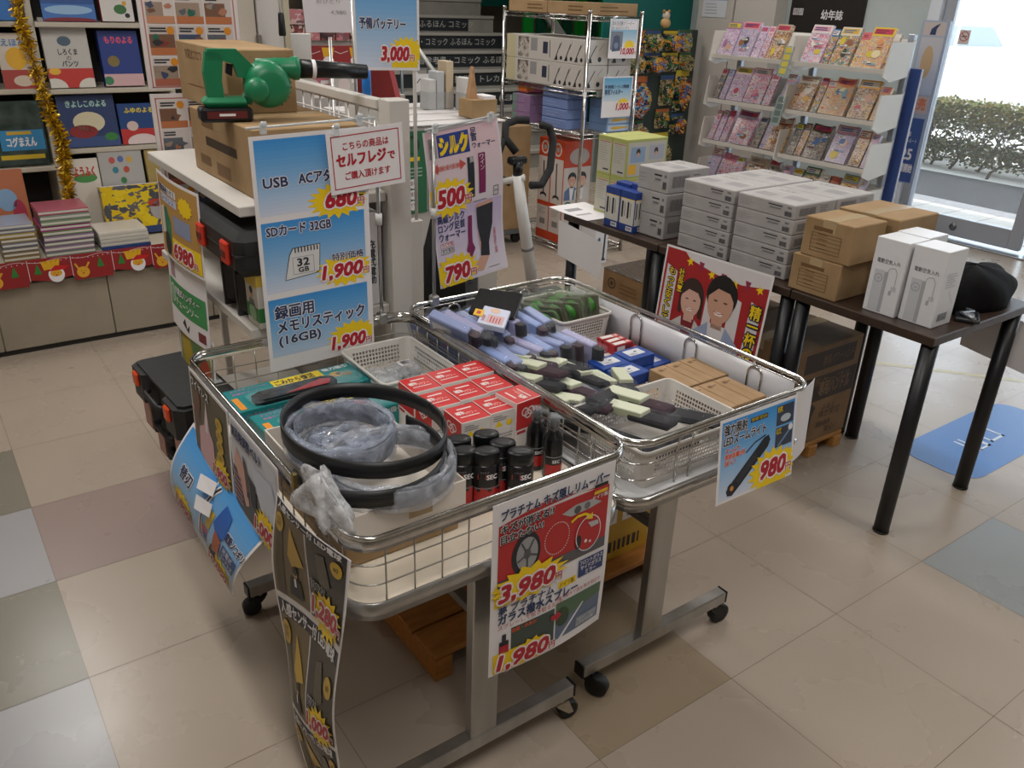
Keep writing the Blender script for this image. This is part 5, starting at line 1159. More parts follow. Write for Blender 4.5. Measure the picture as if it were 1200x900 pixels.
b = MB(); b.tube([(.134, 0, .128), (.2, 0, .126), (.325, 0, .119)], [.025, .0225, .019], BLACKP, 20); k = b.build('nozzle', r)
b = MB(); b.tube([(.172, 0, .1265), (.182, 0, .1262)], .0245, PAPER, 20); b.build('nozzle_label', k)
b = MB(); b.prism([(-.045, .142), (-.03, .138), (-.035, .11), (-.05, .118)], -.008, .008, BLACKP, lambda a, c, d: (a, d, c)); b.build('trigger', r)
# ---- tool cases on the shelf
CASE = noisy('case_plastic', '#151617', '#202122', 40, .5); LR = mat('#c23420', .35)
r = thing('tool_case', 'black plastic case with two red latches lying on top of tool boxes', 'tool case', (.80, 2.24, .895), 0, 'black tool cases')
b = MB(); b.box(-.17, -.21, 0, .17, .21, .118, CASE, .022); b.build('case_body', r); b = MB(); b.box(-.172, -.212, .057, .172, .212, .062, mat('#0b0b0c', .6)); b.build('case_seam', r)
for y in (-.14, .06):
    b = MB(); b.box(-.183, y-.025, .028, -.17, y+.025, .09, LR, .005); b.box(-.1845, y-.018, .048, -.182, y+.018, .066, mat('#5e1810', .4)); b.build('latch', r)
for i, y in enumerate((2.19, 2.30)):
    r = thing('upright_tool_case', 'black tool case on edge under the latched case, %s' % ('beside the boxed tool' if i == 0 else 'at the green and white sign'), 'tool case', (.80, y, .744), 0, 'black tool cases'); b = MB(); b.box(-.13, -.04, 0, .13, .04, .148, CASE, .025); b.build('case_body', r); b = MB(); b.box(-.133, -.004, 0, .133, .004, .1485, mat('#3a3b3b', .5)); b.build('case_seam', r)
r = thing('boxed_tool', 'green and yellow tool box with a man in grey pictured, beside tall blue sign', 'tool box', (.77, 2.10, .744), 0)
b = MB(); b.box(-.09, -.045, 0, .09, .045, .148, mat('#c9c4bb', .45), .002)
s = sheet_on(b, '-x', -.09, -.045, 0, .09, .045, .148); s.rect(0, 0, .09, .035, mat('#d2b23a', .45)); s.rect(0, .09, .09, .13, mat('#2e7a3c', .45)); s.disc(.045, .11, .025, mat('#8fb08a', .4), l=2); s.disc(.045, .055, .012, mat('#c59a80', .5), .015, 2); s.disc(.045, .047, .012, INK, .01, 3); s.poly([(.02, .09), (.03, .072), (.06, .072), (.07, .09)], mat('#73767c', .5), 2)
s = sheet_on(b, '-y', -.09, -.045, 0, .09, .045, .148); s.rect(0, .09, .18, .13, mat('#2e7a3c', .45)); s.rect(0, 0, .18, .03, mat('#d2b23a', .45)); b.build('printed_box', r)
mb = MB(); mb.box(-.03, -.03, 0, .03, .03, .27, mat('#d2d0ce', .45), .002); s = sheet_on(mb, '-y', -.03, -.03, 0, .03, .03, .27); s.vtext('充電式電動', .018, .1, .02, INK, 1.3, bold=.02); o = mb.build('white_carton', None, (1.03, 2.115, .744)); tag(o, 'narrow white carton with vertical lettering beside the shelf upright', 'carton')
# ---- signs hanging from the shelf edge
def edge_sign(y, z, W, H, label, fn, lean):
    r = thing('price_sign', label, 'price sign', (.598, y, z)); mb = MB(); s = Sheet(mb, (0, 0, 0), (.13, -1, -.10), (-lean*.3, 0, -1)); U, V, N = s.U.copy(), s.V.copy(), s.N.copy(); s.fn = lambda u, v, n: U*u+V*v+N*(n+.012*math.sin(PI*u/W)); s.cut = .022; s.eps = .0005; s.paper(W, H, None, .0008, 13, 11); fn(s, W, H); mb.build('printed_sheet', r)
def sgA(s, W, H):
    s.rect(.008, .008, W-.008, H-.008, mat('#b58a4a', .5), 1, 3, 2); s.rect(.02, .03, .15, .05, PAPER, 2); s.text('電動高枝ハサミ', .022, .047, .015, NAVY, w=.12, bold=.02, l=3); s.rect(.03, .055, .15, .078, mat('#c3c9df', .4), 2); s.text('コードレス', .034, .074, .016, NAVY, w=.1, l=3)
    s.poly([(.03, .1), (.07, .09), (.1, .13), (.09, .2), (.04, .22)], mat('#2a7a5c', .4), 2); s.disc(.06, .2, .025, INK, .035, 3); s.poly([(.02, .1), (.05, .09), (.05, .17), (.02, .18)], mat('#d3c5b8', .5), 3); s.burst(.2, .06, .04, .03, YEL, 12, .8, 3); s.rect(.12, .1, .22, .15, mat('#8a93b0', .4), 2); s.rect(.1, .17, W-.01, H-.01, YEL, 2); s.price('6980', .11, .225, .042, w=.115, l=4)
edge_sign(2.59, 1.085, .275, .245, 'tan pruning tool sign with yellow price patch, 6980 yen, upper on shelf edge', sgA, .12)
def sgB(s, W, H):
    s.rect(.008, .08, W-.008, .17, mat('#3c8f52', .45), 1, 3, 2); s.text('充電式ハンディー', .06, .115, .02, PAPER, w=.16, bold=.02, out=mat('#2a6b3c', .5)); s.text('チェーンソー', .06, .152, .022, PAPER, w=.15, bold=.02); s.disc(.035, .125, .02, PAPER, .03, 2); s.disc(.035, .125, .016, mat('#7fae88', .5), .026, 3); s.rect(.03, .02, .07, .07, mat('#a98a90', .5)); s.rect(.2, .19, .24, .22, mat('#7a3038', .5)); s.poly([(.1, .2), (.12, .18), (.13, .21), (.15, .19), (.14, .22)], INK)
edge_sign(2.60, .845, .26, .235, 'white and green chainsaw sign hanging lower on the shelf edge', sgB, .14)
def sgC(s, W, H):
    s.rect(.008, .008, W-.008, H-.008, mat('#8a8a55', .5), 1, 3, 2); s.poly([(.02, .02), (.1, .02), (.16, .2), (.06, .2)], mat('#b59a2a', .5), 2); s.poly([(.1, .03), (.2, .05), (.22, .2), (.14, .2)], mat('#5c7a4a', .5), 2); s.disc(.19, .12, .03, mat('#a5442f', .5), .05, 3)
edge_sign(2.57, .64, .24, .24, 'olive picture sign curling out lowest on the shelf, above black cases', sgC, .2)
mb = MB(); mb.box(-.004, -.07, 0, .004, .07, .40, mat('#9a98a6', .5), .002); o = mb.build('grey_board', None, (.632, 2.68, .22)); tag(o, 'pale grey board standing against the shelf behind the olive sign', 'board'); o.location = (.64, 2.70, .0); o.scale = (1, 1, 1.5)
# ---- stacked black cases on the floor with orange latches
pallet(.555, 2.20, .655, 2.50, 'short wooden plinth under the orange latched cases', .19, noisy('grey_plinth', '#3a3836', '#45423f', 8, .7), 3)
OR = mat('#d5481c', .35); PKC = mat('#b98a80', .5)
def big_case(z, label, top, dx=0.0, dy=0.0):
    r = thing('carry_case', label, 'tool case', (.582+dx, 2.40+dy, z), .05, 'black carry cases piled on the floor'); b = MB()
    b.prism([(-.12, -.19), (-.095, -.215), (.16, -.215), (.16, .215), (-.095, .215), (-.12, .19), (-.12, .085), (-.075, .06), (-.075, -.06), (-.12, -.085)] and [(-.12, -.19), (-.095, -.215), (.07, -.215), (.07, .215), (-.095, .215), (-.12, .19), (-.12, .10), (-.085, .07), (-.085, -.07), (-.12, -.10)], .0, .094, CASE); b.build('case_body', r)
    b = MB(); b.prism([(-.105, -.185), (-.09, -.2), (.068, -.2), (.068, .2), (-.09, .2), (-.105, .185)], .094, .102, CASE); b.build('case_lid', r)
    b = MB(); b.tube([(-.11, -.075, .05), (-.125, -.06, .05), (-.125, .06, .05), (-.11, .075, .05)], .009, CASE, 8); b.build('handle', r)
    for y in (-.145, .145):
        b = MB()
        if top: b.box(-.13, y-.02, .045, -.118, y+.02, .09, OR, .005)
        else: b.box(-.124, y-.032, .005, -.1195, y+.032, .094, PKC, .001, {'+z': PAPER})
        b.build('latch' if top else 'paper_label', r)
    if top:
        b = MB(); b.box(.0, -.1, .102, .06, -.02, .103, mat('#8f9190', .5)); s = Sheet(b, (.0, -.02, .103), (1, 0, 0), (0, -1, 0)); s.fakelines(.01, .015, .03, 5, .01, .004, GPR); b.build('sticker', r)
big_case(.191, 'black carry case at the bottom of the floor pile, pink label on its end', False, .03, -.01); big_case(.294, 'black carry case in the middle of the floor pile with pink end labels', False, .005); big_case(.397, 'topmost black carry case with orange latches and grey sticker', True, -.01, .01)
# ================================================================== wall shelves with picture books
LX0, LX1 = -.75, 1.42
SHC = mat('#b9b0a0', .5); DKB = mat('#2c2824', .7)
r = thing('book_shelf', 'cream wall shelving full of picture books above a deep cream plinth', 'book shelf', (.3, 4.5, 0))
def bs(x0, y0, z0, x1, y1, z1, name, m=SHC, b=.003): q = MB(); q.box(x0-.3, y0-4.5, z0, x1-.3, y1-4.5, z1, m, b); return q.build(name, r)
PL = noisy('plinth_panel', '#8f8574', '#998e7d', 5, .55)
for x0, x1 in ((-.75, -.28), (-.277, .193), (.196, .665), (.668, 1.14), (1.143, 1.42)): bs(x0, 4.15, .025, x1-.001, 4.17, .33, 'plinth_panel', PL)
bs(LX0, 4.16, 0, LX1, 4.8, .03, 'kick_strip', mat('#1b1917', .6)); bs(LX0, 4.171, .03, LX1, 4.8, .42, 'plinth_body', PL); bs(LX0, 4.12, .42, LX1, 4.8, .437, 'ledge', SHC)
bs(LX0, 4.78, .437, LX1, 4.8, 1.9, 'back_panel', DKB)
for x in (.60, 1.17, -.02): bs(x-.014, 4.5, .437, x+.014, 4.78, 1.9, 'upright')
for z in (.845, 1.115, 1.40, 1.68): bs(.612, 4.48, z-.022, 1.16, 4.779, z, 'shelf_board'); 
for z in (.775, 1.12, 1.40, 1.68): bs(-.01, 4.48, z-.022, .588, 4.779, z, 'shelf_board')
# red festive strip on the ledge edge
GR = mat('#8f2224', .5); FACE = mat('#d9a02a', .5)
mb = MB(); s = Sheet(mb, (-.70, 4.116, .443), (1, 0, 0), (0, 0, -1)); W = 1.75; n_ = 10
s.paper(W, .095, GR, .001, 1, 1); s.bounds = None
for i in range(n_):
    u = i*W/n_; k = W/n_
    s.poly([(u, .094), (u+k, .094), (u+k*.95, .12-.0), (u+k*.5, .118), (u+k*.05, .12)] if i % 2 else [(u, .094), (u+k, .094), (u+k*.5, .108)], GR, 1); s.line([(u, .003), (u+.001, .1)], .002, PAPER, 2)
    s.line([(u+k*.02*j, .012+.006*math.sin(PI*j*.04)) for j in range(0, 50, 6)], .0015, PAPER, 2)
    for j in range(8): s.disc(u+k*(.06+.12*j), .012+.007*math.sin(PI*(.06+.12*j)), .0022, PAPER, l=3, n=6)
    if i % 2 == 0:
        s.poly([(u+k*.3, .015), (u+k*.75, .01), (u+k*.7, .05), (u+k*.35, .055)], mat('#d9a51c', .5), 3); s.poly([(u+k*.12, .07), (u+k*.3, .07), (u+k*.21, .02)], mat('#2f7a35', .5), 4)
        s.disc(u+k*.62, .08, .033, PAPER, .036, 4); s.disc(u+k*.62, .073, .024, FACE, .016, 5); s.poly([(u+k*.44, .062), (u+k*.82, .06), (u+k*.95, .045), (u+k*.62, .038)], RED, 6)
        for q in (-.007, .007): s.disc(u+k*.62+q, .073, .0022, INK, l=6, n=6)
        s.disc(u+k*.62, .083, .004, RED, l=6, n=8)
    else:
        s.disc(u+k*.25, .085, .027, FACE, .026, 5); s.disc(u+k*.25, .09, .004, RED, l=6, n=8); s.line([(u+k*.15, .066), (u+k*.08, .042)], .008, FACE, 5); s.line([(u+k*.33, .066), (u+k*.42, .042)], .008, FACE, 5); s.poly([(u+k*.6, .07), (u+k*.78, .07), (u+k*.69, .02)], mat('#2f7a35', .5), 4)
        for q in (-.008, .008): s.disc(u+k*.25+q, .079, .0022, INK, l=6, n=6)
o = mb.build('festive_strip', None); tag(o, 'red Christmas strip of round bearded and antlered faces along the shelf ledge', 'paper decoration')
# tinsel garland
mb = MB(); rnd = random.Random(2); GOLD = [mat('#c99a14', .3, .2), mat('#efc93a', .25, .2), mat('#8f6c0c', .3, .2)]
path = [Vector((.55, 4.42, 1.75)), Vector((.55, 4.42, 1.42)), Vector((.575, 4.42, 1.2)), Vector((.60, 4.42, 1.0)), Vector((.625, 4.41, .9)), Vector((.615, 4.41, .78)), Vector((.60, 4.37, .64))]
for i in range(1700):
    t = rnd.random()*(len(path)-1); k = min(int(t), len(path)-2); p = path[k].lerp(path[k+1], t-k)
    d = Vector((rnd.gauss(0, 1), rnd.gauss(0, 1), rnd.gauss(0, 1)*.8)).normalized()*rnd.uniform(.024, .046); q = d.cross(Vector((rnd.random(), rnd.random(), rnd.random()))).normalized()*.003
    mb.add([p-q, p+q, p+d+q, p+d-q], [(0, 1, 2, 3)], GOLD[i % 3])
o = mb.build('gold_tinsel', None); tag(o, 'gold tinsel garland hanging down the upright between the book bays', 'tinsel')
# ---- books
def book(x, y, z, w, h, t, base, label, fn=None, lean=.12, name='picture_book', group='picture books on the wall shelves', cat='book'):
    mb = MB(); M = Matrix.Translation((0, 0, 0)) @ Matrix.Rotation(-lean, 4, 'X'); mb.M = M
    mb.box(0, 0, 0, w, t, h, base, .0008, {'+x': PAPER, '-x': base, '+z': PAPER}); s = Sheet(mb, (0, 0, h), (1, 0, 0), (0, 0, -1))
    s.bounds = (w, h)
    if fn: fn(s, w, h)
    o = mb.build(name, None, (x, y, z+.0008+t*math.sin(lean))); tag(o, label, cat, group); return o
def hexm(c): return mat(c, .4)
def scene(bg2, title, tcol, blobs, hz=.65):
    def f(s, w, h):
        s.rect(0, h*hz, w, h, hexm(bg2))
        for (u, v, a, b, c) in blobs: s.disc(w*u, h*v, w*a, hexm(c), h*b, 2)
        if title: s.text(title, w*.5, h*.22, h*.11, hexm(tcol), w=w*.7, align='c', bold=.03, l=4)
    return f
def bear(s, w, h):
    s.rect(0, h*.72, w, h, hexm('#b7352e')); s.disc(w*.1, h, w*.28, hexm('#cfc9c0'), h*.14, 2); s.disc(w*.9, h, w*.28, hexm('#cfc9c0'), h*.14, 2); s.disc(w*.47, h*.33, w*.15, hexm('#4a5a6a'), h*.07, 2)
    s.text('しろくま', w*.3, h*.52, h*.075, INK, w=w*.42, bold=.02); s.text('の', w*.46, h*.6, h*.06, INK); s.text('パンツ', w*.34, h*.69, h*.075, INK, w=w*.36, bold=.02); s.disc(w*.15, h*.76, w*.13, hexm('#d9a93a'), h*.05, 3)
YB = 4.50
book(.635, YB, 1.115, .19, .30, .03, hexm('#b8b4ae'), 'white picture book with red band and grey disc, standing mid shelf by the tinsel', bear)
book(.87, YB, 1.115, .175, .245, .05, hexm('#24387c'), 'deep blue picture book with red letters beside the white book', scene('#c9a3a5', 'もりのよる', '#d0506a', [(.3, .55, .15, .1, '#7a6a3a'), (.1, .9, .12, .08, '#3a7a55')], .78))
book(.45, YB, 1.115, .135, .235, .02, hexm('#c9bdb0'), 'cream book with yellow sun face and red foot, beyond the tinsel', scene('#a5403a', 'えほん', '#5a86b5', [(.5, .45, .3, .2, '#d9a52c'), (.6, .85, .3, .1, '#cdbba8')], .65)); book(.02, YB, 1.12, .40, .235, .02, hexm('#c3b7a8'), 'wide cream book at the picture edge on the middle shelf', scene('#a5403a', None, '#ffffff', [(.8, .4, .12, .2, '#d9a52c')], .7))
book(.655, YB, 1.40, .22, .24, .02, hexm('#2d4f8d'), 'blue night landscape book on the upper shelf beside the tinsel', scene('#3f6db0', None, '#ffffff', [(.5, .8, .45, .08, '#8fb0d0'), (.5, .98, .5, .05, '#7a2530')], .7)); book(.90, YB, 1.40, .14, .26, .04, hexm('#a3262c'), 'red and white book with coloured dots on the upper shelf', scene('#cfc9c4', None, '#ffffff', [(.6, .8, .2, .08, '#3a6a3a'), (.8, .9, .08, .04, '#22252c'), (.75, .7, .07, .04, '#c99a2c')], .62)); book(.38, YB, 1.40, .19, .24, .03, hexm('#2f7fc0'), 'bright blue book on the upper shelf, left of the tinsel', scene('#2a6db5', None, '#ffffff', [], .5))
book(.645, YB, .845, .25, .235, .03, hexm('#2b3a63'), 'dark blue night sky book with moon and red sleigh shape', scene('#3d4f7d', 'きよしこのよる', '#9fc3b5', [(.5, .52, .28, .2, '#c9bfa0'), (.38, .7, .25, .13, '#8a2a2c'), (.85, .82, .12, .08, '#3a7a3c')], .8)); book(.905, YB, .845, .19, .19, .03, hexm('#1f4178'), 'blue book with red cone hat figure and yellow letters', scene('#b5322e', 'ふゆのよる', '#d9c23a', [(.3, .55, .14, .12, '#cdb6ae'), (.5, .95, .38, .2, '#d8c5c3')], .62))
mb = MB(); mb.box(0, 0, 0, .40, .05, .29, noisy('dark_foil', '#20302a', '#4a5550', 12, .25), .012); s = Sheet(mb, (0, 0, .29), (1, 0, 0), (0, 0, -1)); s.rect(.21, .125, .39, .215, hexm('#3a86b5')); s.text('コグまえん', .235, .195, .035, PAPER, w=.12, bold=.03); s.rect(.2, .235, .38, .255, hexm('#c9ab2c')); s.rect(.24, .13, .34, .145, hexm('#c9a53a'), 2)
o = mb.build('packed_toy', None, (.175, 4.50, .777)); tag(o, 'dark shiny pack with blue label beside the tinsel on the left bay', 'packed toy')
for i, (x, w_, h_, c, l) in enumerate([(.02, .16, .10, '#b0365c', 'pink box on the low left shelf, at the picture edge'), (.19, .12, .10, '#3a6a45', 'green animal box on the low left shelf'), (.32, .17, .09, '#c9c28a', 'pale yellow box with row of small figures on the low left shelf')]):
    pass
book(.30, 4.42, .437, .14, .34, .03, hexm('#b06a4a'), 'orange picture book standing at the ledge back, left of tinsel', scene('#c9a23a', None, '#fff', [(.4, .4, .3, .15, '#7fa0c0'), (.7, .6, .2, .2, '#a5344a')], .7), name='picture_book')
book(.64, 4.44, .437, .13, .36, .03, hexm('#cfc6ba'), 'white and red striped picture book standing at the ledge back', scene('#c0873a', 'ようふく', '#b5362c', [(.5, .25, .4, .06, '#4a8a4a')], .85)); book(.775, 4.44, .437, .20, .39, .03, hexm('#a9a6a2'), 'grey book with coloured squares standing at the ledge back', scene('#b5b2ae', None, '#fff', [(u, v, .07, .04, c) for u, v, c in ((.3, .12, '#b5504a'), (.5, .11, '#5a6aa0'), (.7, .12, '#c9a04a'), (.35, .24, '#3a7a8a'), (.6, .24, '#b0503a'), (.5, .37, '#3a7a4a'))], .5)); book(.99, 4.44, .437, .15, .38, .03, hexm('#a08a52'), 'tan picture book at the ledge back beside the advertising board', scene('#8a7a4a', None, '#fff', [(.5, .5, .3, .2, '#b59a5a')], .7))
YP = printed('yellow_toy', ['#cfae16', '#5d5a5f', '#d9bb22', '#4a4a50', '#cfae16'], 26)
book(.74, 4.33, .437, .30, .235, .07, YP, 'yellow box with grey squares standing on the ledge', scene('#2d3d6a', None, '#fff', [(.85, .55, .15, .2, '#a09a9a'), (.8, .4, .12, .08, '#b0362c')], .86), .15, 'toy_box', 'boxes on the ledge', 'toy box')
book(1.05, 4.33, .437, .2, .20, .06, hexm('#2a3a66'), 'dark blue box with yellow edge on the ledge by the board', scene('#c9a53a', None, '#fff', [], .8), .1, 'toy_box', 'boxes on the ledge', 'toy box')
ST = [(.27, .14, 8, .165, ['#8a744a', '#7d6a48', '#6a6660', '#6f7380', '#8d7b52', '#a08a4a', '#777a86', '#8d93a5'], 'wrapped tan book'), (.435, .205, 9, .21, ['#6f7d72', '#8a6f86', '#7a7f7a', '#8f7391', '#6a7a5a', '#a03c7c', '#7a8a6c', '#7d8a7d', '#a85a68'], 'wrapped pink and green book'), (.665, .215, 5, .085, ['#2c4478', '#c3bfb6', '#b9b5ad', '#c9c4ba', '#cfc8bd'], 'thin white book')]
for si, (x, w_, n_, H_, cs, nm) in enumerate(ST):
    for i in range(n_):
        t_ = H_/n_; mb = MB(); jx, jy = random.uniform(-.004, .004), random.uniform(-.004, .004); mb.box(0, 0, 0, w_, .2, t_-.0008, mat(cs[i], .25), .0015); mb.box(.002, .001, t_*.3, w_-.002, -.0006, t_*.7, mat('#c9c4bb', .4) if si < 2 else mat(cs[i], .3))
        o = mb.build('stacked_book', None, (x+jx, 4.135+jy, .4375+i*t_)); tag(o, '%s, %s from the bottom of the %s pile on the ledge' % (nm, ORD[i], ('tan', 'pink', 'white')[si]), 'book', 'books piled on the ledge')
for i, (x, c) in enumerate([(.16, '#5a6a8a'), (.30, '#a53a3a')]):
    for j in range(3):
        mb = MB(); mb.box(0, 0, 0, .13, .16, .028, mat(('#b5b9c6', c, '#c9a9a0')[j], .35), .001); o = mb.build('stacked_book', None, (x, 4.35 if False else 4.34, .4375+.0285*j+(.0 if False else .0))); 
        tag(o, '%s layer book of the low pile %s the orange book' % (('bottom', 'middle', 'top')[j], ('left of', 'in front of')[i]), 'book', 'books piled on the ledge'); o.location.y = 4.36-.02 if False else 4.345; o.location.x = x-.1 if i == 0 else x-.02
# ================================================================== advertising board behind the tool shelf
r = thing('flyer_board', 'tall white board of tool flyers with red frames behind the cartons', 'flyer board', (.86, 2.99, 0))
b = MB(); b.box(-.012, .012, 0, .012, .03, 1.7, SHW, .002); b.build('board_post', r)
AD = ['#b5aca8', '#8a5a42', '#a55a32', '#3d4045', '#b0a5a0', '#6a4a3c', '#c08a4a']; RBR = mat('#a56a60', .5); rnd = random.Random(14)
for zt, hh in ((1.66, .40), (1.245, .40)):
    b = MB(); s = Sheet(b, (-.155, 0, zt), (1, 0, 0), (0, 0, -1)); W, H = .315, hh; s.paper(W, H, mat('#c6bdbb', .4), .01); s.frame(.012, .012, W-.012, H-.004, .004, RBR, 1)
    for i in range(3):
        for j in range(4):
            u0, v0 = .022+.092*i, .02+.094*j; s.rect(u0, v0, u0+.086, v0+.088, mat(rnd.choice(AD[:1]+AD[4:5]+['#bdb3ae']), .45), 2); s.rect(u0, v0+.066, u0+.086, v0+.088, mat(rnd.choice(['#a5623c', '#b0795a', '#9c5a48']), .45), 3); s.fakelines(u0+.005, v0+.006, .06, 2, .008, .005, INK, 3, rnd)
            CC = ['#2a2c30', '#7a2f28', '#1f5a48', '#50545c', '#6a4a38', '#39425c', '#8d7a6a', '#a06a52']; s.rect(u0, v0+.026, u0+.05+.03*rnd.random(), v0+.066, mat(rnd.choice(CC[3:]), .45), 3)
            for q in range(3): cx, cy, a0 = u0+.015+.055*rnd.random(), v0+.034+.022*rnd.random(), 6*rnd.random(); s.poly([(cx+(.006+.016*rnd.random())*math.cos(a0+a), cy+(.004+.01*rnd.random())*math.sin(a0+a)) for a in (0, .9, 1.9, 2.8, 3.9, 5.1)], mat(rnd.choice(CC), .45), 4+q)
            if rnd.random() > .5: s.disc(u0+.068, v0+.015, .012, mat('#c07a1c', .45), l=4)
    b.build('flyer_panel', r)
# ================================================================== pillar, stairs and the middle ground
mb = MB(); mb.box(1.45, 4.55, 0, 1.64, 4.9, 2.9, CREAM, .004); mb.box(1.64, 4.6, 0, 1.655, 4.9, 2.9, mat('#4f4b47', .6)); struct('trim_3', mb)
mb = MB(); mb.box(1.66, 4.58, 0, 1.80, 4.62, 2.4, mat('#c9c4bf', .4), .004); mb.box(1.80, 4.57, 0, 1.835, 4.63, 2.5, mat('#bdb49c', .45), .003); struct('door_4', mb)
k = MB(); k.box(1.636, 4.53, 1.29, 1.66, 4.56, 1.35, mat('#6d675d', .5), .003); o = k.build('door_hinge', bpy.data.objects['door_4'])
mb = MB(); mb.box(1.84, 4.7, 0, 2.0, 4.74, 1.35, mat('#cfcdca', .45), .003); o = mb.build('white_partition', None); o['kind'] = 'structure'
r = thing('hanging_rod', 'white rod with black grip hanging by the cream doorway', 'rod', (1.74, 4.45, 1.36)); b = MB(); b.rod((0, 0, .08), (-.01, 0, .9), .008, WHITE, 10); b.build('rod', r); b = MB(); b.lathe([(.017, 0), (.019, .01), (.015, .105), (.012, .11)], (0, 0, -.01), BLACKP, 14); b.build('grip', r)
r = thing('notice_sign', 'white handwritten notice on a thin pole behind the green blower', 'notice sign', (1.33, 3.0, 0)); b = MB(); b.rod((.02, 0, 0), (.02, 0, 1.42), .006, STEEL, 8); b.lathe([(.12, 0), (.12, .012), (.03, .02)], (.02, 0, 0), STEEL, 20); b.build('pole', r)
b = MB(); s = Sheet(b, (-.09, -.012, 1.72), (1, 0, .0), (.05, 0, -1)); s.paper(.20, .285, mat('#c9c3c6', .5), .001); s.text('おひとり', .05, .19, .013, GPL, w=.09); s.text('4,980', .1, .225, .014, GPL, w=.06); b.build('notice_sheet', r)
# battery price sign on two poles
r = thing('price_sign_stand', 'blue spare battery sign, 3,000 yen, on two poles above the blower nozzle', 'price sign', (0, 0, 0)); mb = MB(); W, H = .215, .30
s = Sheet(mb, (1.128, 2.345, 1.665), (1, 0, -.02), (.0, 0, -1)); s.paper(W, H, None, .001); s.grad(.008, .008, W-.008, H-.008, SKY0, SKY1, 9)
s.text('予備バッテリー', .018, .185, .024, NAVY, w=.15, bold=.03, out=PAPER, ow=.06); s.burst(.17, .248, .065, .045, YEL, 18, .72, 3); s.rect(.12, .262, W-.008, H-.008, YEL, 2); s.price('3,000', .085, .272, .036, w=.092, l=5); mb.build('printed_sheet', r)
b = MB(); b.rod((1.135, 2.36, .9), (1.135, 2.36, 1.62), .005, STEEL, 8); b.rod((1.333, 2.36, .9), (1.333, 2.36, 1.64), .006, SHW, 8); b.build('stand_pole', r); b = MB(); b.box(1.12, 2.345, 0, 1.35, 2.385, .9, SHW, .003); b.build('stand_base', r)
mb = MB(); mb.lathe([(.014, 0), (.014, .105)], (0, 0, 0), mat('#1a70c0', .4), 14); mb.ball((0, 0, .105), .0139, mat('#1a70c0', .4), 14, 8); o = mb.build('blue_peg', None, (1.205, 2.36, 1.262)); tag(o, 'short blue rounded peg standing up beside the battery sign', 'peg')
mb = MB(); mb.box(1.16, 2.40, 0, 1.30, 2.50, 1.262, mat('#c9c5bd', .45), .003); o = mb.build('shelf_end_column', None); tag(o, 'white shelf end column under the battery sign and blue peg', 'shelf column')
bpy.data.objects['blue_peg'].location = (1.205, 2.43, 1.2625)
# ---- leaflet rack
r = thing('leaflet_rack', 'low white rack with corrugated top and green leaflets on its front', 'leaflet rack', (1.85, 3.1, 0))
b = MB(); b.box(-.35, -.28, .25, .14, .30, .80, mat('#bdb8b2', .5), .004); b.box(-.35, -.28, .80, .14, .30, 1.12, mat('#c3bebb', .5), .004); b.build('rack_body', r)
b = MB()
for i in range(7): b.box(-.36, -.29+.088*i, 1.12, .15, -.29+.088*i+.08, 1.127+.004*(i % 2), mat('#cbc7c6', .45), .002)
b.build('rack_top', r)
for sx in (-.33, .04):
    b = MB(); b.box(sx-.015, -.26, 0, sx+.015, .2, .25, mat('#8f8b86', .4), .003); b.build('rack_leg', r)
GN = mat('#2f6b4a', .45); GN2 = mat('#27593e', .45)
b = MB(); s = Sheet(b, (-.345, -.285, 1.115), (1, 0, 0), (0, 0, -1))
for i in range(3):
    u = .012+.13*i; s.rect(u, .01, u+.12, .32, GN, 1); s.rect(u, .01, u+.006, .32, PAPER, 2); s.ring(u+.06, .06, .03, .034, .009, mat('#1c3c2c', .5), 2); s.rect(u+.03, .08, u+.09, .09, GN, 3); s.rect(u+.03, .105, u+.09, .12, YEL, 2)
    for j in range(3): s.rect(u+.02, .145+.014*j, u+.1, .15+.014*j, mat('#9fb5a6', .5), 2)
    for j, t in enumerate(('音楽', '雑貨', 'TV')): s.disc(u+.06, .205+.042*j, .019, PAPER, l=2); s.text(t, u+.06, .21+.042*j, .014, mat('#6a4a50', .5), w=.026, align='c', l=3)
b.build('green_leaflets', r)
mb = MB(); mb.box(-.09, -.1, 0, .09, .1, .24, mat('#56585c', .5), .012); mb.box(-.095, -.105, .2, .095, .105, .25, mat('#6a6c70', .45), .01); s = Sheet(mb, (.02, -.1055, .2), (1, 0, 0), (0, 0, -1)); s.fakelines(.01, .04, .03, 3, .012, .004, INK)
o = mb.build('grey_storage_box', None, (1.66, 2.70, .42)); tag(o, 'dark grey lidded box on a grey crate behind the silk sign pole', 'storage box')
mb = MB(); mb.box(-.14, -.14, 0, .14, .14, .4195, mat('#8b8884', .55), .006); mb.box(-.13, -.142, .05, .13, -.14, .38, mat('#7a7773', .5)); o = mb.build('grey_crate', None, (1.68, 2.70, 0)); tag(o, 'pale grey crate on the floor under the dark grey lidded box', 'crate')
mb = MB(); mb.prism([(-.10, 0), (.12, 0), (.085, .44), (.03, .46)], -.03, .03, noisy('black_bag_cloth', '#0c0c0d', '#161617', 20, .8), lambda a, c, d: (a, d, c)); mb.tube([(.035, 0, .45), (.045, 0, .5), (.07, 0, .5), (.08, 0, .44)], .006, BLACKP, 8); o = mb.build('black_tote', None, (1.46, 2.46, .50)); tag(o, 'tall tapering black bag standing beside the silk sign pole', 'bag')
mb = MB(); mb.box(1.33, 2.41, 0, 1.60, 2.55, .4995, mat('#77736e', .5), .005); o = mb.build('low_stool', None); tag(o, 'low grey box under the black bag behind the carts', 'box')
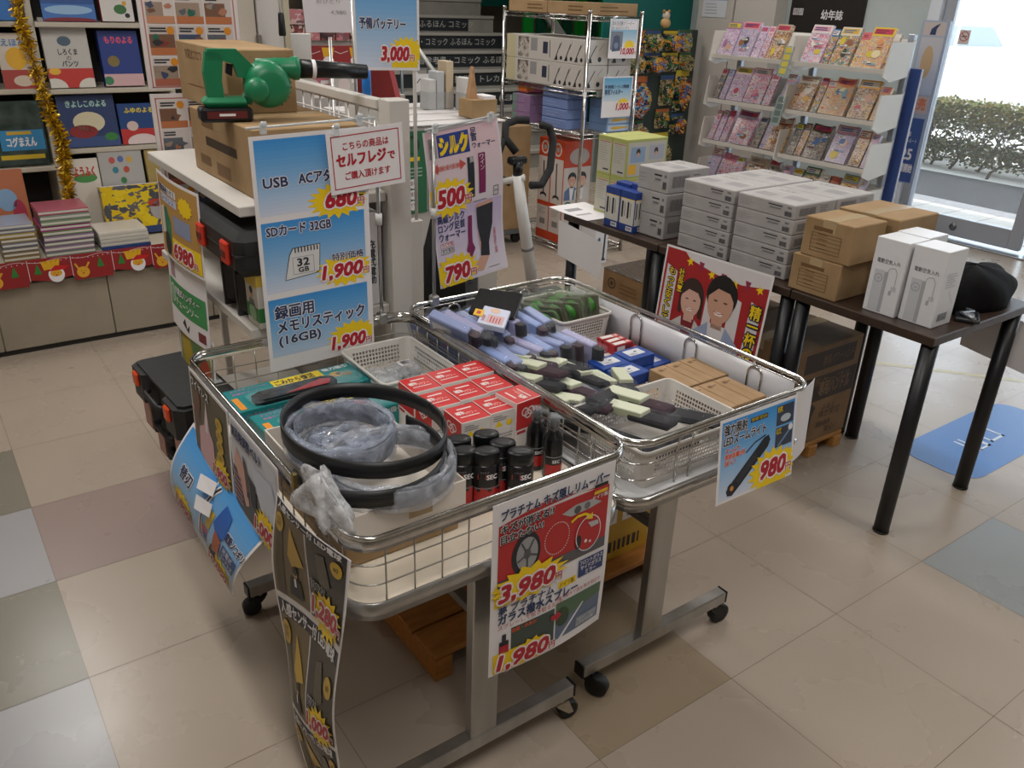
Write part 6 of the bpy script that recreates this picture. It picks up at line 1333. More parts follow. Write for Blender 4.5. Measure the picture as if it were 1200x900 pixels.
# things standing on the leaflet rack
for i, (x, y, h, c, nm, lab) in enumerate([(1.945, 3.18, .19, '#b9a68c', 'board', 'tan edged upright board on the leaflet rack'), (1.987, 3.10, .13, '#c6c4c2', 'board', 'white upright board beside the tan edged board'), (1.90, 3.18, .15, '#aeb0b2', 'board', 'grey upright folder left of the tan edged board'), (1.86, 3.18, .12, '#bdbcbb', 'board', 'low white folder right of the white board')]):
    mb = MB(); mb.box(-.018, -.035, 0, .018, .035, h, mat(c, .5), .002); mb.box(-.02, -.037, 0, .02, .037, .07, mat('#b5b7b8', .15, alpha=.4)); o = mb.build('upright_folder', None, (x, y, 1.132)); tag(o, lab, 'folder', 'folders on the leaflet rack')
mb = MB(); mb.box(-.06, -.05, 0, .06, .05, .07, KRAFT, .002); mb.prism([(-.05, .07), (-.01, .07), (-.03, .19)], -.012, .012, noisy('cork_cone', '#a07a55', '#b58c66', 40, .8), lambda a, c, d: (a, d, c)); mb.box(.0, -.045, .07, .055, .045, .082, PAPER); o = mb.build('cardboard_tray', None, (1.925, 2.90, 1.132)); tag(o, 'brown cardboard tray with a pointed cork piece and white papers', 'cardboard tray')
# ---- second fixture behind: magazines with the red festive strip
r = thing('magazine_fixture', 'far white fixture with red festive strip and rows of magazines', 'fixture', (2.35, 5.0, 0)); b = MB(); b.box(-.35, 0, 0, .35, .5, 1.02, mat('#bcb8b2', .5), .004); b.box(-.35, .3, 1.02, .35, .5, 1.42, mat('#a9a5a0', .5), .003); b.build('fixture_body', r)
b = MB(); s = Sheet(b, (-.36, -.004, 1.27), (1, 0, 0), (0, 0, -1)); s.paper(.72, .1, GR, .006); s.bounds = (.72, .13)
for i in range(4): s.poly([(.02+.18*i, .01), (.1+.18*i, .01), (.09+.18*i, .06), (.03+.18*i, .065)], mat('#d9a51c', .5), 2); s.disc(.06+.18*i, .085, .035, PAPER, .025, 3); s.line([(.1+.18*i, .03), (.14+.18*i, .045), (.19+.18*i, .03)], .003, PAPER, 2)
b.build('festive_strip', r)
b = MB(); b.box(-.35, .01, 1.02, .35, .295, 1.05, mat('#bcb8b2', .5)); b.build('ledge', r)
PM = [printed('mag_a', ['#b9787e', '#d0b3b3', '#8a4a50', '#c9a9a0', '#7a5a60'], 20, seed=1), printed('mag_b', ['#7a3f42', '#3a2a2c', '#a5605c', '#c9a99a', '#55383c'], 26, seed=4)]
for j, z in enumerate((1.285, 1.37)):
    b = MB(); 
    for i in range(7): b.box(-.34+.1*i, .26, z, -.25+.1*i, .285, z+.09, PM[(i+j) % 2])
    b.build('magazine_row', r)
for i, (x, y, z, w_, d_, h_, c, lab) in enumerate([(2.12, 4.93, 1.10, .18, .05, .10, '#b5676f', 'pink toy box leaning on the festive strip of the far fixture'), (2.30, 4.90, 1.03, .2, .06, .11, '#b8b3ad', 'white carton on the front ledge of the far fixture'), (2.50, 4.88, 1.02, .18, .07, .1, '#c9ab22', 'yellow box on the front ledge of the far fixture')]):
    mb = MB(); mb.box(-w_/2, -d_, 0, w_/2, 0, h_, mat(c, .4), .002); s = Sheet(mb, (-w_/2, -d_, h_), (1, 0, 0), (0, 0, -1)); s.disc(w_*.4, h_*.5, w_*.2, mat('#cfc0bd', .4), l=2); s.rect(w_*.65, h_*.2, w_*.95, h_*.4, INK if i == 2 else PAPER, 2); o = mb.build('toy_box', None, (x, y+.06, 1.0205+.03)); tag(o, lab, 'box'); o.location.z = 1.0; 
mb = MB(); mb.box(2.0, 4.80, 0, 2.64, 4.995, 1.0, mat('#b1ada7', .5), .003); o = mb.build('front_counter', None); tag(o, 'low pale counter in front of the far fixture with the festive strip', 'counter')
mb = MB(); mb.prism([(4.25, .0), (4.6, .0), (4.6, 1.28), (4.25, 1.28), (4.05, .9)], 2.22, 2.25, mat('#8a1f22', .45), lambda a, c, d: (d, a, c)); o = mb.build('red_side_panel', None); o['kind'] = 'structure'
# ---- staircase with lettered risers
SY, SX0, SX1, RH, TD = 6.85, 4.1, 6.0, .17, .27
STM = noisy('stair_grey', '#8f8b84', '#9a968f', 8, .6); RISE = mat('#23262b', .5)
RT = {7: '・コミック ふるほん コミック', 6: '学習参考書・コミック ふるほん コミック', 5: '本 学習参考書・コミック ふるほん', 4: '本・雑誌・雑貨　トレカ', 3: '2F ふるほん'}
mb = MB()
for i in range(11): mb.box(SX0, SY+TD*i, 0, SX1, SY+TD*(i+1)+.01, RH*(i+1), STM); mb.box(SX0, SY+TD*i-.02, RH*(i+1)-.03, SX1, SY+TD*i+.05, RH*(i+1)+.003, mat('#a5a19a', .45), .004)
struct('stair', mb)
for i, t in RT.items():
    mb = MB(); x0 = SX0+.12; x1 = SX1-.06 if i < 7 else SX1-.35; s = Sheet(mb, (x0, SY+TD*i-.003, RH*(i+1)-.034), (1, 0, 0), (0, 0, -1)); s.paper(x1-x0, RH-.042, RISE, .002); s.text(t, x0*.0+.25+(.1 if i == 7 else 0), .088, .062, mat('#b9b9b4', .5), w=(x1-x0)*.8 if i != 4 else (x1-x0)*.62, bold=.012)
    o = mb.build('riser_sign', None); tag(o, {7: 'dark lettered board on the highest visible stair riser', 6: 'dark lettered board on the second highest visible riser', 5: 'dark lettered riser board starting with the word for book', 4: 'dark riser board lettered in wide spacing beside the 2F sign', 3: 'lowest dark riser board on the stairs'}[i], 'riser sign', 'lettered stair risers')
mb = MB(); s = Sheet(mb, (3.83, 6.78, .93), (1, 0, 0), (0, 0, -1)); s.paper(.26, .15, PAPER, .004); s.text('↑ 2F', .02, .12, .085, mat('#3a4048', .5), w=.2); mb.box(3.83, 6.785, 0, 3.86, 6.80, .93, STM); o = mb.build('floor_guide_sign', None); tag(o, 'white 2F arrow sign in front of the dark stair risers', 'sign')
mb = MB(); s = Sheet(mb, (4.45, 6.70, .60), (1, 0, 0), (0, 0, -1)); s.paper(.2, .16, PAPER, .004); s.poly([(.1, .04), (.15, .09), (.12, .09), (.12, .13), (.08, .13), (.08, .09), (.05, .09)], INK); mb.box(4.53, 6.705, 0, 4.56, 6.72, .6, STM); o = mb.build('arrow_sign', None); tag(o, 'small white arrow sign low before the stairs', 'sign')
mb = MB(); TG = mat('#0f6a60', .5); BG = mat('#0f8a2c', .5)
mb.box(4.6, 10.1, 1.45, 7.2, 10.16, 2.6, TG); o = mb.build('teal_panel', None); o['kind'] = 'structure'
mb = MB(); 
for i in range(7): mb.box(6.35+.2*i, 8.6, 0, 6.49+.2*i, 8.64, 2.4, BG if i % 2 == 0 else mat('#0c4a34', .5))
mb.prism([(6.2, 1.75), (6.35, 1.75), (7.0, 1.1), (6.85, 1.1)], 8.5, 8.55, mat('#b9b9b4', .5), lambda a, c, d: (a, d, c)); o = mb.build('green_panel', None); o['kind'] = 'structure'
mb = MB()
for i in range(2): mb.tube([(SX0-.03, SY-.3, .75-.25*i), (SX0-.03, SY+2.2, 2.3-.25*i)], .022, mat('#c3c3bf', .35, .4), 10)
for i in range(5): mb.rod((SX0-.03, SY+.1+.5*i, .0), (SX0-.03, SY+.1+.5*i, .98+.31*i), .015, mat('#8f9aa0', .35, .5), 8)
o = mb.build('stair_rail', None); tag(o, 'pale sloping handrail at the side of the lettered stairs', 'handrail')
# ================================================================== wire rack with boxed goods
r = thing('wire_rack', 'chrome wire rack holding long white cartons and blue packs', 'wire rack', (3.72, 4.54, 0)); hx, hy = .21, .44
for sx in (-1, 1):
    for sy in (-1, 1):
        b = MB(); b.rod((sx*hx, sy*hy, 0), (sx*hx, sy*hy, 1.51), .0125, CHROME, 12); b.lathe([(.015, 1.505), (.013, 1.52)], (sx*hx, sy*hy, 0), CHROME, 12); b.build('post', r)
for z in (.045, .80, 1.06, 1.485):
    b = MB(); 
    for sy in (-1, 1): b.rod((-hx, sy*hy, z), (hx, sy*hy, z), .004, CHROME, 6); b.rod((-hx, sy*hy, z-.025), (hx, sy*hy, z-.025), .004, CHROME, 6)
    for sx in (-1, 1):
        b.rod((sx*hx, -hy, z), (sx*hx, hy, z), .004, CHROME, 6); b.rod((sx*hx, -hy, z-.025), (sx*hx, hy, z-.025), .004, CHROME, 6)
        b.tube([(sx*hx, -hy+.04*i, z-.0255*(i % 2)) for i in range(23)], .0025, CHROME, 5)
    for i in range(1, 30): b.rod((-hx, -hy+.0293*i, z), (hx, -hy+.0293*i, z), .0018, CHROME, 5)
    b.build('wire_shelf', r)
VW = mat('#bdb8b2', .45)
def vac_carton(x, z, label):
    w, d, h = .19, .82, .143; mb = MB(); mb.box(-w/2, -d/2, 0, w/2, d/2, h, VW, .002)
    s = sheet_on(mb, '-x', -w/2, -d/2, 0, w/2, d/2, h); s.rect(.0, 0, .1, h, mat('#b9b08f', .5)); s.rect(.13, .01, .25, h-.01, printed('vac_photo', ['#8f857b', '#a59c94', '#5a544e', '#b5aea6', '#7a7068'], 30, seed=3))
    s.rect(.27, .012, .34, .09, mat('#8d8c8d', .45)); s.rect(.40, .03, .45, .10, mat('#2c3448', .45)); s.line([(.47, .02), (.475, .12)], .008, GPR)
    for k in range(3):
        u = .52+.1*k; s.line([(u+.01, .125), (u+.06, .03)], .006, INK); s.poly([(u, .13), (u+.03, .1), (u+.035, .13)], INK); s.line([(u+.05, .06), (u+.075, .02)], .003, GPR); s.disc(u+.07, .115, .012, INK)
    s = sheet_on(mb, '-y', -w/2, -d/2, 0, w/2, d/2, h); s.line([(.03, .12), (.09, .03)], .006, INK); s.poly([(.02, .13), (.05, .1), (.06, .13)], INK); s.disc(.12, .11, .015, INK); s.line([(.11, .06), (.15, .02)], .003, GPR)
    o = mb.build('vacuum_carton', None, (x, 4.545, z)); tag(o, label, 'carton', 'long white cartons on the wire rack')
for j, z in enumerate((1.063, 1.208)):
    for i, x in enumerate((3.615, 3.815)): vac_carton(x, z, 'long white appliance carton, %s, %s on the chrome rack' % (('lower layer', 'upper layer')[j], ('stair side', 'window side')[i]))
for i in range(2): kraft('flat_carton', 3.527, 4.122+.42*i, 1.4895, 3.913, 4.538+.42*i, 1.56, 'flat brown carton on top of the chrome rack, %s' % ('over the price cards' if i == 0 else 'nearer the stairs'), 'flat cartons on the rack top', [('-x', lambda s, w, h: s.fakelines(w*.5, h*.3, w*.4, 2, .02, .008, KPR)), ('-y', lambda s, w, h: s.fakelines(w*.2, h*.3, w*.6, 2, .02, .008, KPR))], None)
LB = mat('#6f84b5', .35); LV2 = mat('#8a6d94', .4)
for i in range(3):
    mb = MB(); mb.box(-.14, -.1, 0, .14, .1, .058, LV2, .002, {'+z': mat('#9fb0b5', .3)}); s = Sheet(mb, (-.14, .1, .058), (0, -1, 0), (0, 0, -1)); s.rect(0, .005, .05, .053, mat('#6f8a80', .4)); s.fakelines(.07, .01, .1, 3, .015, .005, mat('#a58aac', .4)); o = mb.build('purple_box', None, (3.66, 4.77, .803+.0588*i)); tag(o, 'flat purple box, %s of the pile on the rack' % ('bottom', 'middle', 'top')[i], 'box', 'purple boxes on the rack')
for i in range(4):
    mb = MB(); mb.box(-.09, -.13, 0, .09, .13, .062-.004*(i == 3), LB, .006); s = Sheet(mb, (-.0902, .13, .06), (0, -1, 0), (0, 0, -1)); s.fakelines(.05, .02, .15, 2, .02, .004, mat('#93a5cc', .35)); o = mb.build('blue_pack', None, (3.62, 4.42, .803+.0625*i)); tag(o, 'wrapped blue pack, %s from the bottom of the rack pile' % ORD[i], 'pack', 'blue packs on the rack')
for i in range(4):
    mb = MB(); mb.box(-.1, -.09, 0, .1, .09, .048, mat('#7fa0cc', .35), .002); s = Sheet(mb, (-.1, -.0905, .048), (1, 0, 0), (0, 0, -1)); s.rect(.01, .006, .19, .042, mat('#b9c9dc', .4)); s.poly([(.03, .024), (.06, .014), (.17, .018), (.18, .026), (.06, .034)], mat('#d3a71c', .4), 2); o = mb.build('filter_box', None, (3.83, 4.21, .803+.0487*i)); tag(o, 'light blue box with yellow arrow, %s from the bottom, under the filter price card' % ORD[i], 'box', 'light blue boxes on the rack')
mb = MB(); mb.box(-.09, -.05, 0, .09, .05, .07, mat('#c2486c', .4), .01); mb.box(-.092, -.052, .012, -.03, .052, .055, mat('#d0702c', .4), .004); o = mb.build('pink_pack', None, (3.64, 4.80, .981)); tag(o, 'pink and orange pack lying on the purple boxes of the rack', 'pack')
def rack_sign(x, z, W, H, label, kind):
    r = thing('price_card', label, 'price card', (x, 4.088, z)); mb = MB(); s = Sheet(mb, (0, 0, 0), (1, 0, .0), (0, 0, -1)); s.paper(W, H, None, .001); s.grad(.008, .008, W-.008, H*.6, '#5a9fc8', '#c6d3dd', 6)
    if kind == 0:
        s.rect(.01, .01, W-.01, .06, PAPER, 2); s.text('真水生成機クリーナー', .015, .035, .02, NAVY, w=.18, l=3); s.text('吸い込み力ハンディ', .015, .058, .016, NAVY, w=.14, l=3); s.rect(.012, .07, .11, .175, mat('#6f7480', .4), 2); s.poly([(.025, .185), (.035, .1), (.06, .09), (.085, .1), (.095, .18)], mat('#3f4660', .4), 3); s.disc(.06, .15, .018, mat('#6f7894', .4), l=4); s.burst(.17, .15, .05, .035, YEL, 14, .7, 3); s.price('10,000', .10, .20, .034, w=.11, l=5)
    else: s.text('夢 掃除機コードレス掃除機', .018, .07, .018, NAVY, w=.2, bold=.02); s.text('専用フィルター', .018, .105, .026, NAVY, w=.15, bold=.03); s.burst(.18, .165, .055, .04, YEL, 16, .7, 3); s.price('1,000', .12, .20, .038, w=.105, l=5)
    mb.build('printed_sheet', r)
    c = MB(); c.box(.02, -.002, -.004, .04, .004, .012, mat('#d5dadd', .1, alpha=.5)); c.build('clear_clip', r)
rack_sign(3.665, 1.475, .235, .225, 'card with dark machine photo, 10,000 yen, upper of two hung on the rack', 0); rack_sign(3.645, 1.145, .25, .245, 'pale blue filter card, 1,000 yen, lower of two hung on the rack', 1)
mb = MB(); s = Sheet(mb, (3.70, 4.088, .80), (1, 0, 0), (0, 0, -1)); s.paper(.07, .19, PAPER, .001); s.rect(.012, .05, .06, .16, mat('#3d4046', .4)); s.text('吸引', .012, .035, .02, PRICE, w=.045); o = mb.build('hanging_tag', None); tag(o, 'narrow white tag with dark vacuum photo hanging below the rack price cards', 'tag')
# ---- orange vacuum boxes
ORN = mat('#b8401f', .4); OW = mat('#c6bdb6', .45)
for i in range(2):
    w, d, h = .24, .135, .68; mb = MB(); mb.box(-w/2, -d/2, 0, w/2, d/2, h, ORN, .003)
    s = sheet_on(mb, '-x', -w/2, -d/2, 0, w/2, d/2, h); s.rect(.004, .12, d-.004, h-.06, OW); s.rect(.004, .42, d-.004, .45, ORN, 2); s.ring(d*.5, .06, .04, .045, .012, OW, 2); s.disc(d*.5, .06, .018, mat('#8a8a80', .4), l=2); s.line([(d*.45, .15), (d*.5, .36)], .012, INK, 2); s.disc(d*.5, .38, .035, INK, .02, 2); s.disc(d*.5, .393, .028, OW, .016, 3); barcode(s, d*.3, .54, .06, .04); s.fakelines(d*.2, .47, .08, 4, .012, .004, GPL)
    s = sheet_on(mb, '-y', -w/2, -d/2, 0, w/2, d/2, h); s.rect(.004, .17, w-.004, h-.04, OW); s.disc(w*.55, .1, .085, mat('#a9a09a', .4), .055, 2); person_bust(s, w*.32, .25, .085, INK, mat('#cf9f88', .5), mat('#5a7096', .5), PAPER, False, 3); person_bust(s, w*.68, .25, .085, INK, mat('#d6a894', .5), mat('#c3c4bd', .5), PAPER, False, 8); s.rect(w*.1, .42, w*.9, .47, mat('#b5c4a5', .5), 14); s.ring(w*.2, .43, .035, .035, .01, mat('#2c6a55', .5), 15)
    o = mb.build('orange_vacuum_box', None, (3.665, 4.37+.138*i, .0475)); tag(o, 'orange and white vacuum box at the rack foot, %s' % ('showing two people on its end' if i == 0 else 'nearer the big plain carton'), 'boxed vacuum', 'orange vacuum boxes')
# ---- big plain carton on a dolly and the exercise bike
r = thing('dolly', 'grey low dolly with black castors under the big plain carton', 'dolly', (3.28, 4.75, 0)); b = MB(); b.box(-.17, -.17, .075, .17, .27, .11, mat('#5f6266', .5), .005); b.build('platform', r)
for sx in (-.1, .13):
    for sy in (-.12, .2): b = MB(); b.M = Matrix.Translation((sx, sy, .0375)) @ Matrix.Rotation(PI/2, 4, 'X'); b.lathe([(.03, -.014), (.0375, -.012), (.0375, .012), (.03, .014)], (0, 0, 0), RUBBER, 18); b.build('castor', r)
kraft('tall_plain_carton', 3.03, 4.58, .1105, 3.475, 4.98, .80, 'tall plain brown carton behind the bike handlebar', None, [], None)
r = thing('exercise_bike', 'white exercise bike column with looping black foam handlebar', 'exercise bike', (2.72, 3.58, 0)); BW = mat('#cfcdcb', .35)
b = MB(); b.tube([(.06, .0, .05), (-.03, 0, .46), (-.085, .0, .72)], [.034, .033, .03], BW, 16); b.build('column', r)
b = MB(); b.tube([(.006, 0, .303), (.002, 0, .318)], .0355, GPR, 16); b.build('column_ring', r)
b = MB(); b.box(-.2, -.035, .0, .25, .035, .05, mat('#55585c', .5), .01); b.box(.0, -.2, .0, .06, .2, .04, mat('#55585c', .5), .01); b.build('base_frame', r)
b = MB(); b.tube([(-.15, .05, .68), (-.08, .0, .70), (-.06, -.03, .71)], .018, BW, 12); b.build('cross_tube', r)
FO = mat('#141416', .75); b = MB()
b.tube([(-.075, .03, .83), (-.12, .07, .90), (-.1, .10, .965), (-.03, .1, .985), (.03, .07, .985)], .021, FO, 12); b.tube([(-.13, .07, .90), (-.155, .09, .80), (-.15, .07, .70), (-.1, .04, .67)], .019, FO, 12)
b.build('left_grip', r); b = MB(); b.tube([(.075, .02, .965), (.13, .02, .95), (.145, .0, .88), (.11, -.03, .74), (.04, -.05, .665), (-.03, -.05, .67)], .021, FO, 12); b.build('right_grip', r)
b = MB(); b.tube([(-.082, 0, .715), (-.085, 0, .79)], .026, BLACKP, 14); b.box(-.14, -.02, .775, -.03, .03, .815, BLACKP, .01); b.build('clamp', r)
# white and yellow carton and pallet under the carts
pallet(.80, 1.36, 1.62, 1.80, 'orange wooden pallet on the floor under both carts', .085, noisy('orange_pallet', '#9c6427', '#b57632', 10, .5, stretch=(1, 6, 6)), 4)
def yel_print(s, w, h): s.rect(w*.55, 0, w, h, mat('#c39a2c', .45)); s.fakelines(w*.6, h*.08, w*.3, 4, h*.06, h*.025, KPD, 2); s.rect(w*.6, h*.42, w*.76, h*.6, PAPER, 2); s.rect(w*.8, h*.42, w*.95, h*.6, PAPER, 2); s.poly([(w*.63, h*.56), (w*.68, h*.45), (w*.73, h*.56)], INK, 3); s.poly([(w*.83, h*.56), (w*.875, h*.45), (w*.92, h*.56)], INK, 3); barcode(s, w*.65, h*.8, w*.3, h*.12); s.fakelines(w*.08, h*.3, w*.3, 5, h*.05, h*.015, GPL)
kraft('white_carton', 1.02, 1.42, .0855, 1.58, 1.78, .395, 'white carton with yellow end panel on the pallet under the carts', None, [('-y', yel_print)], None, mat('#c3bdb8', .5))
# ================================================================== magazine rack
RX = 5.0
r = thing('magazine_rack', 'white tiered magazine rack in front of the pale green wall', 'magazine rack', (RX, 3.74, 0)); RW = mat('#cfcbc4', .4)
TIERS = (.335, .635, .93, 1.235)
for z in TIERS:
    for y0, y1 in ((-.69, -.01), (.01, .69)):
        b = MB(); b.prism([(0, z-.012), (.0, z+.004), (.19, z+.016), (.19, z-.0), (.03, z-.012)], y0, y1, RW, lambda a, c, d: (a, d, c)); b.box(-.004, y0, z-.014, .001, y1, z+.014, RW, .001); b.build('tier_shelf', r)
        b = MB(); b.M = Matrix.Translation((.185, 0, z)) @ Matrix.Rotation(.42, 4, 'Y'); b.box(0, y0, 0, .008, y1, .2, RW); b.build('tier_back', r)
    for y in (-.70, .70, 0.0):
        b = MB(); b.prism([(-.03, z-.03), (.0, z+.17), (.24, z+.17), (.24, z-.03), (.05, z-.06)], y-.004, y+.004, RW, lambda a, c, d: (a, d, c)); b.build('end_plate', r)
for y in (-.66, 0.02, .66): b = MB(); b.box(.26, y-.02, 0, .30, y+.02, 1.45, mat('#a9b0b8', .35, .4), .003); b.build('rack_post', r)
b = MB(); b.box(-.02, -.68, 0, .32, .68, .06, RW, .004); b.build('rack_foot', r)
PAL = [['#c98a9a', '#d8b5bd', '#9fb0c9', '#cfc9c6', '#b5607a'], ['#c9a23a', '#b5503a', '#4a7a5a', '#cfc3b0', '#3a6a9a'], ['#b0a08a', '#a5583a', '#3a3f4a', '#cf9a3a', '#c9c0b5'], ['#c7b3cc', '#d9c3cc', '#a58ab5', '#c9c4c9', '#9a6a90'], ['#5a6a7a', '#a09a90', '#7a4a4a', '#c3b5a0', '#3a4a3a'], ['#c9656a', '#d8c9a0', '#7fa0b5', '#d0b53a', '#cf8a5a'], ['#b5b0c9', '#8a8fb5', '#cfcaca', '#c98f9a', '#6a7aa0']]
NM = ['pink', 'yellow and green', 'tan and orange', 'lilac', 'grey toned', 'red and cream', 'pale blue']
MM = [printed('magazine_%d' % i, p, 62+6*i, .3, i*2.3) for i, p in enumerate(PAL)]
TN = ['bottom', 'third', 'second', 'top']
mag_rows = {}
def magazine(y, z, w, h, t, k, curve, dx, label, name='magazine'):
    mb = MB(); lean = .42
    def fn(u, v, n):
        c = curve*math.sin(PI*u)*v**1.5
        return (dx+.03+math.sin(lean)*h*v+c+n*.9, w*.5-w*u, math.cos(lean)*h*v-n*.35-c*.35)
    mb.grid(lambda a, b: fn(a, b, 0), 6, 5, MM[k]); mb.grid(lambda a, b: fn(1-a, b, t), 6, 5, PAPER)
    mb.grid(lambda a, b: fn(a, 1, t*b), 6, 1, mat('#c9bfae', .6)); mb.grid(lambda a, b: fn(0, a, t*(1-b)), 4, 1, PAPER); mb.grid(lambda a, b: fn(1, a, t*b), 4, 1, MM[k]); mb.grid(lambda a, b: fn(a, 0, t*(1-b)), 4, 1, PAPER)
    s = Sheet(mb, None, None, None, fn=lambda u, v, n: Vector(fn(u/w, 1-v/h, -n)), eps=.0005); s.cut = .05
    q = random.Random(int(y*1000+z*77)); C = PAL[k]; S2 = ['#c79a86', '#d6b09a', '#3a302c', '#8a5a3a', '#c9b23a', '#4a6a9a', '#b5475a', '#d8d2c8']
    s.rect(0, 0, w, h*.22, mat(q.choice(C), .35), 1); s.rect(w*.06, h*.04, w*.9, h*.17, mat(q.choice(['#d8d2c8', C[0], '#c8b82a', '#b83a52', '#d8d2c8']), .35), 2); s.fakelines(w*.12, h*.07, w*.7, 2, h*.05, h*.025, mat(q.choice([C[-1], '#7a2a3a', '#2a3a6a']), .35), 3, q)
    if w > .1:
        for _ in range(3): s.disc(w*q.uniform(.25, .75), h*q.uniform(.35, .8), w*q.uniform(.1, .2), mat(q.choice(S2+C), .35), h*q.uniform(.07, .13), 3+_)
    for _ in range(3): u0, v0 = w*q.uniform(.02, .55), h*q.uniform(.25, .9); s.rect(u0, v0, min(w, u0+w*q.uniform(.25, .45)), v0+h*.05, mat(q.choice(C+['#d8d2c8', '#d8d2c8']), .35), 7); s.rect(u0+.004, v0+h*.012, min(w, u0+w*.22), v0+h*.03, INK, 8)
    o = mb.build(name, None, (RX, y, z)); tag(o, label, 'magazine', 'magazines on the %s tier' % TN[TIERS.index(min(TIERS, key=lambda q: abs(q-z)))])
    return o
rnd = random.Random(31)
SPEC = {3: [(4.36, .13, 3, 0), (4.21, .15, 6, 0), (4.09, .06, 3, 0), (4.02, .05, 0, 0), (3.93, .12, 2, 0), (3.63, .15, 0, .0), (3.51, .05, 1, 0), (3.41, .14, 1, 0), (3.29, .06, 5, 0), (3.18, .15, 5, 0), (3.085, .05, 2, 0)],
        2: [(4.39, .05, 4, 0), (4.33, .05, 6, 0), (4.22, .15, 3, 0), (4.05, .16, 0, .01), (3.93, .06, 0, 0), (3.80, .07, 6, 0), (3.65, .15, 2, 0), (3.53, .05, 1, 0), (3.47, .06, 5, 0), (3.37, .14, 5, .03), (3.20, .15, 2, 0), (3.08, .06, 5, 0)],
        1: [(4.39, .05, 0, 0), (4.33, .05, 3, 0), (4.27, .05, 0, 0), (4.12, .18, 0, .03), (3.97, .06, 4, 0), (3.89, .07, 6, 0), (3.80, .15, 2, .04), (3.66, .06, 4, 0), (3.60, .05, 2, 0), (3.48, .15, 4, .05), (3.30, .15, 6, .02), (3.16, .08, 2, 0), (3.08, .05, 6, 0)],
        0: [(4.36, .1, 6, 0), (4.26, .07, 0, 0), (4.19, .07, 0, 0), (4.12, .07, 0, 0), (3.98, .15, 2, .03), (3.83, .1, 4, .02), (3.70, .06, 6, 0), (3.61, .08, 4, 0), (3.50, .12, 1, 0), (3.39, .08, 2, .02), (3.31, .06, 2, .02), (3.20, .12, 5, 0), (3.10, .04, 6, 0)]}
for ti, L_ in SPEC.items():
    for i, (y, w_, k, cv) in enumerate(L_):
        magazine(y, TIERS[ti]+.015, w_, .235+.02*rnd.random() if w_ > .09 else .215+.02*rnd.random(), .02+.015*rnd.random(), k, cv, .004*(i % 3), '%s covered magazine, %s from the toy display end of the %s tier' % (NM[k], (ORD+['thirteenth'])[i], TN[ti]))
for j, (y, z) in enumerate(((3.765, 1.235), (3.76, .93))):
    mb = MB(); mb.M = Matrix.Rotation(.25, 4, 'Y'); mb.box(-.01, -.035, 0, .0, .035, .2, mat('#8d9a98', .35), .001)
    for i in range(4): mb.box(-.012, -.025, .02+.045*i, -.0095, .025, .055+.045*i, mat('#5f6d6a' if j else '#c3b23a', .4))
    o = mb.build('shelf_divider_card', None, (RX-.045, y, z-.1 if j else z-.09)); tag(o, 'grey divider card with small squares, %s tier of the magazine rack' % ('second' if j else 'top'), 'divider card', 'divider cards on the magazine rack')
# ---- wall sign, columns behind
mb = MB(); s = Sheet(mb, (6.385, 4.87, 1.66), (0, -1, 0), (0, 0, -1)); s.paper(.70, .27, mat('#241f1e', .4), .012); s.text('幼年誌', .31, .16, .058, PAPER, w=.2, bold=.02); s.rect(.03, .09, .08, .14, PAPER); s.rect(.085, .09, .13, .14, PAPER); s.text('雑', .034, .132, .036, INK, l=3); s.text('誌', .088, .132, .036, INK, l=3)
o = mb.build('wall_sign', None); tag(o, 'dark brown sign with white lettering on the pale wall above magazines', 'wall sign')
mb = MB(); mb.box(6.25, 4.92, 0, 6.398, 5.36, 2.9, mat('#bfb9b3', .5), .004); mb.box(6.24, 5.37, 0, 6.398, 5.78, 2.9, mat('#b9b2ab', .5), .004); struct('column_panel', mb)
mb = MB(); s = Sheet(mb, (6.235, 5.72, 1.66), (0, -1, 0), (.0, 0, -1)); s.paper(.28, .19, mat('#c9cbd2', .45), .002); s.rect(0, 0, .28, .05, mat('#5a74b0', .45)); s.fakelines(.03, .08, .2, 4, .025, .005, GPL); o = mb.build('wall_notice', None); tag(o, 'small white notice with blue top taped to the wall panel', 'notice')
# ---- banner stand at the entrance
r = thing('banner_stand', 'slim blue banner stand with white numerals beside the entrance door', 'banner stand', (5.6, 3.13, 0)); b = MB(); b.box(-.02, -.11, 0, .06, .11, .03, mat('#a9adb2', .35, .5), .004); b.box(.0, -.095, .03, .02, -.083, 1.53, mat('#aab4c4', .35, .4)); b.box(.0, .083, .03, .02, .095, 1.53, mat('#aab4c4', .35, .4)); b.build('stand_frame', r)
b = MB(); s = Sheet(b, (-.002, .085, 1.53), (0, -1, 0), (0, 0, -1)); s.paper(.17, 1.03, mat('#97a2b8', .35), .004); s.rect(.01, .01, .16, .09, mat('#b5a9a5', .4)); s.poly([(.06, .085), (.065, .05), (.09, .03), (.12, .015), (.1, .05), (.1, .085)], NAVY, 2); s.grad(.01, .1, .16, .45, '#b3b0b5', '#a3b0c9', 6); s.disc(.08, .25, .04, mat('#b59a78', .4), .1, 2); s.rect(.01, .46, .16, .57, mat('#b5a5a5', .4)); s.text('発売', .03, .54, .06, mat('#c9704a', .4), w=.11, bold=.03); s.rect(.01, .6, .16, 1.02, mat('#3a5590', .4)); s.text('新型車', .03, .72, .028, PAPER, w=.06, bold=.02); s.text('セブンルート', .03, .76, .026, PAPER, w=.11); s.text('.25', .035, .87, .075, PAPER, w=.09, bold=.03); s.text('出荷開始', .03, .95, .045, PAPER, w=.12, bold=.03); b.build('banner', r)
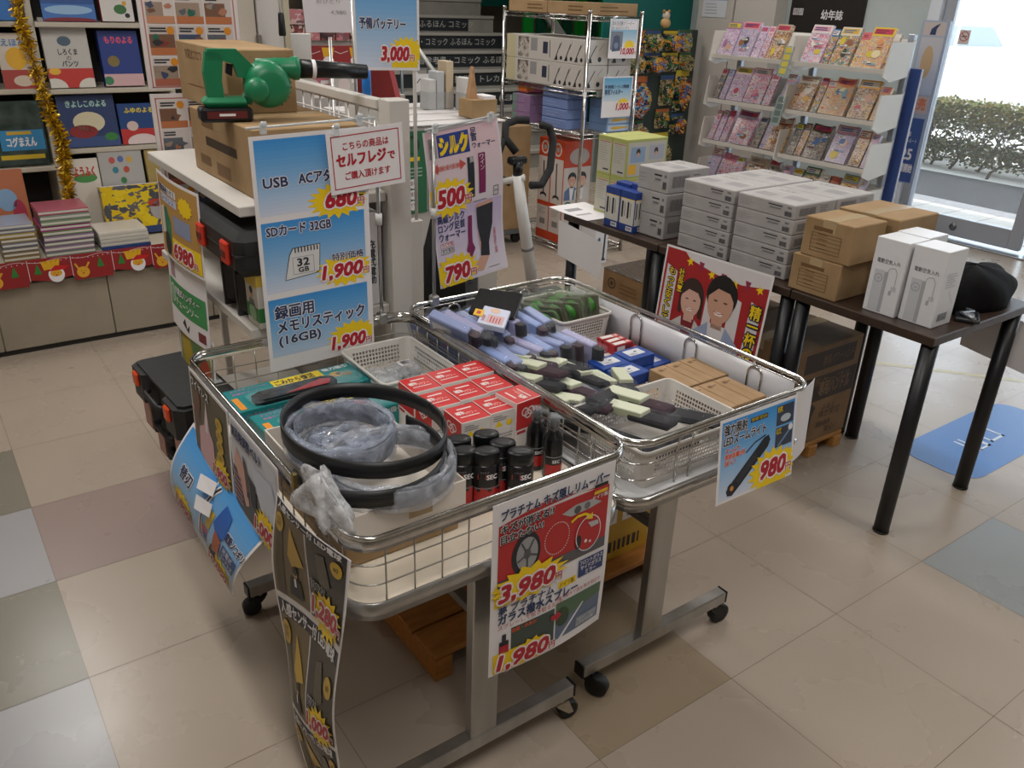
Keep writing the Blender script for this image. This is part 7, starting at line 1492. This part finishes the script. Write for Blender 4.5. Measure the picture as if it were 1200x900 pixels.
mb = MB(); mb.box(-.006, -.05, 0, .006, .05, 1.25, mat('#39508f', .4), .002); mb.box(-.008, -.055, 0, .008, -.05, 1.25, mat('#b5bccb', .4)); mb.box(-.05, -.05, 0, .06, .05, .02, mat('#8f959f', .4)); o = mb.build('blue_panel_stand', None, (5.35, 3.06, 0)); tag(o, 'narrow blue board stand between the magazine rack and the banner', 'board stand')
# no smoking sticker on the door glass
mb = MB(); mb.M = Matrix.Translation((6.43, 3.36, 1.42)) @ Matrix.Rotation(-PI/2, 4, 'Y'); mb.box(-.045, -.04, 0, .05, .04, .002, mat('#c9b9b5', .5)); 
s = Sheet(mb, (-.045, -.04, .0022), (0, 1, 0), (1, 0, 0)); 
o = mb.build('no_smoking_sticker', None)
mb = MB(); s = Sheet(mb, (6.4275, 3.40, 1.47), (0, -1, 0), (0, 0, -1)); s.rect(0, 0, .08, .095, mat('#c9bdb9', .5), 0); s.ring(.04, .042, .034, .034, .006, mat('#a5443f', .5), 1); s.line([(.016, .018), (.064, .066)], .006, mat('#a5443f', .5), 2); s.rect(.02, .039, .06, .046, INK, 1); o2 = mb.build('prohibition_mark', o); o2.parent = None
bpy.data.objects.remove(o); o2.name = 'no_smoking_sticker'; tag(o2, 'small red ring no smoking sticker on the door frame', 'sticker')
# hanging paper at the far table end
paper('hanging_sheet', (2.965, 1.30, .66), (.0, -1, -.12), (0, -.05, -1), .27, .17, 'printed paper sheet hanging below the table end towards the doors', 'paper', None, False)
# ---- toy display
r = thing('toy_display', 'dark peg panel crowded with hanging toy packs', 'display panel', (5.75, 5.66, 0)); b = MB(); b.box(-.42, 0, .05, .40, .04, 1.36, mat('#2e3a34', .6), .004); b.build('peg_board', r); b = MB(); b.box(-.42, -.25, 0, .40, .04, .06, mat('#4a4d50', .5), .004); b.build('panel_foot', r)
TP = [['#2a4a2c', '#c98a2a', '#8a8f80', '#3a6a3a', '#c9b08a', '#24303a'], ['#b5602a', '#d9a53a', '#7a2a20', '#3a6aa0', '#2a2c24'], ['#2a5a8a', '#b54a2a', '#8ab0c9', '#22304a', '#c9a53a'], ['#c9ae2a', '#5a7a3a', '#b06a2a', '#3a4a6a', '#8fa0a5'], ['#33402f', '#a58a5a', '#6a7a4a', '#c9b58f', '#2a2f2a']]
TM = [printed('toy_%d' % i, p, 30+5*i, .2, i*1.9) for i, p in enumerate(TP)]
TL = [(5.38, 1.18, .17, .17, 0, 'dark green'), (5.57, 1.17, .19, .18, 4, 'olive'), (5.78, 1.18, .18, .17, 0, 'green and tan'), (5.97, 1.17, .17, .19, 2, 'blue edged'), (5.38, 1.0, .18, .17, 4, 'brown'), (5.58, 1.0, .2, .17, 0, 'green striped'), (5.80, 1.01, .2, .16, 4, 'khaki'), (6.0, 1.0, .14, .17, 3, 'pale figured'),
      (5.40, .62, .30, .36, 1, 'large orange'), (5.80, .72, .17, .26, 4, 'olive green'), (5.99, .66, .17, .36, 0, 'tall green'), (5.42, .42, .26, .18, 2, 'blue'), (5.78, .52, .17, .17, 4, 'dull green'), (5.98, .45, .17, .19, 0, 'mixed green'), (5.72, .1, .33, .38, 3, 'large yellow edged')]
for i, (x, z, w_, h_, k, nm) in enumerate(TL):
    r = thing('toy_pack', '%s printed toy pack hanging %s on the dark peg panel' % (nm, ['in the top row', 'in the middle', 'near the floor'][0 if z > .95 else (1 if z > .3 else 2)]), 'toy pack', (x, 5.655, z), 0, 'toy packs on the peg panel'); dep = .03+.035*(i % 3)
    b = MB(); b.box(-w_/2, -.012, 0, w_/2, -.001, h_, TM[k], .002); s = Sheet(b, (-w_/2, -.0122, h_), (1, 0, 0), (0, 0, -1)); s.rect(0, 0, w_, h_*.14, mat(['#b5602a', '#2a4a7a', '#c9b22a', '#2f5a35'][i % 4], .4)); 
    if w_ > .25: s.disc(w_*.55, h_*.55, w_*.3, mat(['#c9963a', '#7fa0c0'][i % 2], .4), h_*.25, 2); s.disc(w_*.4, h_*.72, w_*.2, mat('#8a2f20', .4), h_*.12, 3); s.disc(w_*.62, h_*.42, w_*.12, mat('#7aa5bd', .4), h_*.12, 3)
    b.build('backing_card', r); f = MB(); f.M = Matrix.Rotation(PI/2, 4, 'X'); rn = random.Random(i); P = [(w_*.42*math.cos(a)*(1+.12*rn.random()), h_*.45+h_*.36*math.sin(a)*(1+.12*rn.random())) for a in [2*PI*q/12 for q in range(12)]]; f.prism(P, .012, .012+dep, TM[(k+1) % 5], side=TM[k]); f.build('toy_bubble', r)
mb = MB(); mb.box(5.3, 6.0, 1.2, 6.4, 6.03, 2.3, mat('#0f6e66', .5)); mb.box(5.3, 6.0, 0, 6.4, 6.03, 1.2, mat('#8f9a9a', .55)); o = mb.build('partition_panel', None); o['kind'] = 'structure'
mb = MB(); mb.ball((0, 0, .05), .045, mat('#c9a06a', .7), 14, 8); mb.ball((.0, 0, .11), .035, mat('#d0c3b0', .7), 12, 7); mb.ball((-.03, 0, .145), .014, mat('#b07a3a', .7), 8, 5); mb.ball((.03, 0, .145), .014, mat('#b07a3a', .7), 8, 5); o = mb.build('plush_toy', None, (5.78, 5.70, 1.352)); o.location = (5.73, 5.67, 1.3605); tag(o, 'small tan plush toy sitting on top of the toy panel', 'plush toy')
mb = MB(); mb.ball((0, 0, .05), .05, mat('#c9722a', .6), 14, 8); mb.ball((.0, -.01, .045), .035, PAPER, 12, 7); o = mb.build('orange_ball_toy', None, (2.72, 2.70, TZ)); o.location = (2.785, 2.74, TZ+.0005); o.scale = (1, 1, 1); tag(o, 'orange and white round toy behind the green edged cartons', 'toy')
# ================================================================== outside
rnd = random.Random(8); LEAFS = [mat('#465022', .7, spec=.1), mat('#5a5f2c', .7, spec=.1), mat('#756430', .7, spec=.1), mat('#34451d', .7, spec=.1)]
for i in range(6):
    y = 2.2+1.25*i; r = thing('shrub', 'bare twigged green and yellow shrub, %s from the right in the hedge outside' % ORD[i], 'shrub', (9.75, y, -.02), 0, 'hedge shrubs beyond the road'); b = MB()
    def branch(p, d, L, rad, dep):
        q = p+d*L; b.tube([p, p+d*L*.5+Vector((rnd.gauss(0, .02), rnd.gauss(0, .03), 0)), q], [rad, rad*.85, rad*.65], mat('#453a32', .8, spec=.1), 6)
        if dep:
            for _ in range(3): branch(q, (d+Vector((rnd.gauss(0, .35), rnd.gauss(0, .4), rnd.gauss(.1, .3)))).normalized(), L*.75, rad*.62, dep-1)
    for k in range(4): branch(Vector((rnd.gauss(0, .1), -.4+.27*k, 0)), Vector((rnd.gauss(0, .15), rnd.gauss(0, .3), 1)).normalized(), .2, .018, 3)
    b.build('branches', r); f = MB()
    for k in range(3000):
        zz = .35+.33*rnd.random()**.7 if k % 3 else .05+.2*rnd.random(); p = Vector((rnd.gauss(0, .13), rnd.uniform(-.6, .6), zz)); d = Vector((rnd.gauss(0, 1), rnd.gauss(0, 1), rnd.gauss(0, .7))).normalized()*.042; e = d.cross(Vector((rnd.random(), rnd.random(), 1))).normalized()*.02; f.add([p, p+d*.5+e, p+d, p+d*.5-e], [(0, 1, 2, 3)], LEAFS[min(3, int((zz-.1)*5) if k % 2 else k % 4) if zz < .6 else k % 3])
    f.build('leaves', r)
for i, q in enumerate([o_ for o_ in list(COL.objects) if o_.name.split('.')[0] == 'shrub']): dup(q, (10.35, q.location.y+.6, -.02), PI, 'bare twigged shrub, %s from the right in the rear hedge row outside' % ORD[i])
mb = MB(); mb.box(11.1, -2, -.02, 11.3, 12, .08, mat('#b5b0a8', .8)); o = mb.build('verge_kerb', None); o['kind'] = 'structure'
r = thing('parked_car', 'white parked car in bright daylight far outside the door', 'car', (20.5, 10.6, -.02), 1.4); CW = mat('#d9dce0', .25)
b = MB(); b.prism([(-2.1, .3), (2.1, .3), (2.15, .7), (1.9, .85), (1.0, .92), (.45, 1.4), (-1.2, 1.45), (-1.8, .98), (-2.1, .9)], -.85, .85, CW, lambda a, c, d: (a, d, c)); b.build('car_body', r)
b = MB(); WG = mat('#8f9aa2', .1)
for s_ in (-.86, .855): b.prism([(.85, .94), (.4, 1.34), (-.3, 1.36), (-.3, .94)], s_, s_+.006, WG, lambda a, c, d: (a, d, c)); b.prism([(-.4, .94), (-.4, 1.36), (-1.15, 1.36), (-1.5, 1.0)], s_, s_+.006, WG, lambda a, c, d: (a, d, c))
b.build('side_window', r)
for sx in (-1.35, 1.35):
    for sy in (-.78, .78): b = MB(); b.M = Matrix.Translation((sx, sy, .32)) @ Matrix.Rotation(PI/2, 4, 'X'); b.lathe([(.2, -.1), (.31, -.1), (.32, 0), (.31, .1), (.2, .1)], (0, 0, 0), RUBBER, 24); b.build('car_wheel', r)
mb = MB(); mb.box(16, -6, -.02, 16.2, 30, .9, mat('#d0cdc7', .8)); o = mb.build('low_boundary_wall', None); o['kind'] = 'structure'
mb = MB(); mb.box(24, -6, -.02, 24.3, 30, 2.2, noisy('far_wall', '#c9c6c0', '#d4d1cb', 2, .9)); o = mb.build('boundary_wall', None); o['kind'] = 'structure'
